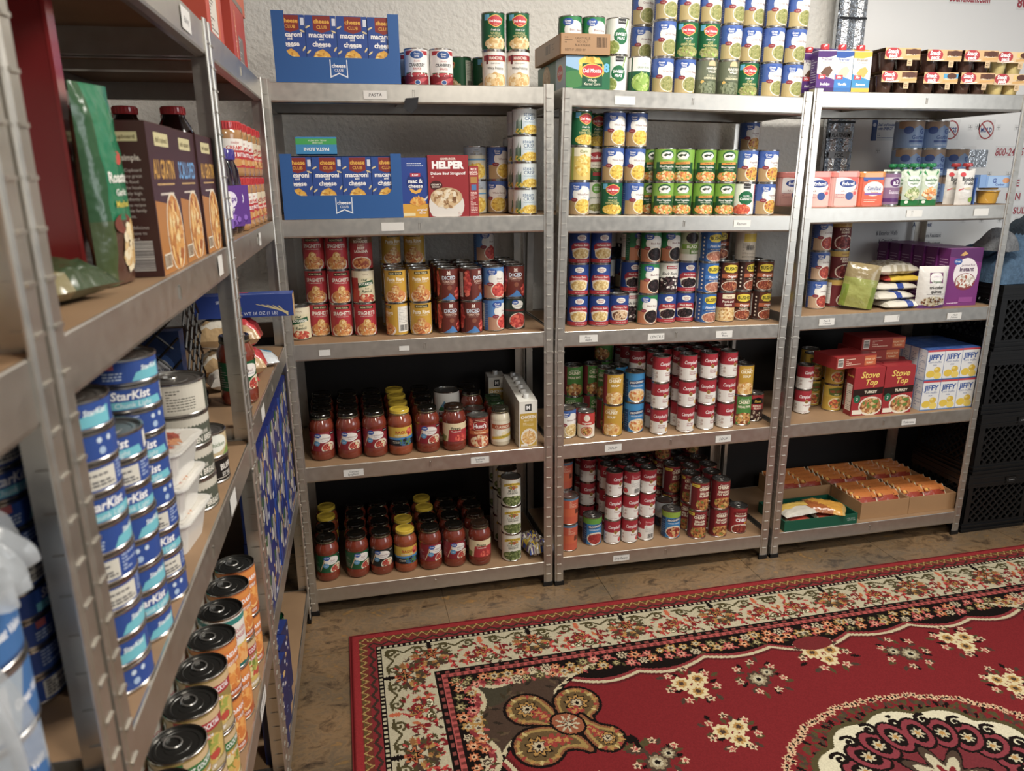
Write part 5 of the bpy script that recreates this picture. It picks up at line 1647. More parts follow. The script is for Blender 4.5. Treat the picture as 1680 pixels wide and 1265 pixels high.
a.flat(p, (0.008, -0.0449, 0.064), (1, 0, 0), (0, 0, 1))
obj('print', p.mesh('print', M_PRINT), bt)

# ---- right rack, third shelf: bags and rice boxes
a = Art(144, 226, '#7a2a78')
a.poly([(-72, 226), (72, 226), (72, 170), (-72, 196)], '#5c1f62').ell(6, 128, 54, 62, '#efe8ea').ell(-34, 176, 18, 13, '#1d50a5').text('Great', -34, 177, 8, '#ffffff', 28, 0.02).text('Jasmine Rice', 14, 162, 9, '#5a2a5a', 60, 0.0).text('Instant', 10, 146, 17, '#4a1a4a', 70, 0.03).ell(8, 96, 46, 34, '#8a2f3a').food(8, 100, 42, 28, ['#f0ece4', '#e2dccf', '#f7f4ee', '#a8583a', '#c9c0b2'], 70, 9, 2.4, 4).rect(-8, 14, 54, 34, '#94408e').lines(-60, 8, -10, 16, 1, '#e8c8e4', 3).poly([(-30, 200), (-10, 216), (6, 206), (-12, 198)], '#d8a85a')
b2 = Art(60, 226, '#6a2268')
b2.lines(-22, 30, 22, 190, 14, '#d8b0d4', 2.5, 3)
def_box('ricebox', 'x', 0.145, 0.062, 0.226, '#7a2a78', a, b2)
place_box('ricebox', RD, 3, 1574, 0.045, 'front purple instant rice box at the shelf end', rz=-0.05, group='purple rice boxes')
for i in range(5):
    o_ = [q_ for q_ in bpy.data.objects if q_.get('label') == 'front purple instant rice box at the shelf end'][0]
    put('ricebox', (o_.location.x - 0.004 * (i + 1), o_.location.y + 0.066 * (i + 1), 1.0025), -0.05, ORD[i + 1] + ' purple rice box behind the front one', 'purple rice boxes')
a = Art(120, 160, '#e6e4df')
a.rect(-24, 100, 30, 140, '#6a2a5a').text('pride', 2, 128, 8, '#f0e0ec', 40, 0.02).text('Organic', 4, 106, 9, '#3a6a3a', 40, 0.01, 0.2).text('tri-color', 6, 84, 12, '#3a3a3a', 60, 0.02).text('quinoa', 6, 68, 12, '#3a3a3a', 54, 0.02).lines(-30, 54, 40, 62, 1, '#8a8a8a', 2).food(0, 28, 48, 20, ['#e6dec2', '#8a5a3a', '#d8cca8', '#c9bb94', '#5f3a28'], 90, 4, 1.2, 4)
pouch('quinoa', 0.06, 0.082, 0.025, lambda u, v: '#5a2a78' if v < -0.8 else '#dddad4', a)
place_box('quinoa', RD, 3, 1531, 0.012, 'white standing pouch of tri-color quinoa before the purple boxes', rz=-0.15)
pouch('greenbag', 0.062, 0.085, 0.03, lambda u, v: ('#a3a857' if abs(u) < 0.6 else '#7f9430') if v < 0.05 else ('#93825a' if v > 0.3 else '#9aa050'), None, crinkle=0.004)
place_box('greenbag', RD, 3, 1410, 0.05, 'yellow-green bag leaning beside the kidney bean cans', rz=-0.5, tilt=(0.02, 0.14), dz=0.0105)
def soft_bag(key, w, d, h, colf, n=14, crinkle=0.004, m_=None, name='food_bag', cat='bag'):
    """pillow bag lying flat, base on z = 0"""
    rd = random.Random(key)
    m = MB()
    G = [[None] * (n + 1) for _ in range(n + 1)]
    L = [[None] * (n + 1) for _ in range(n + 1)]
    for i in range(n + 1):
        for j in range(n + 1):
            u, v = -1 + 2 * j / n, -1 + 2 * i / n
            k = max(0, 1 - abs(u) ** 3) ** 0.5 * max(0, 1 - abs(v) ** 4) ** 0.5
            e = rd.uniform(-1, 1) * crinkle if 0 < i < n and 0 < j < n else 0
            ed = 1 + 0.03 * math.sin(7 * u + 3 * v)
            G[i][j] = (u * w * ed, v * d * ed, h * 0.35 + (h * 0.65) * k + e)
            L[i][j] = (u * w * ed, v * d * ed, h * 0.35 * (1 - k))
    m.grid([r_ for r_ in G], None)
    fs = len(m.f)
    m.f = [tuple(reversed(f)) for f in m.f]
    for i in range(n):
        for j in range(n):
            m.c[i * n + j] = lin(colf(-1 + 2 * (j + 0.5) / n, -1 + 2 * (i + 0.5) / n))
    m.grid(L, lambda i, j: colf(-1 + 2 * (j + 0.5) / n, -1 + 2 * (i + 0.5) / n))
    return Kind(key, name, key, cat, [('bag_film', m.mesh('bag_film_' + key, m_ or M_FILM, 60))], w, h, 2 * d)
soft_bag('ricebag', 0.10, 0.06, 0.03, lambda u, v: '#24469a' if 0.05 < u < 0.32 else ('#dcd6c8' if abs(u) < 0.85 else '#bdb7a6'), crinkle=0.002)
soft_bag('yellowbag', 0.085, 0.06, 0.028, lambda u, v: '#d9b51c' if abs(u) < 0.75 else ('#2a4a9a' if u > 0 else '#c23a2a'), crinkle=0.003)
soft_bag('clearbag', 0.10, 0.07, 0.05, lambda u, v: '#ddd6c4' if (int(u * 9) + int(v * 7)) % 3 else '#b9ae94', crinkle=0.005)
zb = 1.0025
for i, (kd, px, d, dz, rz, lab) in enumerate((('ricebag', 1473, 0.03, 0.0, 0.0, 'bottom white rice bag at the front of the bag pile'), ('ricebag', 1452, 0.06, 0.0305, 0.1, 'middle white rice bag in the bag pile'), ('ricebag', 1455, 0.10, 0.061, -0.05, 'upper white rice bag under the yellow bag'), ('yellowbag', 1466, 0.11, 0.0915, -0.1, 'yellow bag across the white rice bags'), ('clearbag', 1450, 0.12, 0.1200, 0.05, 'clear bag of pale grain on top of pile'))):
    lx_ = local_at(RD, 3, px, d + 0.06)
    put(kd, RD.world(lx_, d + 0.065, zb + dz), rz, lab, 'bags on the third shelf')
lx_ = local_at(RD, 3, 1402, 0.10)
put('clearbag', RD.world(lx_ + 0.085, 0.30, zb), 1.45, 'crumpled pale bag at the foot of the green bag', 'bags on the third shelf')

# ---- right rack, fourth shelf: stuffing and muffin mix boxes
a = Art(132, 196, '#a3111d')
a.poly([(-66, 110), (66, 116), (66, 88), (-66, 76)], '#2a1712').text('Stove', 2, 170, 26, '#f2d25a', 92, 0.02, 0.25).text('Top', 12, 139, 25, '#f2d25a', 60, 0.015, 0.25).text('TURKEY', 12, 98, 11, '#f6ecd6', 74, 0.03).ell(-46, 70, 15, 17, '#1f6a4a').text('3', -46, 70, 12, '#ffffff', 12, 0.02).ell(18, 38, 54, 40, '#f0e4d0').food(18, 40, 48, 32, ['#b8743a', '#d59a55', '#8a4a20', '#e4bd82', '#6a8a3a'], 80, 9, 1.3, 3).rect(-62, 6, -20, 24, '#f3ead8')
b2 = Art(48, 196, '#8e0f19')
b2.rect(-18, 20, 18, 130, '#efe6d8').lines(-15, 24, 15, 126, 14, '#4a3a34', 2, 3).text('Stove Top', 0, 164, 9, '#f2d25a', 40, 0.02, 0.2)
def_box('stove', 'x', 0.133, 0.05, 0.198, '#a3111d', a, b2)
for i, (px, d, lab) in enumerate(((1396, 0.035, 'left front red turkey stuffing box'), (1446, 0.03, 'right front red turkey stuffing box'))):
    place_box('stove', RD, 4, px, d, lab, rz=-0.04, side='l', group='stuffing boxes')
for i, (px, d) in enumerate(((1392, 0.092), (1440, 0.09), (1388, 0.15), (1436, 0.148))):
    place_box('stove', RD, 4, px, d, ('left ', 'right ')[i % 2] + ('middle', 'rear')[i // 2] + ' red stuffing box behind the front pair', side='l', group='stuffing boxes')
a = Art(196, 48, '#9a2a1c')
a.rect(-90, 6, -64, 42, '#e8e0d4').bars(-88, 10, -66, 38, '#2a2a2a', 10, vert=False).lines(-50, 10, 20, 40, 4, '#f0d0b8', 3, 3).rect(40, 6, 96, 44, '#c9622a').text('STOVE TOP', 66, 30, 7, '#f6e0b0', 50, 0.02).text('TURKEY', 66, 16, 7, '#f6e0b0', 44, 0.02)
def_box('stove_flat', 'x', 0.196, 0.13, 0.048, '#a31a1c', a)
for i, (px, d, dz, rz, lab) in enumerate(((1402, 0.05, 0.199, 0.1, 'red stuffing box lying flat on the left front one'), (1440, 0.13, 0.199, -0.1, 'red stuffing box lying flat behind on the rear boxes'), (1450, 0.12, 0.248, -0.06, 'topmost red stuffing box lying flat on the pile'))):
    place_box('stove_flat', RD, 4, px, d, lab, rz=rz, dz=dz, group='stuffing boxes')
a = Art(80, 126, '#e9eaea')
a.band(118, 126, '#c8303c').text('JIFFY', 0, 96, 22, '#24509c', 68, 0.04).text('corn muffin', 0, 76, 10, '#3a5a9a', 58, 0.0).text('mix', 0, 64, 9, '#3a5a9a', 24, 0.0).ell(14, 42, 16, 13, '#e0b81f').ell(-16, 26, 20, 15, '#e8c52e').ell(18, 18, 18, 14, '#efd258').ell(8, 46, 8, 5, '#f3de7c').band(0, 4, '#3a7ab8')
b2 = Art(44, 126, '#cfdbe6')
b2.rect(-18, 14, 18, 112, '#e4e8ea').lines(-16, 18, 16, 108, 14, '#5a7aa8', 2.4, 5)
tp_ = Art(80, 44, '#24509c')
tp_.text('JIFFY', 0, 22, 20, '#3f6cb4', 60, 0.03)
def_box('jiffy', 'x', 0.082, 0.046, 0.128, '#2a5aa4', a, b2, None, tp_)
for row in range(2):
    for r_ in range(5):
        for i in range(3):
            lx_ = local_at(RD, 4, 1511, 0.03) + 0.034 + i * 0.0835
            pos_ = ('left', 'middle', 'right')[i]
            lab = (('lower ', 'upper ')[row] + pos_ + ' muffin mix box in the front row') if r_ == 0 else ('%s muffin mix box, %s column, %s row from the front' % (('lower', 'upper')[row], pos_, ORD[r_ + 1]))
            put('jiffy', RD.world(lx_, 0.028 + 0.024 + r_ * 0.0475, 0.5745 + row * 0.1285), -0.02, lab, 'muffin mix boxes')

# ---- right rack, bottom shelf: trays of noodle packs
pk = MB()
_n = 8
def noodle_pack(key, base, c2):
    """plump wrapper standing on its long edge: 0.12 wide, 0.028 thick, 0.095 tall, crimped ends"""
    m = MB(base)
    sec = []
    for i in range(9):
        v = -1 + i / 4
        sec.append((0.014 * max(0, 1 - abs(v) ** 3) ** 0.5, 0.0475 + 0.0475 * v))
    def sc(u):
        return 1.0 if abs(u) < 0.8 else 0.12
    us = [-1, -0.93, -0.8, -0.4, 0, 0.4, 0.8, 0.93, 1]
    F = [[(u * 0.056, -t_ * sc(u), z_) for t_, z_ in sec] for u in us]
    B = [[(u * 0.056, t_ * sc(u), z_) for t_, z_ in sec] for u in us]
    cf = lambda i, j: '#d8c9a8' if i in (0, 7) else (c2 if j in (6, 7) else base)
    m.grid(F, cf)
    m.grid([r_ for r_ in B[::-1]], lambda i, j: cf(7 - i, j))
    p_ = MB()
    a_ = Art(100, 22, c2)
    a_.text('Maruchan', 0, 11, 13, '#2a1208', 62, 0.04).ell(-38, 11, 7, 7, '#e8b04a')
    a_.flat(p_, (0, -0.0131, 0.0665), (1, 0, 0), Vector((0, 0.36, 0.93)))
    return Kind(key, 'noodle_pack', key, 'noodle pack', [('wrapper', m.mesh('wrapper_' + key, M_FILM, 60)), ('print', p_.mesh('print_' + key, M_PRINT))], 0.056, 0.095, 0.029)
noodle_pack('ramen', '#a5320f', '#c8701c')
def ramen_tray(lx, ly, w, d, h, ncol, lab, inl, nrow=4, dz=0.0):
    T = thing('noodle_tray', lab, 'tray', RD.world(lx, ly, 0.1101 + dz), 0)
    obj('tray_body', tray_mesh(w, d, h).mesh('tray_body', M_CARD), T)
    for c in range(ncol):
        for r_ in range(nrow):
            x = lx - w / 2 + 0.006 + (w - 0.012) * (c + 0.5) / ncol
            y = ly + 0.022 + r_ * (d - 0.088) / max(1, nrow - 1)
            if r_ and False:
                continue
            o = put('ramen', RD.world(x, y, 0.1101 + dz + 0.0085), random.uniform(-0.012, 0.012), '%s noodle pack from front, %s column, %s' % (ORD[r_ + 1], ('left', 'right')[c] if ncol == 2 else ORD[c + 1], inl), 'noodle packs in the trays')
            o.rotation_euler = (-0.62, 0, o.rotation_euler[2])
rl = local_at(RD, 5, 1490, 0.03)
ramen_tray(rl + 0.114, 0.03, 0.232, 0.20, 0.075, 2, 'open cardboard tray of noodle packs at the right front', 'right front tray')
ramen_tray(rl - 0.121, 0.03, 0.232, 0.20, 0.075, 2, 'open cardboard tray of noodle packs behind the green tray', 'left front tray')
for i, nm in enumerate(('right', 'middle', 'left')):
    ramen_tray(rl + 0.114 - i * 0.235, 0.236, 0.232, 0.20, 0.075, 2, 'open cardboard tray of noodle packs in the rear, ' + nm + ' one', nm + ' rear tray')
gl = local_at(RD, 5, 1284, 0.015)
gt = thing('green_tray', 'low dark-green cardboard tray of noodle bags at shelf front', 'tray', RD.world(gl + 0.0, 0.008, 0.1101), 0)
gw = local_at(RD, 5, 1403, 0.015) - gl
gt.location = RD.world(gl + gw / 2, 0.006, 0.1101)
m = MB('#0d5a44')
for f in [tray_mesh(gw, 0.20, 0.045)]:
    m.v, m.f = f.v, f.f
    m.c = [lin('#0d5a44')] * len(f.f)
obj('tray_body', m.mesh('tray_body', M_PRINT), gt)
p = MB()
a = Art(60, 30, '#0d5a44')
a.text('9 OZ  8 PACK', 10, 20, 4.5, '#cfe0d8', 40, 0.01).text('NET WT 2 LB', 12, 12, 4.5, '#cfe0d8', 36, 0.01)
a.flat(p, (gw / 2 - 0.04, 0.0, 0.006), (1, 0, 0), (0, 0, 1))
obj('print', p.mesh('print', M_PRINT), gt)
soft_bag('ramenbag', 0.056, 0.042, 0.028, lambda u, v: '#b8391c' if abs(u) < 0.8 else '#cdbfa6', crinkle=0.002)
soft_bag('ramengold', 0.085, 0.055, 0.036, lambda u, v: ('#d99a22' if abs(u) < 0.85 else '#c9a45a') if (u + v) > -0.5 else '#a85a1c', crinkle=0.004)
soft_bag('ramenpale', 0.085, 0.05, 0.030, lambda u, v: '#d8b24a' if v > -0.2 else '#cfc8ba', crinkle=0.004)
gx = gl + gw / 2
for i, (kd, dx, dy, dz, rz, lab) in enumerate((('ramenbag', -0.075, 0.055, 0.0045, 0.1, 'left red noodle bag in the green tray'), ('ramenbag', 0.065, 0.055, 0.0045, -0.15, 'right red noodle bag in the green tray'), ('ramenbag', -0.07, 0.145, 0.0045, 0.0, 'rear left red noodle bag in the green tray'), ('ramenpale', -0.065, 0.085, 0.036, 0.12, 'pale noodle bag on top of the green tray pile'), ('ramengold', 0.06, 0.075, 0.036, -0.6, 'gold noodle bag lying across the green tray'))):
    put(kd, RD.world(gx + dx, 0.006 + dy, 0.1101 + dz), rz, lab, 'noodle bags in the green tray')

# ---- left rack: broth cartons on the fourth shelf, bag on the bottom one
a = Art(64, 168, '#c6a02e')
a.band(126, 168, '#e9e7de').rect(-12, 134, 12, 160, '#2a2c2e').text('M', 0, 147, 14, '#ffffff', 16, 0.05).text('CHICKEN', 0, 112, 11, '#ffffff', 56, 0.03).text('BROTH', 0, 99, 7.5, '#f6ecc8', 40, 0.0).lines(-20, 78, 20, 92, 3, '#f3e4b4', 1.6, 3).ell(2, 36, 30, 32, '#efe6d2').food(2, 34, 26, 26, NOODLE + ['#d8b98a'], 60, 6, 3, 3).rect(-28, 2, -2, 10, '#efeae0')
m = MB('#e3e1d8')
m.box(-0.034, -0.029, 0, 0.034, 0.029, 0.172)
m.face([(-0.034, -0.029, 0.172), (0.034, -0.029, 0.172), (0.034, 0.02, 0.184), (-0.034, 0.02, 0.184)])
m.face([(0.034, 0.029, 0.172), (-0.034, 0.029, 0.172), (-0.034, 0.02, 0.184), (0.034, 0.02, 0.184)])
m.face([(0.034, -0.029, 0.172), (0.034, 0.029, 0.172), (0.034, 0.02, 0.184)])
m.face([(-0.034, 0.029, 0.172), (-0.034, -0.029, 0.172), (-0.034, 0.02, 0.184)])
p = MB()
a.flat(p, (0, -0.029, 0.002), (1, 0, 0), (0, 0, 1))
s_ = Art(56, 168, '#d8d4c8')
s_.band(0, 126, '#cfc9b8').lines(-22, 20, 22, 120, 16, '#7a7468', 1.8, 3)
s_.flat(p, (-0.034, 0, 0.002), (0, -1, 0), (0, 0, 1))
c = MB('#e8e8e4')
c.lathe([(0.011, 0.176), (0.011, 0.192), (0.0095, 0.194)], 16)
Kind('broth', 'broth_carton', 'broth', 'carton', [('carton', m.mesh('carton_broth', M_PRINT)), ('print', p.mesh('print_broth', M_PRINT)), ('cap', c.mesh('cap_broth', M_GLOSS, 40))], 0.034, 0.194, 0.058)
lx_ = local_at(RB, 4, 866, 0.02)
for i in range(6):
    put('broth', RB.world(lx_ + 0.004 * i, 0.018 + 0.029 + i * 0.0605, 0.5697), 0.06, ('front' if i == 0 else ORD[i + 1]) + ' chicken broth carton of the line at the shelf end', 'broth cartons')
lx_ = local_at(RB, 4, 850, 0.30)
put('broth', RB.world(lx_ - 0.072, 0.40, 0.5697), 0.05, 'broth carton standing alone left of the rear line', 'broth cartons')
rdb = random.Random(3)
cols_ = ['#cfc8bc', '#8a7a6a', '#e3ddd2', '#2a4a9a', '#d6b52a', '#5a3a7a', '#6a5a4a', '#b8b0a4']
soft_bag('candybag', 0.045, 0.075, 0.06, lambda u, v: cols_[rdb.randrange(len(cols_))], n=16, crinkle=0.007)
lx_ = local_at(RB, 5, 872, 0.09)
put('candybag', RB.world(min(lx_ + 0.02, RB.w - 0.05), 0.11, 0.1045), 0.2, 'clear bag of wrapped sweets beside the greens cans')
# ---------------------------------------------------------------- side racks along the left wall
def at_local(R, k, lx, ly, dz=0.0006):
    return R.world(lx, ly, R.zs[k - 1] + dz)
def place_a(kind, R, k, lx, ly, label, rz=0.0, dz=0.0006, group=None, tilt=None):
    return put(kind, at_local(R, k, lx, ly, dz), R.ang + rz, label, group, tilt)

# --- tuna, chicken and fruit cans
R_T, H_T = 0.0425, 0.0326
def tuna(key, style):
    a = Art(2 * math.pi * 41.5, 27, '#17479a')
    a.rect(-131, 0, -60, 27, '#1b4fa6').rect(60, 0, 131, 27, '#123c86')
    if style == 0:
        a.poly([(-34, 2), (40, 2), (36, 12), (-34, 11)], '#6cc4d4').text('StarKist', -2, 19, 10.5, '#ffffff', 54, 0.03, 0.15).text('Chunk Light', 0, 7, 6.5, '#e8f6fa', 46, 0.0, 0.1)
        a.rect(46, 4, 58, 24, '#e8e6de')
    elif style == 1:
        a.rect(-30, 3, 26, 24, '#dedacd').lines(-27, 5, 23, 23, 5, '#4a4a52', 2.0, 3)
        a.lines(30, 6, 56, 26, 5, '#b9cbe8', 1.6, 5)
    elif style == 2:
        a.lines(-36, 6, -4, 26, 5, '#b9cbe8', 1.6, 7).ell(14, 20, 3, 3, '#cfe0f0').ell(26, 20, 3, 3, '#cfe0f0').ell(16, 9, 4, 4, '#a8c4e4')
    else:
        a.poly([(0, 2), (44, 2), (44, 20), (6, 12)], '#6cc4d4').rect(-30, 18, -18, 26, '#c05a5a').lines(-32, 4, -10, 15, 3, '#cfe0f0', 1.6, 4).text('StarKist', 26, 17, 6, '#e8f6fa', 30, 0.03, 0.15)
    return def_can(key, 'blue tuna can', a, R_T, H_T, 'tuna_can')
for i in range(4):
    tuna('tuna%d' % i, i)
S = Stock(RA1, 3).begin()
rt = random.Random(11)
def tst(n, first):
    return ['tuna%d' % ((first + i * 1) % 4 if rt.random() < 0.8 else rt.randrange(4)) for i in range(n)]
TR = -0.95
S.stack(214, 1148, tst(10, 2), rot=[TR + rt.uniform(-0.3, 0.3) for _ in range(10)], rows=[tst(10, 1), tst(10, 0)])
S.stack(240, 1064, tst(8, 3), rot=[TR + rt.uniform(-0.3, 0.3) for _ in range(8)], rows=[tst(9, 1)])
S.stack(272, 997, tst(10, 2), rot=[TR + rt.uniform(-0.2, 0.2) for _ in range(10)], rows=[tst(10, 0), tst(9, 1)])
S.done()
R_C, H_C = 0.0495, 0.056
def chick(key, bg, st):
    a = Art(2 * math.pi * 48.5, 48, bg)
    if st == 0:
        a.band(36, 48, '#cfcabb')
        for i in range(48):
            a.conv([(-152 + i * 6.3, 36), (-152 + i * 6.3 + 6.3, 36), (-152 + i * 6.3 + 3, 33)], '#cfcabb')
        a.text('PREMIUM', -16, 28, 5.5, '#e8e4d8', 30, 0.01).text('NATURAL* CHUNK', -4, 20, 7, '#e8e4d8', 58, 0.01).text('CHICKEN BREAST', 6, 9, 10, '#f4f0e4', 82, 0.02)
    else:
        a.rect(-40, 4, 30, 44, '#d8d3c4').lines(-37, 6, 8, 42, 8, '#5a5a4e', 1.6, 4).rect(32, 0, 46, 48, '#4c5248').rect(48, 6, 70, 42, '#e4e0d4').bars(50, 8, 68, 40, '#33332e', 14, vert=False)
    return def_can(key, 'grey-and-cream chunk chicken can', a, R_C, H_C, 'chicken_can', True)
chick('chickA', '#565c50', 0)
chick('chickB', '#cfcabb', 1)
a = Art(2 * math.pi * 41.5, 40, '#c9b68c')
a.ell(4, 24, 30, 17, '#eef0e6').ell(-16, 32, 11, 7, '#1d50a5').text('Great', -16, 32, 5, '#ffffff', 18, 0.02).text('Chicken', 10, 22, 8, '#4a6a3a', 36, 0.01).rect(-60, 0, -26, 40, '#d9a878').poly([(20, 0), (60, 0), (60, 26), (30, 10)], '#7fa04a')
def_can('gvchick', 'cream-and-green chicken can', a, 0.0425, 0.048, 'chicken_can', True)
a = Art(2 * math.pi * 41.5, 40, '#1b1816')
a.poly([(-26, 8), (-10, 12), (0, 34), (-12, 30), (-24, 34), (-30, 20)], '#e0b01f').text('BUFF', 26, 26, 11, '#f0ece4', 30, 0.03).text('STYLE', 26, 12, 7, '#f0ece4', 28, 0.02).lines(-14, 3, 40, 9, 1, '#cfc8bc', 1.6)
def_can('blackchick', 'black-labelled chicken can', a, 0.0425, 0.048, 'chicken_can', True)
S = Stock(RA1, 3).begin()
S.stack_at(0.60, 0.060, ['chickA', 'chickA', 'chickA', 'chickB'], rot=[-0.95, -0.9, -0.75, -0.85], rows=[['chickA'] * 3])
S.stack_at(0.715, 0.052, ['blackchick', 'gvchick'], rot=[-1.0, -0.95])
S.done()
# white trays with film lids, stacked
def wtub(key, pic):
    m = MB('#e4e2dc')
    def ring(hx, hy, r_, z_):
        P = []
        for cx, cy, a0 in ((hx - r_, hy - r_, 0), (-hx + r_, hy - r_, 90), (-hx + r_, -hy + r_, 180), (hx - r_, -hy + r_, 270)):
            for i in range(5):
                t_ = math.radians(a0 + 22.5 * i)
                P.append((cx + r_ * math.cos(t_), cy + r_ * math.sin(t_), z_))
        return P
    L = [ring(0.046, 0.034, 0.014, 0), ring(0.056, 0.043, 0.016, 0.050), ring(0.062, 0.049, 0.018, 0.0505), ring(0.062, 0.049, 0.018, 0.0535)]
    for i in range(3):
        for j in range(20):
            k_ = (j + 1) % 20
            m.face([L[i][j], L[i][k_], L[i + 1][k_], L[i + 1][j]])
    m.face(L[0][::-1])
    m.face(L[-1])
    f = MB('#e8e4dc')
    q = ring(0.058, 0.045, 0.016, 0.0538)
    f.face(q)
    parts = [('tray_body', m.mesh('tray_body_' + key, M_GLOSS, 40)), ('film_lid', f.mesh('film_lid_' + key, M_FILM))]
    p_ = MB()
    a_ = Art(100, 78, '#d9d4ca')
    a_.food(0, 40, 44, 30, ['#a8402a', '#c2603c', '#8a2c1c', '#d08a5a'], 30, 22, 4, 3)
    a_.flat(p_, (0, -0.039, 0.0542), (1, 0, 0), (0, 1, 0))
    parts.append((('film_lid', 'print'), p_.mesh('print_' + key, M_PRINT)))
    return Kind(key, 'food_tray', 'white tray', 'food tray', parts, 0.062, 0.0545, 0.098)
wtub('wtub', 1)
for i in range(3):
    place_a('wtub', RA1, 3, 0.458, 0.056, ('bottom', 'middle', 'topmost')[i] + ' white plastic food tray of the stack behind the tuna', rz=-0.12 + 0.05 * (i % 2), dz=0.0006 + i * 0.0550, group='white food trays')
soft_bag('tunapouch', 0.06, 0.045, 0.03, lambda u, v: '#2f86c4' if v > 0.3 else '#d6d9da', crinkle=0.003)
place_a('tunapouch', RA1, 3, 0.78, 0.16, 'white and blue pouch lying behind the chicken cans', rz=0.3, dz=0.05)
m = KIND['tunapouch']
soft_bag('whitepouch', 0.055, 0.05, 0.05, lambda u, v: '#cfd2d2', crinkle=0.003)
place_a('whitepouch', RA1, 3, 0.80, 0.155, 'pale pouch under the white and blue pouch', dz=0.0006)

# black wire basket with pasta at the back of the tuna shelf
bk = thing('wire_basket', 'black lattice basket of pasta beyond the tuna shelf', 'basket', at_local(RA2, 3, 0.132, 0.276), RA2.ang)
m = MB('#0e0e10')
wx, wy, hz = 0.085, 0.155, 0.29
for z_ in (0.0, hz):
    m.tube([(-wx, -wy, z_ + 0.0062), (wx, -wy, z_ + 0.0062), (wx, wy, z_ + 0.0062), (-wx, wy, z_ + 0.0062), (-wx, -wy, z_ + 0.0062)], 0.006, 6)
obj('rim', m.mesh('rim', M_BLACK, 60), bk)
for nm_, half in (('front_lattice', wx), ('end_lattice', wy)):
    m = MB('#0e0e10')
    for i in range(-6, 8):
        for sgn in (1, -1):
            P = []
            for t_ in range(0, 13):
                x_ = sgn * (i * 0.05 + t_ / 12 * hz)
                zl_ = 0.004 + (hz - 0.004) * t_ / 12
                if -half <= x_ <= half:
                    P.append((x_, -wy, zl_) if nm_ == 'front_lattice' else (-wx, x_, zl_))
            if len(P) > 1:
                m.tube(P, 0.0026, 4)
    obj(nm_, m.mesh(nm_, M_BLACK), bk)
m = MB('#0e0e10')
m.box(-wx, -wy, 0.0002, wx, wy, 0.003)
obj('floor_panel', m.mesh('floor_panel', M_BLACK), bk)
a = Art(90, 200, '#16305c')
a.ell(0, 120, 30, 34, '#2a4f8c').ell(0, 120, 20, 22, '#d8dce4').text('Great Value', 0, 120, 7, '#16305c', 34, 0.02).rect(-45, 20, 45, 62, '#5a3a22').text('LINGUINE', 0, 48, 11, '#f0e6d0', 70, 0.02).food(0, 28, 36, 8, NOODLE, 20, 8, 4, 3)
def_box('linguine', 'x', 0.09, 0.04, 0.2, '#16305c', a)
for i in range(3):
    place_a('linguine', RA2, 3, 0.085, 0.18 + 0.0925 * i, ORD[i + 1] + ' dark-blue linguine box from the front in the lattice basket', dz=0.005, rz=-math.pi / 2, group='linguine boxes')

for i, (lx, ly) in enumerate(((0.79, 0.33), (0.69, 0.26))):
    place_a('j_dark', RA1, 3, lx, ly, ORD[i + 1] + ' black-lidded jar before the lattice basket', rz=-0.9, group='jars before the basket')
# mandarin oranges and fruit cocktail
def fruit(key, look, bg, t1, t2, food, accent):
    a = Art(2 * math.pi * 40, 107.5, bg)
    a.band(76, 104.5, '#d8b98a' if accent != '#e07a1c' else '#e08a2a').rect(-40, 0, -22, 104.5, accent)
    a.ell(6, 40, 34, 26, '#e8c07a').food(6, 42, 34, 28, food, 46, 9, 1.3, 4)
    a.poly([(-36, 96), (44, 90), (44, 74), (-36, 78)], accent).text(t1, 4, 85, 9.5, '#ffffff', 60, 0.03).text(t2, 4, 68, 7, '#ffffff', 50, 0.02).rect(-40, 4, 44, 16, '#b8541c' if accent == '#e07a1c' else '#c9b48a').text('ORANGES' if accent == '#e07a1c' else 'SYRUP', 4, 10, 6, '#ffffff', 44, 0.02).ell(-30, 92, 11, 8, '#2f8fc4').text('GV', -30, 92, 6, '#ffffff', 12, 0.02)
    return def_can(key, look, side(a, 58, 40), 0.041, 0.115, tab=True, lid='#5a5a58')
fruit('orange', 'orange mandarin segment can', '#c96a1c', 'MANDARIN', 'IN LIGHT SYRUP', ['#e8902c', '#f0a848', '#d87818', '#f4c070'], '#e07a1c')
fruit('fruitc', 'red-bannered fruit cocktail can', '#a08a4a', 'FRUIT COCKTAIL', 'in juice', ['#d8b85a', '#a8b04a', '#c8402c', '#e8d890', '#7f9038'], '#b01f2c')
fruit('fruitg', 'green-bannered fruit cocktail can', '#a8904a', 'FRUIT COCKTAIL', 'heavy syrup', ['#d8b85a', '#8a9838', '#e0a84a', '#e8d890'], '#2f7a3c')
a = Art(2 * math.pi * 40, 107.5, '#efece4')
a.band(0, 34, '#12706a').rect(-30, 60, 40, 84, '#e8e4da').text('MANDARIN', 4, 76, 8, '#c0506a', 48, 0.02).text('ORANGES', 4, 64, 8, '#c0506a', 46, 0.02).band(36, 46, '#e0c050').food(4, 24, 30, 18, ['#e8902c', '#f0b060'], 24, 8).band(94, 104.5, '#2a8a84')
def_can('teal', 'white-and-teal mandarin can', side(a), 0.041, 0.115, tab=True, lid='#4a4a48')
S = Stock(RA1, 4).begin()
FR = -0.85
cols4 = [(0.84, ['orange', 'orange']), (0.752, ['fruitc', 'orange']), (0.664, ['orange', 'teal']), (0.576, ['orange', 'orange']), (0.488, ['fruitg', 'fruitc']), (0.40, ['fruitc', 'fruitc']), (0.312, ['fruitc', 'fruitg']), (0.224, ['fruitg', 'fruitc'])]
for lx, ks in cols4:
    S.stack_at(lx, 0.048, ks, rot=[FR + random.uniform(-0.35, 0.35) for _ in ks], rows=[['orange', 'teal'], ['fruitc', 'orange']])
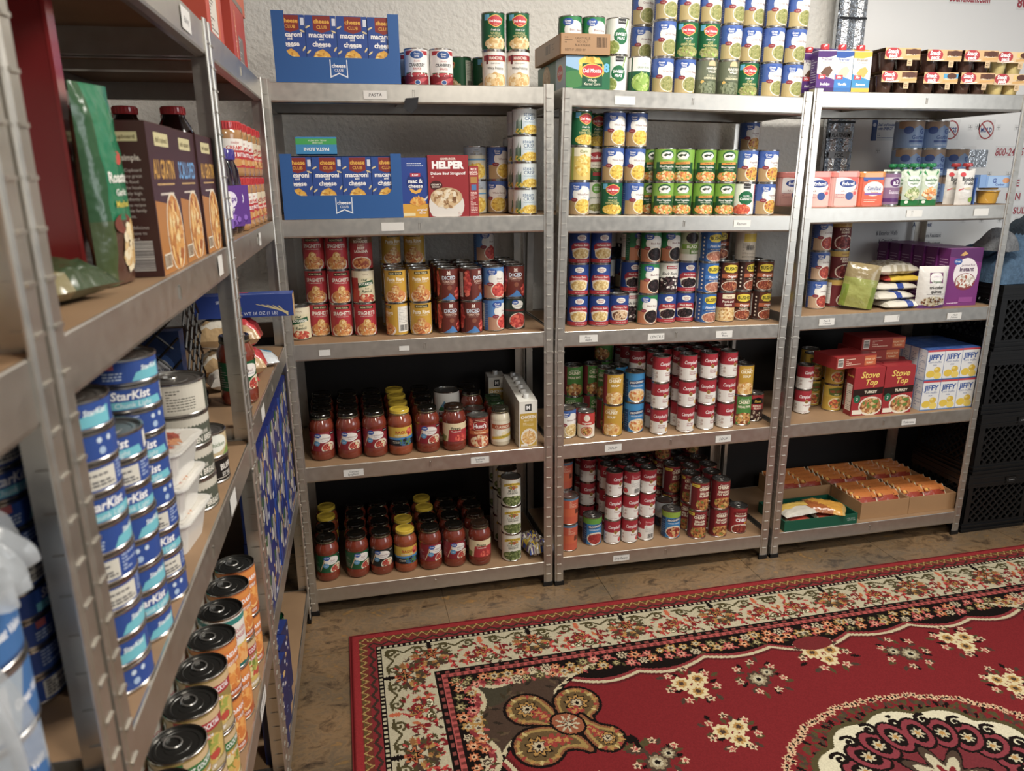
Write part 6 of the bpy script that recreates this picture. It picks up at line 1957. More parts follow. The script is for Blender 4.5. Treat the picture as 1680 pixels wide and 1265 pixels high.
S.done()

# --- second shelf: potato boxes, pouches, red carrier board, juice bottles
def gratin(t, tc):
    a = Art(156, 200, '#452830')
    a.poly([(-74, 0), (74, 0), (74, 60), (20, 92), (-74, 100)], '#b8762a').rect(-40, 172, 40, 190, '#d6cc9a').text("chef's cupboard", 0, 181, 7.5, '#5a4a24', 66, 0.02).text(t, -2, 142, 26, tc, 120, 0.02).lines(-50, 118, 50, 124, 1, '#d8b070', 2.5).lines(-40, 104, 40, 112, 1, '#e8dcd0', 3).ell(20, 52, 50, 58, '#e8dcc4').ell(20, 52, 46, 54, '#d08a34').food(20, 54, 40, 48, ['#e0a048', '#f0c070', '#c07828', '#b0601c', '#f4d898'], 60, 16, 2.6, 3)
    a.rect(-66, 8, -28, 28, '#efe4cc').bars(-64, 10, -30, 26, '#6a4a2a', 6)
    return a
b2 = Art(68, 200, '#4a2c28')
b2.rect(-24, 176, 24, 188, '#d6cc9a').text("chef's cupboard", 0, 182, 5, '#5a4a24', 42, 0.02).text('Keep it simple.', 0, 156, 8, '#e8dcd0', 50, 0.02)
for i, t in enumerate(("With Chef's Cupboard", 'you can enjoy great', 'homestyle food', 'without all the hassle.', 'We use only high', 'quality ingredients to', 'create delicious recipes', 'that the whole family', 'will love.')):
    b2.text(t, 0, 140 - i * 7.4, 4.4, '#d8ccc4', 48)
for i, t in enumerate(('After all, delicious', "doesn't have to", 'be hard.')):
    b2.text(t, 2, 66 - i * 7.4, 4.4, '#d8ccc4', 44)
b2.rect(-26, 8, 26, 48, '#d9d6d0').bars(-26, 9, 26, 47, '#6a6666', 16, vert=False)
def_box('gratin1', 'x', 0.157, 0.07, 0.201, '#4a2c28', gratin('AU GRATIN', '#d8a23a'), b2)
def_box('gratin2', 'x', 0.157, 0.07, 0.201, '#4a2c28', gratin('SCALLOPED', '#6aa8e0'), b2)
for i, (kd, ly_) in enumerate((('gratin1', 0.046), ('gratin2', 0.048), ('gratin1', 0.045))):
    place_a(kd, RA1, 2, 0.515 + i * 0.159, ly_, ('nearest brown potato box with text on its side', 'middle brown potato box with light-blue lettering', 'farthest brown potato box of the three')[i], group='brown potato boxes')
# second row of the same behind, nearer the camera than the red board hole shows
place_a('gratin2', RA1, 2, 0.515, 0.125, 'brown potato box behind the nearest one', group='brown potato boxes')
# juice bottles: dark body, red cap
def bottle(key, bodyc, capc, prof, capz, capr, lab=None, labz=None, labr=None):
    m = MB(bodyc)
    m.lathe(prof, 24)
    c = MB(capc)
    for q in ((capr, capz), ):
        c.lathe([(q[0], q[1]), (q[0] + 0.001, q[1] + 0.002), (q[0], q[1] + 0.016), (q[0] - 0.002, q[1] + 0.018)], 24)
    for i in range(24):
        t_ = 2 * math.pi * i / 24
        x, y = (capr + 0.0004) * math.cos(t_), (capr + 0.0004) * math.sin(t_)
        c.box(x - 0.0008, y - 0.0008, capz + 0.002, x + 0.0008, y + 0.0008, capz + 0.015)
    parts = [('bottle', m.mesh('bottle_' + key, M_SAUCE, 50)), ('cap', c.mesh('cap_' + key, M_GLOSS, 35))]
    if lab:
        p_ = MB()
        lab.wrap(p_, labr, labz)
        parts.append(('label', p_.mesh('label_' + key, M_PRINT)))
    r_ = max(q[0] for q in prof)
    return Kind(key, 'drink_bottle', key, 'bottle', parts, r_, capz + 0.018)
bottle('juice', '#160507', '#d0121c', [(0.042, 0), (0.048, 0.004), (0.050, 0.02), (0.050, 0.19), (0.048, 0.215), (0.040, 0.240), (0.026, 0.265), (0.024, 0.276)], 0.272, 0.027)
for i, (R_, lx, ly) in enumerate(((RA2, 0.405, 0.162), (RA2, 0.405, 0.268), (RA2, 0.405, 0.374), (RA2, 0.62, 0.21), (RA2, 0.60, 0.33), (RA1, 0.62, 0.30))):
    place_a('juice', R_, 2, lx, ly, ORD[i + 1] + ' dark juice bottle with red cap behind the potato boxes', group='dark juice bottles')
# green pouch and the bag lying at its foot
def greenp(u, v):
    if v > -0.3:
        return '#0f7a52' if u > -0.5 else '#2f5a34'
    return '#5a3a2c' if u > -0.3 else '#4a5a34'
a = Art(92, 220, '#0f7a52')
a.text('Roasted', 10, 130, 13, '#f0f0e8', 52, 0.03).text('Garlic', 8, 112, 8, '#f0f0e8', 40, 0.02).text('Mashed', 8, 98, 8, '#d8c23a', 44, 0.02).ell(12, 152, 9, 8, '#c23a2a').ell(2, 74, 20, 12, '#7a3a2c').food(18, 46, 20, 30, POTATO, 40, 8, 1.3, 3)
pouch('potpouch', 0.042, 0.118, 0.017, greenp, a, crinkle=0.002)
place_a('potpouch', RA1, 2, 0.366, 0.050, 'green mashed potato pouch leaning by the brown boxes', rz=-0.2, tilt=(0.02, 0.0), dz=0.002)
soft_bag('oldbag', 0.085, 0.06, 0.045, lambda u, v: '#8f8560' if v > 0.35 else ('#3f5034' if u < 0.2 else '#5f6a44'), crinkle=0.004)
place_a('oldbag', RA1, 2, 0.245, 0.115, 'dark-green food bag lying at the foot of red board', rz=1.2)
# red board with a tall hand hole
rb = thing('red_carrier_board', 'tall red board with a long hand hole, near end of shelf', 'board', at_local(RA1, 2, 0.338, 0.0, 0.0008), RA1.ang)
P0 = [(0.078, 0), (0.40, 0), (0.40, 0.335), (0.078, 0.335)]
m = MB('#7c0a12')
hx0, hx1, hz0, hz1, rr_ = 0.122, 0.215, 0.118, 0.240, 0.024
hole = []
for cx, cz, a0 in ((hx1 - rr_, hz1 - rr_, 0), (hx0 + rr_, hz1 - rr_, 90), (hx0 + rr_, hz0 + rr_, 180), (hx1 - rr_, hz0 + rr_, 270)):
    for i in range(5):
        t_ = math.radians(a0 + 22.5 * i)
        hole.append((cx + rr_ * math.cos(t_), cz + rr_ * math.sin(t_)))
tr = tessellate_polygon([[Vector((x, z, 0)) for x, z in P0], [Vector((x, z, 0)) for x, z in hole]])
AL = P0 + hole
for q in tr:
    Q = [AL[i] for i in q]
    m.face([(0.0, y, z) for y, z in Q])
    m.face([(0.022, y, z) for y, z in Q[::-1]])
for loop in (P0, hole):
    for i in range(len(loop)):
        p1, p2 = loop[i], loop[(i + 1) % len(loop)]
        m.face([(0.0, p1[0], p1[1]), (0.0, p2[0], p2[1]), (0.022, p2[0], p2[1]), (0.022, p1[0], p1[1])], '#a8121c')
obj('panel', m.mesh('panel', M_GLOSS), rb)
m = MB('#8f0d16')
m.box(-0.001, 0.0735, 0, 0.023, 0.0778, 0.335)
obj('front_edge', m.mesh('front_edge', M_GLOSS), rb)

# --- corner rack second shelf: peanut butter, jelly
a = Art(2 * math.pi * 43, 66, '#b81f22')
a.band(40, 66, '#efe9e0').text('meijer', 0, 58, 7, '#b03a3a', 30, 0.01).text('CREAMY', 0, 46, 9, '#c8302c', 52, 0.03).text('PEANUT BUTTER', 0, 30, 9, '#ffffff', 70, 0.02).ell(0, 12, 20, 9, '#c98a44').ell(24, 12, 10, 7, '#d8a86a')
m_ = MB('#b5824a')
m_.lathe([(0.038, 0), (0.043, 0.003), (0.0445, 0.012), (0.0435, 0.02), (0.0435, 0.09), (0.0445, 0.097), (0.043, 0.108), (0.040, 0.112)], 28)
l_ = MB('#c4181c')
l_.lathe([(0.0425, 0.108), (0.043, 0.110), (0.043, 0.126), (0.0415, 0.128)], 28)
for i in range(40):
    t_ = 2 * math.pi * i / 40
    x, y = 0.0431 * math.cos(t_), 0.0431 * math.sin(t_)
    l_.box(x - 0.0007, y - 0.0007, 0.111, x + 0.0007, y + 0.0007, 0.125)
p_ = MB()
a.wrap(p_, 0.0437, 0.022)
Kind('pb', 'peanut_butter_jar', 'red-lidded peanut butter jar', 'jar', [('jar', m_.mesh('jar_pb', M_SAUCE, 50)), ('lid', l_.mesh('lid_pb', M_GLOSS, 35)), ('label', p_.mesh('label_pb', M_PRINT))], 0.0445, 0.1285)
a = Art(2 * math.pi * 43, 66, '#c8341f')
a.poly([(-50, 66), (50, 66), (50, 40), (-50, 22)], '#d8c8a8').text('Crunchy', 0, 44, 13, '#a8241c', 66, 0.03, 0.2, 0.2).text('Peanut Butter', 0, 26, 8, '#f8ecd8', 60, 0.02).food(0, 10, 36, 8, ['#c98a44', '#e0b070', '#a8682c'], 30, 6)
p_ = MB()
a.wrap(p_, 0.0437, 0.022)
KIND['pb'].parts
Kind('pb2', 'peanut_butter_jar', 'red-lidded crunchy peanut butter jar', 'jar', [KIND['pb'].parts[0], KIND['pb'].parts[1], ('label', p_.mesh('label_pb2', M_PRINT))], 0.0445, 0.1285)
S = Stock(RA2, 2).begin()
for i, lx in enumerate((0.405, 0.497, 0.589, 0.681, 0.773)):
    kk = ['pb', 'pb', 'pb', 'pb2', 'pb2'][i]
    S.stack_at(lx, 0.055, [kk, kk], rot=[-0.7, -0.75])
S.done()
# squeeze jelly bottles: flattened, standing on their caps
jl = Art(80, 90, '#5a2a8a')
jl.ell(0, 60, 22, 18, '#e4dcf0').text('Grape', 0, 62, 12, '#5a2a8a', 40, 0.03).text('Jelly', 0, 40, 10, '#ffffff', 32, 0.02).food(0, 14, 26, 12, ['#6a3aa0', '#8a5ac0', '#4a1f78'], 26, 6)
m = MB('#1c0a20')
m.lathe([(0.022, 0.0), (0.034, 0.006), (0.038, 0.03), (0.038, 0.11), (0.034, 0.145), (0.024, 0.165), (0.022, 0.17)], 24, fx=1.0, fy=0.62)
c = MB('#3a2a8c')
c.lathe([(0.024, 0.166), (0.027, 0.168), (0.027, 0.188), (0.024, 0.191)], 24, fx=1.0, fy=0.7)
p_ = MB()
jl.flat(p_, (0, -0.0242, 0.02), (0.001 * 1000, 0, 0), (0, 0, 1))
Kind('jelly', 'jelly_bottle', 'jelly', 'bottle', [('bottle', m.mesh('bottle_jelly', M_SAUCE, 50)), ('cap', c.mesh('cap_jelly', M_GLOSS, 40)), ('label', p_.mesh('label_jelly', M_PRINT))], 0.038, 0.191, 0.048)
jl2 = Art(60, 74, '#efece6')
jl2.text('meijer', 4, 66, 6, '#b03a3a', 24).text('CONCORD', 0, 52, 8, '#4a2a7a', 52, 0.01).text('GRAPE', 0, 40, 10, '#4a2a7a', 46, 0.03).text('JELLY', 0, 28, 7, '#4a2a7a', 34, 0.02).band(0, 20, '#7a5ab0')
p_ = MB()
jl2.flat(p_, (0, -0.0242, 0.02), (1, 0, 0), (0, 0, 1))
Kind('jelly2', 'jelly_bottle', 'jelly', 'bottle', [KIND['jelly'].parts[0], KIND['jelly'].parts[1], ('label', p_.mesh('label_jelly2', M_PRINT))], 0.038, 0.191, 0.048)
for i, (kd, lx, ly, lab) in enumerate((('jelly2', 0.145, 0.05, 'grape jelly bottle with white label beside the post'), ('jelly', 0.228, 0.045, 'middle grape jelly bottle with purple label'), ('jelly', 0.311, 0.042, 'grape jelly bottle nearest the peanut butter'), ('jelly', 0.25, 0.135, 'grape jelly bottle in the second row'))):
    place_a(kd, RA2, 2, lx, ly, lab, rz=-0.55, group='grape jelly bottles')

# --- corner rack top shelf: red and orange snack cartons
a = Art(120, 150, '#c8401f')
a.rect(-56, 20, 30, 140, '#e4ddd0').lines(-52, 24, 26, 136, 16, '#5a5048', 3, 3).rect(34, 10, 58, 140, '#d8642a')
def_box('snack1', 'x', 0.20, 0.26, 0.15, '#c8401f', a)
a = Art(150, 150, '#c23a22')
a.rect(-20, 10, 60, 80, '#8a8078').lines(-16, 14, 56, 76, 8, '#d8d0c4', 3, 3).rect(-70, 20, -50, 130, '#e0764a').lines(-68, 30, -52, 124, 8, '#f0d0c0', 3, 5)
def_box('snack2', 'x', 0.24, 0.26, 0.15, '#c23a22', a)
a = Art(200, 120, '#d8561c')
a.poly([(-100, 120), (20, 120), (-20, 0), (-100, 0)], '#e8762a').lines(10, 40, 90, 110, 6, '#e8c8b4', 3, 4).rect(-100, 0, 100, 14, '#8a7a70')
def_box('snack3', 'x', 0.30, 0.26, 0.12, '#d8561c', a)
place_a('snack1', RA2, 1, 0.24, 0.15, 'near red snack carton with nutrition panel, top shelf corner')
place_a('snack2', RA2, 1, 0.61, 0.15, 'far red snack carton under the orange carton')
place_a('snack3', RA2, 1, 0.62, 0.15, 'bright-orange carton stacked on the far red one', dz=0.1515)
place_a('snack2', RA2, 1, 0.24, 0.15, 'red carton stacked on the near snack carton', dz=0.1515)

# --- corner rack third shelf: spaghetti box across bread bags
a = Art(250, 56, '#1d3f94')
a.text('SPAGHETTI', -40, 42, 8, '#dfe6f4', 80, 0.02).text('NET WT 16 OZ (1 LB)', 30, 10, 9, '#cfd8f0', 110, 0.01).ell(-20, 22, 16, 12, '#4a8a5a')
for i in range(5):
    a.poly([(30 + i * 14, 34 - i * 1.5), (34 + i * 14, 34 - i * 1.5), (112, 12 - i * 2), (110, 9 - i * 2)], '#e4d49a')
tp_ = Art(250, 60, '#234aa4')
tp_.rect(-60, 44, 10, 56, '#c23a2a').lines(-20, 10, 80, 24, 1, '#cfd8f0', 4, 3)
def_box('spagbox', 'x', 0.25, 0.062, 0.058, '#1d3f94', a, None, Art(60, 56, '#c9a878'), tp_)
put('spagbox', (-0.055, -0.385, 1.1665), 0.0, 'blue spaghetti box sticking out over the bread bags')
def breadc(u, v):
    return '#c4202a' if (u > 0.45 and abs(v) < 0.8) else ('#e4dccb' if (int(v * 5) % 2) else '#c9a878')
soft_bag('breadbag', 0.085, 0.045, 0.08, breadc, crinkle=0.006)
soft_bag('redwrap', 0.06, 0.035, 0.05, lambda u, v: '#b5161f' if u > -0.4 else '#e0d8cc', crinkle=0.005)
soft_bag('whitebag', 0.09, 0.06, 0.035, lambda u, v: '#dfe6ea' if v < 0.3 else '#4a9ac4', crinkle=0.005)
place_a('breadbag', RA2, 3, 0.462, 0.10, 'lower bread bag with red end under the spaghetti box', rz=-1.4, group='bread bags')
place_a('breadbag', RA2, 3, 0.462, 0.105, 'upper bread bag with red end under the spaghetti box', rz=-1.5, dz=0.0815, group='bread bags')
place_a('redwrap', RA2, 3, 0.345, 0.085, 'red wrapped bread pack beside the bread bags', rz=-1.2)
place_a('whitebag', RA2, 3, 0.585, 0.09, 'white and blue bag in the middle of third shelf', rz=-1.3)
place_a('j_herb', RA2, 3, 0.215, 0.050, 'green-labelled jar beside the bread, corner rack third shelf', rz=-0.8)

# --- corner rack fourth shelf: wall of blue pasta boxes
def bluebox(seed, h):
    rd = random.Random(seed)
    a = Art(126, h, '#17276e')
    a.rect(-63, 0, -40, h, '#1c3f9c')
    for i in range(2):
        y = h * (0.26 + 0.48 * i) + rd.uniform(-10, 10)
        a.poly([(-58, y + 26), (-30, y + 52), (-10, y + 40), (-20, y + 14), (-44, y + 8)], '#3a6038')
        a.ell(-30, y + 4, 12, 16, '#d8d2c6', 12)
        a.ell(6 + rd.uniform(-4, 4), y, 19, 42, '#c2bcb0', 18, 0.1).ell(7, y, 13, 32, '#8d8a98', 16, 0.1)
        a.food(40, y + 16, 18, 26, ['#b8935c', '#2f5a34', '#d4b67e', '#6a3a3c', '#2a3a8c'], 16, 8, 1.5, seed + i, base=False)
    a.rect(34, 8, 58, 22, '#cfd4de').text('NET WT', 46, 15, 5, '#1b2f86', 20)
    return a
for i in range(3):
    def_box('blue%d' % i, 'x', 0.127, 0.045, 0.20, '#17276e', bluebox(i * 7 + 1, 198), Art(43, 198, '#2450b4'))
for tier in range(2):
    for i in range(6):
        place_a('blue%d' % ((i + tier) % 3), RA2, 4, 0.048 + 0.0635 + i * 0.1285, 0.028 + 0.003 * (i % 2), ('lower' if tier == 0 else 'upper') + ' blue pasta box, ' + ORD[i + 1] + ' from the near post, corner rack', dz=0.0006 + tier * 0.2008, rz=random.uniform(-0.03, 0.03), group='wall of blue pasta boxes')
# --- corner rack bottom shelf: dark-blue boxes and green canister
a = Art(70, 200, '#15245a')
a.text('Barilla', 0, 130, 12, '#c83038', 50, 0.03).ell(0, 130, 30, 12, '#1c2f70').text('Barilla', 0, 130, 11, '#f0e0d0', 44, 0.03).lines(-28, 20, 28, 90, 6, '#8a9ac8', 3, 5).ell(4, 160, 16, 8, '#d8b070').rect(20, 180, 30, 190, '#dfe4ee')
tp_ = Art(70, 40, '#1d3278')
tp_.lines(-20, 8, 20, 32, 3, '#9aa8d0', 3, 2)
def_box('lasagna_box', 'x', 0.072, 0.042, 0.205, '#15245a', a, Art(40, 200, '#101c48'), None, tp_)
for i, lx in enumerate((0.05, 0.145, 0.225, 0.30)):
    place_a('lasagna_box', RA2, 5, lx, 0.026 + 0.004 * i, ORD[i + 1] + ' dark-blue pasta box from near post, corner rack bottom shelf', rz=-0.15, group='dark-blue pasta boxes')
a = Art(2 * math.pi * 36, 130, '#0f7a4a')
a.rect(-30, 20, 30, 90, '#f0ece0').text('Parmesan', 0, 66, 11, '#a8241c', 54, 0.02).food(0, 36, 24, 12, ['#c9402c', '#e8d8b0'], 20, 6).band(112, 130, '#13915a')
def_can('parm', 'x', a, 0.0375, 0.138, 'cheese_canister', lid='#12804a', cat='canister')
place_a('parm', RA2, 5, 0.46, 0.075, 'green canister with white label, corner rack bottom shelf', rz=-0.7)

# --- cut-off rack nearest the camera: cans, bags, packs
a = Art(2 * math.pi * 50, 52, '#9aa9b8')
a.rect(-60, 4, 20, 48, '#c9ccd0').bars(-46, 8, -6, 44, '#2a2c30', 9).poly([(24, 0), (70, 0), (70, 52), (40, 52)], '#2f6aa8').text('Great Value', 44, 26, 9, '#ffffff', 40, 0.02).band(0, 4, '#2a4a7a')
def_can('bigcan', 'large grey-and-blue can', a, 0.051, 0.060, lid='#3a3a3a')
S = Stock(RA0, 3).begin()
S.stack_at(0.83, 0.075, ['bigcan'] * 4, rot=[-0.9, -1.2, -0.8, -1.0], rows=[['bigcan'] * 5])
S.stack_at(0.72, 0.075, ['bigcan'] * 2, rot=[-0.9, -1.2], rows=[['bigcan'] * 4])
S.done()
M_CLEAR = mat('translucent_polythene', '#b9bec3', 0.2, trans=0.0, bump=(16, 0.9, 3), spec=0.6, alpha=0.62)
def crumple(w, h, seed, n=34):
    # loosely folded sheet draped over an arch
    rd = random.Random(seed)
    ph = [(rd.uniform(3, 11), rd.uniform(3, 11), rd.uniform(0, 6), rd.uniform(0.4, 1)) for _ in range(8)]
    m = MB('#dfe3e6')
    G = []
    for i in range(n + 1):
        row = []
        for j in range(n + 1):
            u, v = -1 + 2 * j / n, i / n
            e = sum(q[3] * math.sin(q[0] * u + q[1] * v + q[2]) for q in ph) / 8
            fold = 0.010 * math.sin(u * 17 + 3 * e) + 0.022 * e
            th = v * math.pi * 0.95
            row.append((u * w * (1 - 0.12 * math.sin(th)) + 0.01 * e, -math.cos(th) * 0.055 + fold, max(0.0, h * math.sin(th) * (0.9 + 0.12 * e)) + abs(fold) * 0.3))
        G.append(row)
    m.grid(G)
    return m
bgp = thing('plastic_bag', 'crumpled translucent plastic bag low on the cut-off rack', 'plastic bag', at_local(RA0, 3, 0.70, 0.062, 0.1220), RA0.ang)
obj('bag_film', crumple(0.085, 0.13, 4).mesh('bag_film', M_CLEAR, 80), bgp)
bgp = thing('plastic_bag', 'crumpled plastic bag draped over the grey cans, cut-off rack', 'plastic bag', at_local(RA0, 3, 0.83, 0.075, 0.2425), RA0.ang + 0.3)
obj('bag_film', crumple(0.06, 0.05, 9).mesh('bag_film', M_CLEAR, 80), bgp)
soft_bag('fishpouch', 0.06, 0.05, 0.03, lambda u, v: '#3a78b4' if v < 0 else ('#d8d4cc' if u < 0.3 else '#d89a7a'), crinkle=0.003)
soft_bag('pinkbag', 0.09, 0.06, 0.09, lambda u, v: ['#c23a4a', '#d8a23a', '#3a6a9a', '#c8b83a'][int((u + 1) * 2.6 + (v + 1) * 1.9) % 4], crinkle=0.003)
place_a('pinkbag', RA0, 2, 0.76, 0.12, 'colourful snack bag at the left picture edge', rz=0.5)
place_a('pinkbag', RA0, 2, 0.78, 0.13, 'second colourful snack bag on the first one', rz=0.8, dz=0.091)
# ---------------------------------------------------------------- patterned rug, knots as a coloured grid
RX0, RX1, RY0, RY1 = 0.145, 3.151, -2.17, -0.17
QW, QH, STEP = 1.503, 1.0, 0.0034
NA, NB = int(QW / STEP), int(QH / STEP)
_a = (np.arange(NA) + 0.5) * QW / NA
_b = (np.arange(NB) + 0.5) * QH / NB
class Canvas:
    def __init__(s, w, h, nx, ny, col, wrap=False):
        s.w, s.h, s.nx, s.ny = w, h, nx, ny
        s.x = (np.arange(nx) + 0.5) * w / nx
        s.y = (np.arange(ny) + 0.5) * h / ny
        s.X, s.Y = np.meshgrid(s.x, s.y)
        s.C = np.zeros((ny, nx, 3), dtype=np.float32)
        s.C[:] = lin(col)[:3]
    def win(s, cx, cy, r):
        i0, i1 = np.searchsorted(s.x, (cx - r, cx + r))
        j0, j1 = np.searchsorted(s.y, (cy - r, cy + r))
        return slice(j0, j1), slice(i0, i1)
    def fill(s, mask, col):
        s.C[mask] = lin(col)[:3]
    def ell(s, cx, cy, rx, ry, col, rot=0.0):
        w = s.win(cx, cy, max(rx, ry) * 1.05)
        x, y = s.X[w] - cx, s.Y[w] - cy
        c, q = math.cos(rot), math.sin(rot)
        u, v = (x * c + y * q) / rx, (-x * q + y * c) / ry
        s.C[w][u * u + v * v < 1] = lin(col)[:3]
    def flower(s, cx, cy, r, n, cols, rot=0.0, depth=0.25):
        w = s.win(cx, cy, r * 1.1)
        x, y = s.X[w] - cx, s.Y[w] - cy
        rr, th = np.hypot(x, y), np.arctan2(y, x)
        pet = r * (1 - depth + depth * np.cos(n * (th - rot)))
        for k, c in cols:
            s.C[w][rr < pet * k] = lin(c)[:3]
    def leaf(s, cx, cy, l, wd, rot, col):
        w = s.win(cx, cy, l * 1.05)
        x, y = s.X[w] - cx, s.Y[w] - cy
        c, q = math.cos(rot), math.sin(rot)
        u, v = (x * c + y * q) / l, (-x * q + y * c)
        s.C[w][(np.abs(u) < 1) & (np.abs(v) < wd * (1 - u * u) * (1 + 0.5 * np.sign(np.sin(u * 14)) * 0.4))] = lin(col)[:3]
    def path(s, pts, wd, col):
        for (x0, y0), (x1, y1) in zip(pts[:-1], pts[1:]):
            cx, cy = (x0 + x1) / 2, (y0 + y1) / 2
            L = math.hypot(x1 - x0, y1 - y0)
            w = s.win(cx, cy, L / 2 + wd * 1.5)
            x, y = s.X[w], s.Y[w]
            t = np.clip(((x - x0) * (x1 - x0) + (y - y0) * (y1 - y0)) / max(L * L, 1e-9), 0, 1)
            d = np.hypot(x - x0 - t * (x1 - x0), y - y0 - t * (y1 - y0))
            s.C[w][d < wd] = lin(col)[:3]
    def spiral(s, cx, cy, r, a0, turns, wd, col, sgn=1):
        n = int(24 * turns)
        P = []
        for i in range(n + 1):
            t = i / n
            a = a0 + sgn * 2 * math.pi * turns * t
            q = r * (1 - 0.85 * t)
            P.append((cx + q * math.cos(a), cy + q * math.sin(a)))
        s.path(P, wd, col)
RED, DRED, CREAM, BLK, OLIVE, BROWN, GOLD, PINK, ORNG = '#720a12', '#561316', '#b3aa8e', '#150d0b', '#4b4327', '#46352a', '#a57b3a', '#a5433f', '#ad5a2c'
# repeating strip of the cream border: t along, n across (0 outer .. 0.155 inner)
PER = 0.34
B_ = Canvas(PER, 0.155, 100, 46, CREAM)
rdr = random.Random(5)
for base, kind in ((0.085, 0), (0.255, 1)):
    for k in (-1, 1):
        B_.spiral(base + k * 0.045 + 0.004, 0.030, 0.020, 0.5 if k > 0 else 2.6, 1.2, 0.0042, OLIVE, k)
        B_.path([(base + k * 0.02, 0.018), (base + k * 0.05, 0.012), (base + k * 0.085, 0.035)], 0.004, OLIVE)
    if kind == 0:
        for i in range(22):
            t = rdr.uniform(0, 1)
            an = math.pi * t
            R_ = rdr.uniform(0.035, 0.075)
            B_.leaf(base + R_ * math.cos(an) * 1.05, 0.135 - R_ * math.sin(an) * 0.95, rdr.uniform(0.010, 0.018), 0.006, an + rdr.uniform(-0.6, 0.6), (RED, '#b52b22', ORNG)[i % 3])
        B_.flower(base, 0.085, 0.034, 5, [(1, RED), (0.75, GOLD), (0.5, BROWN), (0.25, ORNG)], math.pi / 2)
        for k in (-1, 1):
            B_.ell(base + k * 0.030, 0.124, 0.020, 0.015, OLIVE)
            B_.ell(base + k * 0.030, 0.124, 0.016, 0.011, '#d9d0ae')
            B_.spiral(base + k * 0.030, 0.124, 0.010, 0, 1, 0.0028, OLIVE, k)
        B_.leaf(base, 0.022, 0.020, 0.010, math.pi / 2, '#b5552c')
    else:
        for i in range(16):
            an = math.pi * (i + 0.5) / 16
            B_.leaf(base + 0.052 * math.cos(an), 0.055 + 0.062 * math.sin(an), 0.020, 0.008, an, (OLIVE, BROWN, GOLD, '#8a5a2c')[i % 4])
        B_.flower(base, 0.058, 0.040, 7, [(1, BROWN), (0.78, ORNG), (0.5, BLK), (0.3, GOLD)], -math.pi / 2)
        B_.leaf(base, 0.016, 0.020, 0.011, math.pi / 2, BLK)
        for i in range(10):
            B_.leaf(base + rdr.uniform(-0.07, 0.07), rdr.uniform(0.112, 0.15), 0.012, 0.005, rdr.uniform(0, 3), (RED, '#b52b22')[i % 2])
for i in range(74):
    B_.leaf(rdr.uniform(0, PER), rdr.uniform(0.035, 0.155), rdr.uniform(0.008, 0.016), 0.005, rdr.uniform(0, 3.1), (RED, '#a52b24', OLIVE, RED, BROWN)[i % 5])

Q = Canvas(QW, QH, NA, NB, RED)
X, Y = Q.X, Q.Y
d = np.minimum(X, Y)
t = np.where(X < Y, Y, X)
# inner dark floral band and its scalloped boundary toward the field
scal = 0.385 + 0.028 * np.abs(np.sin((X - 0.18) * math.pi / 0.235)) + 0.012 * np.sin(X * 9)
scal2 = 0.385 + 0.028 * np.abs(np.sin((Y - 0.18) * math.pi / 0.235)) + 0.012 * np.sin(Y * 9)
def boundary(off):
    m1 = (Y < scal + off) | (X < scal2 + off)
    return m1
corner = np.hypot((X - 0.34) / 1.0, (Y - 0.34) / 1.0)
ang = np.arctan2(Y - 0.34, X - 0.34)
lob = 0.33 + 0.045 * np.cos(8 * ang) + 0.03 * np.cos(4 * ang + 3.14)
Q.fill(boundary(0.022), DRED)
Q.fill(boundary(0.012), '#b9ad8c')
Q.fill(boundary(0.0), '#7c2226')
Q.fill(boundary(-0.012), BLK)
# corner spandrel in brown with cream feathered outline
cs = (X > 0.36) & (Y > 0.345)
fe = 0.010 * np.sign(np.sin(ang * 70))
Q.fill(cs & (corner < lob + 0.014), BLK)
Q.fill(cs & (corner < lob + 0.004 + fe * 0.5), '#b9ad8c')
Q.fill(cs & (corner < lob - 0.008), BROWN)
inn = (np.hypot(X - 0.40, Y - 0.38) < 0.075)
Q.fill(inn & cs, '#3f3a2c')
rdl = random.Random(31)
for i in range(46):
    a_, r_ = rdl.uniform(-0.2, 1.8), rdl.uniform(0.10, 0.31)
    Q.leaf(0.34 + r_ * math.cos(a_), 0.34 + r_ * math.sin(a_), 0.016, 0.005, rdl.uniform(0, 3), ('#3a3020', '#574633', '#2c241c')[i % 3])
# wavy cream line between band and spandrel
P = [(0.365 + 0.020 * math.sin(i * 0.55), 0.36 + i * 0.02) for i in range(20)]
Q.path(P, 0.008, '#b9ad8c')
Q.path([(p[1] + 0.02, p[0] - 0.015) for p in P], 0.008, '#b9ad8c')
Q.path([(p[0] - 0.018, p[1]) for p in P], 0.009, '#7c2226')
Q.path([(p[1] + 0.02, p[0] - 0.033) for p in P], 0.009, '#7c2226')
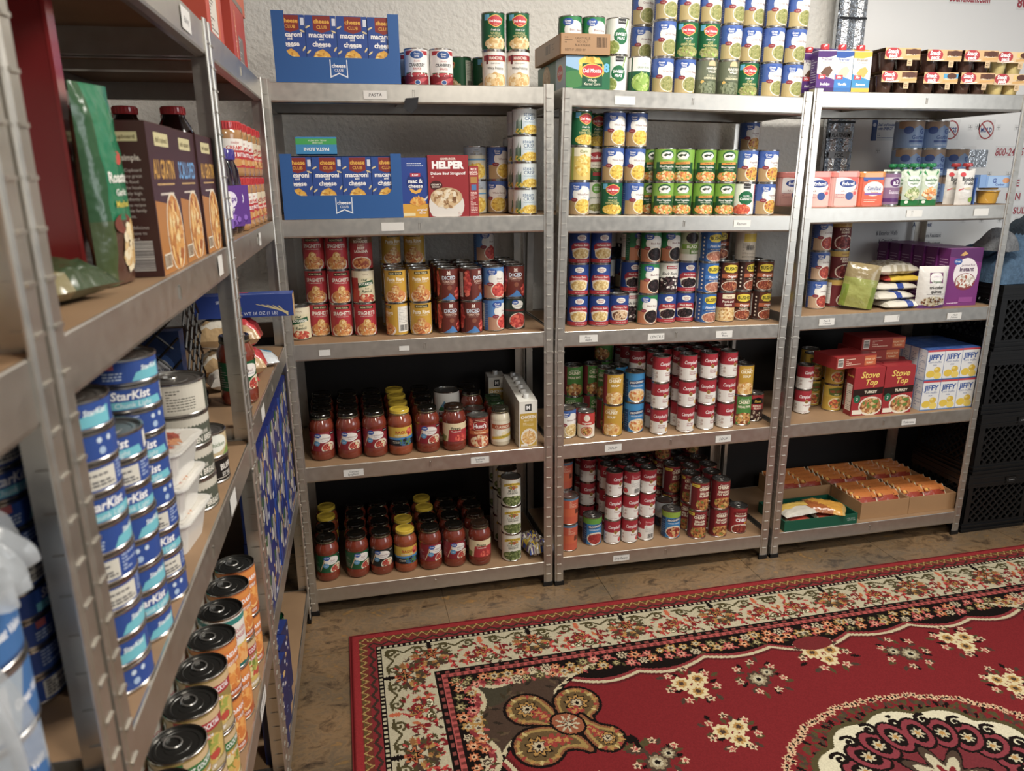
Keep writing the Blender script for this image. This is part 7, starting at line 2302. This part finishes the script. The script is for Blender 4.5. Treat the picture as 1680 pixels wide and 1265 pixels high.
# gold paisleys of the corner
def drop(cx, cy, r, a0, ln, curl):
    """curled teardrop: head at (cx, cy), tail running off at a0"""
    pts = []
    for i in range(15):
        q = i / 14
        a = a0 + curl * q
        pts.append((cx + ln * q * math.cos(a), cy + ln * q * math.sin(a), r * (1 - 0.86 * q)))
    for e, col in ((0.009, BLK), (0.0, '#7d4a2a'), (-0.007, '#94793f'), (-0.016, '#5f4a2a')):
        for x, y, rr_ in pts:
            if rr_ + e > 0.004:
                Q.ell(x, y, rr_ + e, (rr_ + e), col)
    for i in range(9):
        a = a0 + math.pi + (i - 4) * 0.42
        Q.leaf(cx + r * 0.86 * math.cos(a), cy + r * 0.86 * math.sin(a), 0.010, 0.005, a, (GOLD, '#8f2a20', '#b8a468')[i % 3])
    Q.flower(cx, cy, r * 0.60, 9, [(1, BLK), (0.86, GOLD), (0.62, BROWN), (0.45, '#b8a888'), (0.2, BLK)], 0, 0.16)
    for i in (4, 6, 8):
        x, y, rr_ = pts[i]
        Q.flower(x, y, rr_ * 0.55, 5, [(1, '#8f2a20'), (0.5, GOLD)])
drop(0.500, 0.492, 0.062, 0.55, 0.13, 0.5)
drop(0.650, 0.498, 0.066, 2.2, 0.13, -0.9)
drop(0.497, 0.642, 0.070, -0.6, 0.14, 0.9)
drop(0.690, 0.655, 0.046, 3.9, 0.11, 0.4)
Q.ell(0.60, 0.575, 0.055, 0.045, BLK, 0.7)
Q.ell(0.60, 0.575, 0.048, 0.038, '#8a4a2c', 0.7)
Q.flower(0.60, 0.575, 0.036, 9, [(1, CREAM), (0.55, BROWN), (0.3, CREAM)], 0.2, 0.4)
for i in range(7):
    Q.leaf(0.755 + 0.02 * math.cos(i), 0.70 + 0.025 * math.sin(i * 2.1), 0.022, 0.009, i * 0.9, (OLIVE, BROWN, BLK)[i % 3])
# flowers of the dark band
rdf = random.Random(12)
FC = [[(1, '#b9a98a'), (0.6, BROWN), (0.3, CREAM)], [(1, PINK), (0.65, '#c98a72'), (0.3, BLK)], [(1, GOLD), (0.6, CREAM), (0.3, BROWN)], [(1, ORNG), (0.6, '#d0a27a'), (0.3, BLK)], [(1, OLIVE), (0.6, '#a89a6a'), (0.3, BROWN)]]
p_ = 0.31
while p_ < QW:
    for off in (0.318, 0.350):
        r_ = rdf.uniform(0.015, 0.024)
        for flip in (0, 1):
            x, y = p_ + rdf.uniform(-0.006, 0.006) + (0.02 if off > 0.33 else 0), off + rdf.uniform(-0.006, 0.006)
            if flip:
                x, y = y, x
            if x < QW and y < QH:
                Q.flower(x, y, r_, rdf.randrange(5, 9), FC[rdf.randrange(5)], rdf.uniform(0, 3), 0.2)
                Q.leaf(x + 0.02, y + 0.012, 0.012, 0.005, rdf.uniform(0, 3), (OLIVE, PINK)[rdf.randrange(2)])
    p_ += rdf.uniform(0.038, 0.048)
# field bouquets
def bouquet(cx, cy, s, mode, rot=0.0):
    for i in range(14):
        a = rot + i * 0.46
        rr = s * rdf.uniform(0.55, 1.05)
        Q.leaf(cx + rr * math.cos(a), cy + rr * math.sin(a), s * 0.17, s * 0.075, a + rdf.uniform(-0.5, 0.5), (BLK, OLIVE, BROWN)[i % 3])
    for i in range(7):
        a = rot + i * 0.9 + 0.3
        Q.flower(cx + s * 0.8 * math.cos(a), cy + s * 0.8 * math.sin(a), s * 0.16, 5, [(1, '#c4a887'), (0.5, (PINK, BROWN)[i % 2])])
    if mode == 0:
        for dx, dy in ((-0.32, -0.1), (0.3, -0.2), (0.05, 0.35)):
            Q.flower(cx + dx * s, cy + dy * s, s * 0.36, 8, [(1, '#c9b98e'), (0.55, GOLD), (0.28, BROWN)], 0, 0.12)
    else:
        for dx, dy, r_ in ((-0.12, 0.12, 0.44), (0.36, -0.16, 0.3)):
            Q.flower(cx + dx * s, cy + dy * s, s * r_, 9, [(1, BROWN), (0.72, '#8d7f63'), (0.45, CREAM), (0.22, BLK)], 0, 0.1)
for x, y, s, m_ in ((1.019, 0.50, 0.095, 0), (1.241, 0.515, 0.090, 1), (1.503, 0.455, 0.10, 0), (1.040, 0.715, 0.085, 0), (0.80, 0.76, 0.085, 1), (0.62, 0.83, 0.07, 0)):
    bouquet(x, y, s, m_)
Q.ell(1.503, 0.40, 0.07, 0.035, '#6a1a1c')
# scalloped cream line re-stated over flowers
# medallion about the rug centre
mx_, my_ = QW, QH
rr = np.hypot((X - mx_) / 1.35, (Y - my_))
an = np.arctan2((Y - my_), (X - mx_) / 1.35)
lobm = 0.235 + 0.022 * np.abs(np.cos(6 * an)) 
ring = (rr < lobm + 0.085) & (rr > lobm + 0.01)
for i in range(46):
    a = math.pi + (i + 0.5) / 46 * (math.pi / 2)
    for k in range(3):
        R_ = 0.262 + 0.026 * k + rdf.uniform(-0.006, 0.006)
        x, y = mx_ + 1.35 * R_ * math.cos(a) + rdf.uniform(-0.01, 0.01), my_ + R_ * math.sin(a)
        if k == 2:
            Q.flower(x, y, 0.013, 5, [(1, '#c4a07c'), (0.5, BLK)])
        else:
            Q.leaf(x, y, 0.014, 0.006, a + rdf.uniform(-0.8, 0.8), (BLK, OLIVE, BROWN)[rdf.randrange(3)])
Q.fill(rr < lobm + 0.014, OLIVE)
Q.fill(rr < lobm, '#c9c2a6')
Q.fill(rr < lobm - 0.055, '#2a1512')
Q.fill(rr < lobm - 0.075, '#6a1f26')
for i in range(5):
    a = math.pi + (i + 0.5) / 5 * (math.pi / 2)
    x, y = mx_ + 1.35 * 0.165 * math.cos(a), my_ + 0.165 * math.sin(a)
    Q.ell(x, y, 0.062, 0.045, BLK, a)
    Q.ell(x, y, 0.054, 0.037, '#7c2a34', a)
    Q.ell(x, y, 0.036, 0.024, BLK, a)
    Q.flower(x, y, 0.020, 7, [(1, CREAM), (0.5, GOLD)])
    Q.spiral(mx_ + 1.35 * 0.215 * math.cos(a + 0.16), my_ + 0.215 * math.sin(a + 0.16), 0.024, a, 1.2, 0.006, BLK)
Q.flower(mx_, my_, 0.13, 8, [(1, BLK), (0.9, BROWN), (0.7, CREAM), (0.4, RED), (0.2, GOLD)])
# guards and outer borders, all by distance from the edge
m_ = d < 0.294
Q.fill(m_, PINK)
chk = (np.floor(t / 0.012).astype(int) % 2 == 0)
Q.fill(m_ & chk & (d > 0.278), '#6a2a26')
Q.fill((d < 0.277), BLK)
Q.fill((d < 0.272) & (d > 0.262) & (np.floor(t / 0.016).astype(int) % 2 == 0), '#7c3a34')
bm = (d < 0.256) & (d > 0.098)
ti = np.clip(((np.mod(t, PER)) / PER * 100).astype(int), 0, 99)
ni = np.clip(((d - 0.098) / 0.158 * 46).astype(int), 0, 45)
Q.C[bm] = B_.C[ni[bm], ti[bm]]
Q.fill((d < 0.098), BLK)
Q.fill((d < 0.096) & (d > 0.086) & (np.floor(t / 0.009).astype(int) % 2 == 0), '#b3a98c')
Q.fill((d < 0.083), '#7d1a20')
dz_ = np.abs(np.mod(t / 0.05, 1) - 0.5) * 0.03
Q.fill((d < 0.080) & (d > 0.056) & (np.abs(d - 0.056 - dz_ - 0.004) < 0.005), '#3a2a22')
Q.fill((d < 0.056), '#6a2a1c')
tri = np.abs(np.mod(t / 0.032, 1) - 0.5) * 0.044
Q.fill((d < 0.053) & (d > 0.028) & (np.abs(d - 0.029 - tri) < 0.0032), '#a58a4a')
Q.fill((d < 0.053) & (d > 0.030) & (d - 0.030 < tri - 0.008), '#5a4a24')
Q.fill((d < 0.0265), '#8e1218')
# assemble the mirrored rug
C4 = np.concatenate([Q.C, Q.C[:, ::-1]], axis=1)
C4 = np.concatenate([C4, C4[::-1]], axis=0)       # rows run from the back edge forward
NY, NX = C4.shape[:2]
nz = np.random.default_rng(3)
C4 = C4 * (0.90 + 0.2 * nz.random((NY, NX, 1), dtype=np.float32))
gx = np.linspace(RX0, RX1, NX + 1, dtype=np.float32)
gy = np.linspace(RY1, RY0, NY + 1, dtype=np.float32)
VX, VY = np.meshgrid(gx, gy)
edge = np.minimum(np.minimum(VX - RX0, RX1 - VX), np.minimum(RY1 - VY, VY - RY0))
VZ = 0.0024 + 0.0085 * np.clip(edge / 0.006, 0, 1) + 0.0006 * nz.random(VX.shape, dtype=np.float32)
V = np.stack([VX, VY, VZ], axis=-1).reshape(-1, 3)
ii = np.arange(NY)[:, None] * (NX + 1) + np.arange(NX)[None, :]
F = np.stack([ii, ii + NX + 1, ii + NX + 2, ii + 1], axis=-1).reshape(-1, 4)
me = bpy.data.meshes.new('rug_pile')
me.vertices.add(len(V))
me.vertices.foreach_set('co', V.ravel())
me.loops.add(F.size)
me.loops.foreach_set('vertex_index', F.ravel().astype(np.int32))
me.polygons.add(len(F))
me.polygons.foreach_set('loop_start', np.arange(0, F.size, 4, dtype=np.int32))
at = me.color_attributes.new('Col', 'FLOAT_COLOR', 'CORNER')
cc = np.ones((len(F), 4), dtype=np.float32)
cc[:, :3] = C4.reshape(-1, 3)
at.data.foreach_set('color', np.repeat(cc, 4, axis=0).ravel())
me.update(calc_edges=True)
me.validate()
M_RUG = mat('woollen_rug', rough=0.95, attr=True, spec=0.1)
me.materials.append(M_RUG)
rug = thing('area_rug', 'red oriental rug with cream floral border on the floor', 'rug')
obj('pile', me, rug)
m = MB('#6e0f14')
for x0, y0, x1, y1 in ((RX0 - 0.004, RY0 - 0.004, RX0, RY1 + 0.004), (RX1, RY0 - 0.004, RX1 + 0.004, RY1 + 0.004), (RX0, RY1, RX1, RY1 + 0.004), (RX0, RY0 - 0.004, RX1, RY0)):
    m.box(x0, y0, 0.0023, x1, y1, 0.0085)
obj('binding', m.mesh('binding', M_RUG), rug)
# ---------------------------------------------------------------- dark wainscot, foam boards, foil tape
M_WAIN = mat('dark_wainscot', '#1d1714', 0.55, noise=(5, 0.8, 1.15, 3))
m = MB()
m.box(-0.535, 0.500, 0.0, 4.6, 0.5148, 0.93)
structure(obj('trim_1', m.mesh('wainscot', M_WAIN)))
m = MB()
m.box(-0.5348, -4.0, 0.0, -0.522, 0.500, 0.93)
structure(obj('trim_2', m.mesh('wainscot', M_WAIN)))
M_RAIL = mat('brown_rail', '#4a3526', 0.5)
m = MB()
m.box(-0.535, 0.488, 0.93, 1.95, 0.5148, 0.985)
structure(obj('trim_3', m.mesh('rail', M_RAIL)))
m = MB()
m.box(-0.5348, -4.0, 0.93, -0.510, 0.488, 0.985)
structure(obj('trim_4', m.mesh('rail', M_RAIL)))
m = MB()
YF = 0.485
fb = thing('foam_board', 'white printed foam insulation board leaning on the back wall', 'insulation board', (0, 0, 0))
m.box(2.36, YF, 0.93, 4.2, YF + 0.028, 2.5)
obj('board', m.mesh('board', M_FOAM), fb)
# printed facer: text placed by its spot on the board
def wall_art(items, nm):
    p = MB()
    for kind, px, py, a in items:
        q = on_y(px, py, YF)
        a.flat(p, (q.x, YF - 0.0004, q.z - a.h / 2000), (1, 0, 0), (0, 0, 1))
    obj(nm, p.mesh(nm, M_PRINT), fb)
FB = '#eff0f0'
def tx(body, h, col, mw, b=0.0, sh=0.0):
    a = Art(mw + 4, h * 1.5, FB)
    a.text(body, 0, h * 0.75, h, col, mw, b, sh)
    return a
def plus():
    a = Art(26, 26, FB)
    a.rect(-9, 12.2, 9, 13.8, '#4a4c50').rect(-0.8, 4, 0.8, 22, '#4a4c50')
    return a
def nosign(t):
    a = Art(86, 86, FB)
    a.ell(0, 43, 40, 40, '#a83a40', 28).ell(0, 43, 34, 34, FB, 28).text(t, 0, 43, 20, '#3a4a8c', 58, 0.03)
    a.poly([(-28, 66), (-24, 70), (28, 20), (24, 16)], '#a83a40')
    return a
wall_art([('t', 1665, 249, tx('800-248-5995', 34, '#b03a4a', 210, 0.02, 0.15))], 'phone_print')
wall_art([('t', 1590, 249, tx('.com', 30, '#b03a4a', 66, 0.02, 0.15))], 'web_print')
wall_art([('t', 1618, 213, nosign('MOLD'))], 'mould_sign')
wall_art([('t', 1560, 213, nosign('BUGS'))], 'bug_sign')
wall_art([('t', 1592, -4, tx('soundfoam.com', 34, '#b03a4a', 200, 0.03))], 'web_print')
wall_art([('t', 1682, 4, tx('800', 40, '#b03a4a', 80, 0.03))], 'phone_print')
a = Art(120, 84, '#2c4f94')
a.rect(-34, 0, 60, 84, '#e4e8ea').text('Seal and Insulate', 14, 66, 12, '#2c4f94', 88, 0.03, 0.15).text('with ENERGY', 8, 50, 12, '#2c4f94', 72, 0.03, 0.15).lines(-30, 8, 54, 36, 3, '#7a8ab0', 3, 3).ell(-48, 64, 8, 8, '#cfd8ec')
wall_art([('t', 1450, 214, a)], 'energy_print')
for i, (px, py, tt, mw) in enumerate(((1455, 382, '& Exterior Walls', 110), (1457, 395, '& Crawl Space', 100), (1455, 409, '& Foundations', 100), (1525, 386, 'Moisture Resistant', 120), (1525, 399, 'Insect Resistant', 110), (1640, 378, 'Continuous', 90), (1645, 389, 'Insulation', 80))):
    wall_art([('t', px, py, tx(tt, 18, '#2a3448', mw, 0.012))], 'small_print')
wall_art([('t', 1513, 368, tx('Advantages:', 20, '#2a3a6c', 100, 0.03))], 'heading_print')
for px, py in ((1440, 247), (1592, 209), (1603, 208), (1638, 209), (1668, 209), (1623, 286), (1654, 286), (1580, 361), (1610, 361), (1640, 361), (1420, 361), (1453, 361), (1483, 361), (1668, 360)):
    wall_art([('t', px, py, plus())], 'cross_mark')
wall_art([('t', 1664, 300, tx('R E', 30, '#b03a4a', 60, 0.03)), ], 'red_print')
wall_art([('t', 1662, 322, tx('EGN', 30, '#b03a4a', 80, 0.03))], 'red_print')
wall_art([('t', 1672, 345, tx('SUL', 30, '#b03a4a', 80, 0.03))], 'red_print')
# foil tape strip where board meets wall
ft = thing('foil_strip', 'shiny printed foil strip standing beside the foam board', 'foil strip', (0, 0, 0))
m = MB()
for i in range(6):
    x = 2.235 + i * 0.021
    z_ = 0.006 * math.sin(i * 2.1)
    m.face([(x, YF - 0.008 + z_, 0.93), (x + 0.021, YF - 0.008 + 0.006 * math.sin((i + 1) * 2.1), 0.93), (x + 0.021, YF - 0.008 + 0.006 * math.sin((i + 1) * 2.1), 2.5), (x, YF - 0.008 + z_, 2.5)])
m.box(2.235, YF, 0.93, 2.36, YF + 0.02, 2.5)
obj('foil', m.mesh('foil', M_FOIL), ft)
for z_ in (1.50, 1.72, 1.995, 2.12):
    p = MB('#1a1c20')
    p.box(2.236, YF - 0.0155, z_, 2.359, YF - 0.0145, z_ + 0.008)
    obj('black_band', p.mesh('black_band', M_PRINT), ft)
for z_, t1 in ((1.66, 'PLATINUM'), (1.58, 'FOIL')):
    p = MB()
    a = Art(100, 26, '#b9bdc2')
    a.text(t1, 0, 13, 16, '#1a1c20', 90, 0.02, 0.2)
    a.flat(p, (2.297, YF - 0.0150, z_), (1, 0, 0), (0, 0, 1))
    obj('lettering', p.mesh('lettering', M_PRINT), ft)
fs = thing('foil_patch', 'small square of shiny foil tape on the foam board', 'tape', (0, 0, 0))
q0, q1 = on_y(1588, 246, YF), on_y(1617, 274, YF)
m = MB()
m.box(q0.x, YF - 0.002, q1.z, q1.x, YF - 0.0008, q0.z)
obj('foil', m.mesh('foil', M_FOIL), fs)

# ---------------------------------------------------------------- black milk crates with jeans
def crate_parts():
    w, h = 0.163, 0.270
    m = MB('#0c0c0d')
    for z0, z1, e in ((0, 0.045, 0.0), (h - 0.06, h, 0.004)):
        m.box(-w - e, -w - e, z0, w + e, -w + 0.006, z1)
        m.box(-w - e, w - 0.006, z0, w + e, w + e, z1)
        m.box(-w - e, -w + 0.006, z0, -w + 0.006, w - 0.006, z1)
        m.box(w - 0.006, -w + 0.006, z0, w + e, w - 0.006, z1)
    for sx in (-1, 1):
        for sy in (-1, 1):
            x0, x1 = sorted((sx * w, sx * (w - 0.03)))
            y0, y1 = sorted((sy * w, sy * (w - 0.006)))
            m.box(x0, y0, 0.045, x1, y1, h - 0.06)
            x0, x1 = sorted((sx * w, sx * (w - 0.006)))
            y0, y1 = sorted((sy * w, sy * (w - 0.03)))
            m.box(x0, y0, 0.045, x1, y1, h - 0.06)
    for z_ in (0.012, 0.03, h - 0.045, h - 0.02):
        m.box(-w - 0.007, -w - 0.007, z_, w + 0.007, -w, z_ + 0.005)
        m.box(-w - 0.007, -w, z_, -w, w, z_ + 0.005)
    m.box(-w + 0.006, -w + 0.006, 0, w - 0.006, w - 0.006, 0.004)
    frame = m.mesh('crate_frame', M_BLACK)
    sides = []
    for side in range(4):
        m = MB('#0c0c0d')
        T = Matrix.Rotation(side * math.pi / 2, 4, 'Z')
        z0, z1 = 0.045, h - 0.06
        H = z1 - z0
        for sgn in (1, -1):
            k = -w + 0.03 - H
            while k < w - 0.03:
                xa, xb = k, k + H
                za, zb = z0, z1
                lo, hi = -w + 0.03, w - 0.03
                if xa < lo:
                    za += lo - xa
                    xa = lo
                if xb > hi:
                    zb -= xb - hi
                    xb = hi
                if xb - xa > 0.008:
                    A, Bp = (xa, za), (xb, zb)
                    if sgn < 0:
                        A, Bp = (-xa, za), (-xb, zb)
                    dx, dz = Bp[0] - A[0], Bp[1] - A[1]
                    L = math.hypot(dx, dz)
                    nx, nzv = -dz / L * 0.0035, dx / L * 0.0035
                    yq = -w + (0.0 if sgn > 0 else 0.003)
                    quad = [(A[0] + nx, A[1] + nzv), (A[0] - nx, A[1] - nzv), (Bp[0] - nx, Bp[1] - nzv), (Bp[0] + nx, Bp[1] + nzv)]
                    f = [tuple(T @ Vector((x, yq, z_))) for x, z_ in quad]
                    b_ = [tuple(T @ Vector((x, yq + 0.006, z_))) for x, z_ in quad]
                    m.face(f)
                    m.face(b_[::-1])
                    for i in range(4):
                        j = (i + 1) % 4
                        m.face([f[j], f[i], b_[i], b_[j]])
                k += 0.036
        sides.append(('lattice', m.mesh('lattice', M_BLACK)))
    p = MB()
    a = Art(60, 30, '#0c0c0d')
    a.ell(0, 15, 24, 11, '#3a3a3c').ell(0, 15, 22, 9.4, '#0c0c0d').text('KEMPS', 0, 15, 7, '#8a8a8c', 34, 0.02)
    a.flat(p, (0.05, -w - 0.0075, h - 0.052), (1, 0, 0), (0, 0, 1))
    return [('crate_frame', frame)] + sides + [('emblem', p.mesh('emblem', M_PRINT))]
Kind('crate', 'milk_crate', 'crate', 'crate', crate_parts(), 0.17, 0.28)
CX0 = 2.917
for i in range(4):
    put('crate', (CX0 + 0.004 * (i % 2), 0.158, 0.0025 + i * 0.2705), 0.02 * (i % 2), ('bottom', 'second from bottom', 'third from bottom', 'topmost')[i] + ' black milk crate of the near stack by right rack', 'black milk crates')
for i in range(4):
    put('crate', (CX0 + 0.36, 0.158, 0.0025 + i * 0.2705), 0.01 * (i % 3), ('bottom', 'second from bottom', 'third from bottom', 'topmost')[i] + ' black milk crate of the stack at right picture edge', 'black milk crates')
# folded and heaped jeans
def cloth(name, label, cx, cy, z0, w, d, h, seed, col, rz=0.0, n=36):
    rd = random.Random(seed)
    ph = [(rd.uniform(8, 34), rd.uniform(8, 34), rd.uniform(0, 6), rd.uniform(0.3, 1)) for _ in range(9)]
    m = MB(col)
    G = []
    for i in range(n + 1):
        row = []
        for j in range(n + 1):
            u, v = -1 + 2 * j / n, -1 + 2 * i / n
            k = max(0, 1 - abs(u) ** 4) ** 0.5 * max(0, 1 - abs(v) ** 4) ** 0.5
            e = sum(q[3] * math.sin(q[0] * u * w * 3 + q[1] * v * d * 3 + q[2]) for q in ph) / 9
            row.append((u * w, v * d, max(0.0, h * k * (0.75 + 0.75 * e))))
        G.append(row)
    m.grid(G)
    m.f = [tuple(reversed(f)) for f in m.f]
    m.face([(-w, -d, 0), (-w, d, 0), (w, d, 0), (w, -d, 0)])
    T = thing(name, label, 'jeans', (cx, cy, z0), rz, 'heaped jeans')
    obj('cloth', m.mesh('cloth', M_DENIM, 70), T)
    return T
zj = 0.0025 + 4 * 0.2705 + 0.0005
cloth('folded_jeans', 'blue jeans heaped on the topmost near crate', CX0 + 0.01, 0.158, zj, 0.175, 0.155, 0.17, 3, '#42607c')
cloth('folded_jeans', 'grey-blue jeans rolled on the left of the heap', CX0 - 0.145, 0.075, zj + 0.13, 0.05, 0.07, 0.085, 8, '#6f7276', 0.4)
cloth('folded_jeans', 'dark navy jeans on top of the heap', CX0 + 0.17, 0.16, zj + 0.165, 0.12, 0.10, 0.12, 14, '#26333f', 0.2)
cloth('folded_jeans', 'faded jeans on the crate at right picture edge', CX0 + 0.37, 0.158, zj, 0.15, 0.15, 0.13, 21, '#4a6884')

# ---------------------------------------------------------------- handwritten stickers on the beams
def sticker(R, k, px, words, w=52, h=26, blank=False):
    S_ = R.shelves[k]
    lx = R.w / 2
    if abs(R.ang) < 0.1:
        lx = local_at(R, k, px, 0.0)
        z = R.zat(k, lx)
    else:
        lx = px
        z = R.zs[k - 1]
    a = Art(w, h, '#e4e3de')
    n_ = len(words)
    for i, t_ in enumerate(words):
        a.text(t_, random.uniform(-4, 4), h / 2 + (n_ - 1) * 4.6 - i * 9.2, 7.5 if n_ > 1 else 10, '#1a2030', w * 0.8, 0.0, 0.18, random.uniform(-0.04, 0.06))
    p = MB()
    a.flat(p, (lx + R.sh(z), -0.0001, z - 0.042 + (random.uniform(-0.002, 0.004))), (1, 0, R.tilt[k - 1]), (0, 0, 1))
    b_ = MB('#e4e3de')
    obj('sticker', p.mesh('sticker', M_PRINT), S_)
sticker(RB, 1, 618, ['PASTA'], 70, 24)
sticker(RB, 2, 646, [], 72, 26)
sticker(RB, 3, 533, [], 36, 20)
sticker(RB, 3, 664, [], 34, 16)
sticker(RB, 4, 580, ['Canned', 'Spaghetti'], 68, 25)
sticker(RB, 4, 788, ['Spaghetti', 'Sauce'], 66, 25)
sticker(RC, 1, 1020, [], 70, 26)
sticker(RC, 2, 1217, ['Ramen'], 66, 24)
sticker(RC, 3, 968, ['Navy', 'Beans'], 68, 26)
sticker(RC, 3, 1079, ['LENTILS'], 64, 24)
sticker(RC, 3, 1191, ['Pinto', 'Beans'], 66, 26)
sticker(RC, 4, 1008, ['SOUP'], 66, 28)
sticker(RC, 4, 1189, ['SOUP'], 64, 27)
sticker(RC, 5, 1020, ['Dry Beans'], 66, 24)
sticker(RD, 2, 1501, [], 68, 24)
sticker(RD, 2, 1611, [], 66, 26)
sticker(RD, 3, 1357, ['Peas &', 'Carrots'], 66, 26)
sticker(RD, 3, 1464, [], 66, 26)
sticker(RD, 3, 1567, ['Meals', '3 dishes'], 66, 26)
sticker(RD, 4, 1492, ['Tolerates'], 66, 24)
sticker(RA1, 2, 0.80, [], 44, 36)
sticker(RA1, 3, 0.66, [], 60, 34)
sticker(RA1, 4, 0.72, ['ORANGES'], 84, 30)
sticker(RA2, 2, 0.46, ['PB'], 44, 32)
sticker(RA2, 3, 0.20, [], 60, 34)
sticker(RA1, 1, 0.74, ['Baking'], 70, 34)
# black tape flag hanging under the top beam
q = on_y(672, 165, -0.001)
tf = thing('tape_flag', 'strip of black tape hanging from the top beam', 'tape', (q.x, -0.003, q.z), 0)
m = MB('#15151a')
P1 = [(-0.012, 0, 0.006), (0.028, 0, 0.010), (0.022, -0.010, -0.020), (0.004, -0.016, -0.040), (-0.022, -0.010, -0.022)]
m.face(P1)
m.face([(x, y + 0.0008, z) for x, y, z in P1[::-1]])
for i in range(5):
    j = (i + 1) % 5
    m.face([P1[j], P1[i], (P1[i][0], P1[i][1] + 0.0008, P1[i][2]), (P1[j][0], P1[j][1] + 0.0008, P1[j][2])])
obj('tape', m.mesh('tape', M_PLAIN), tf)
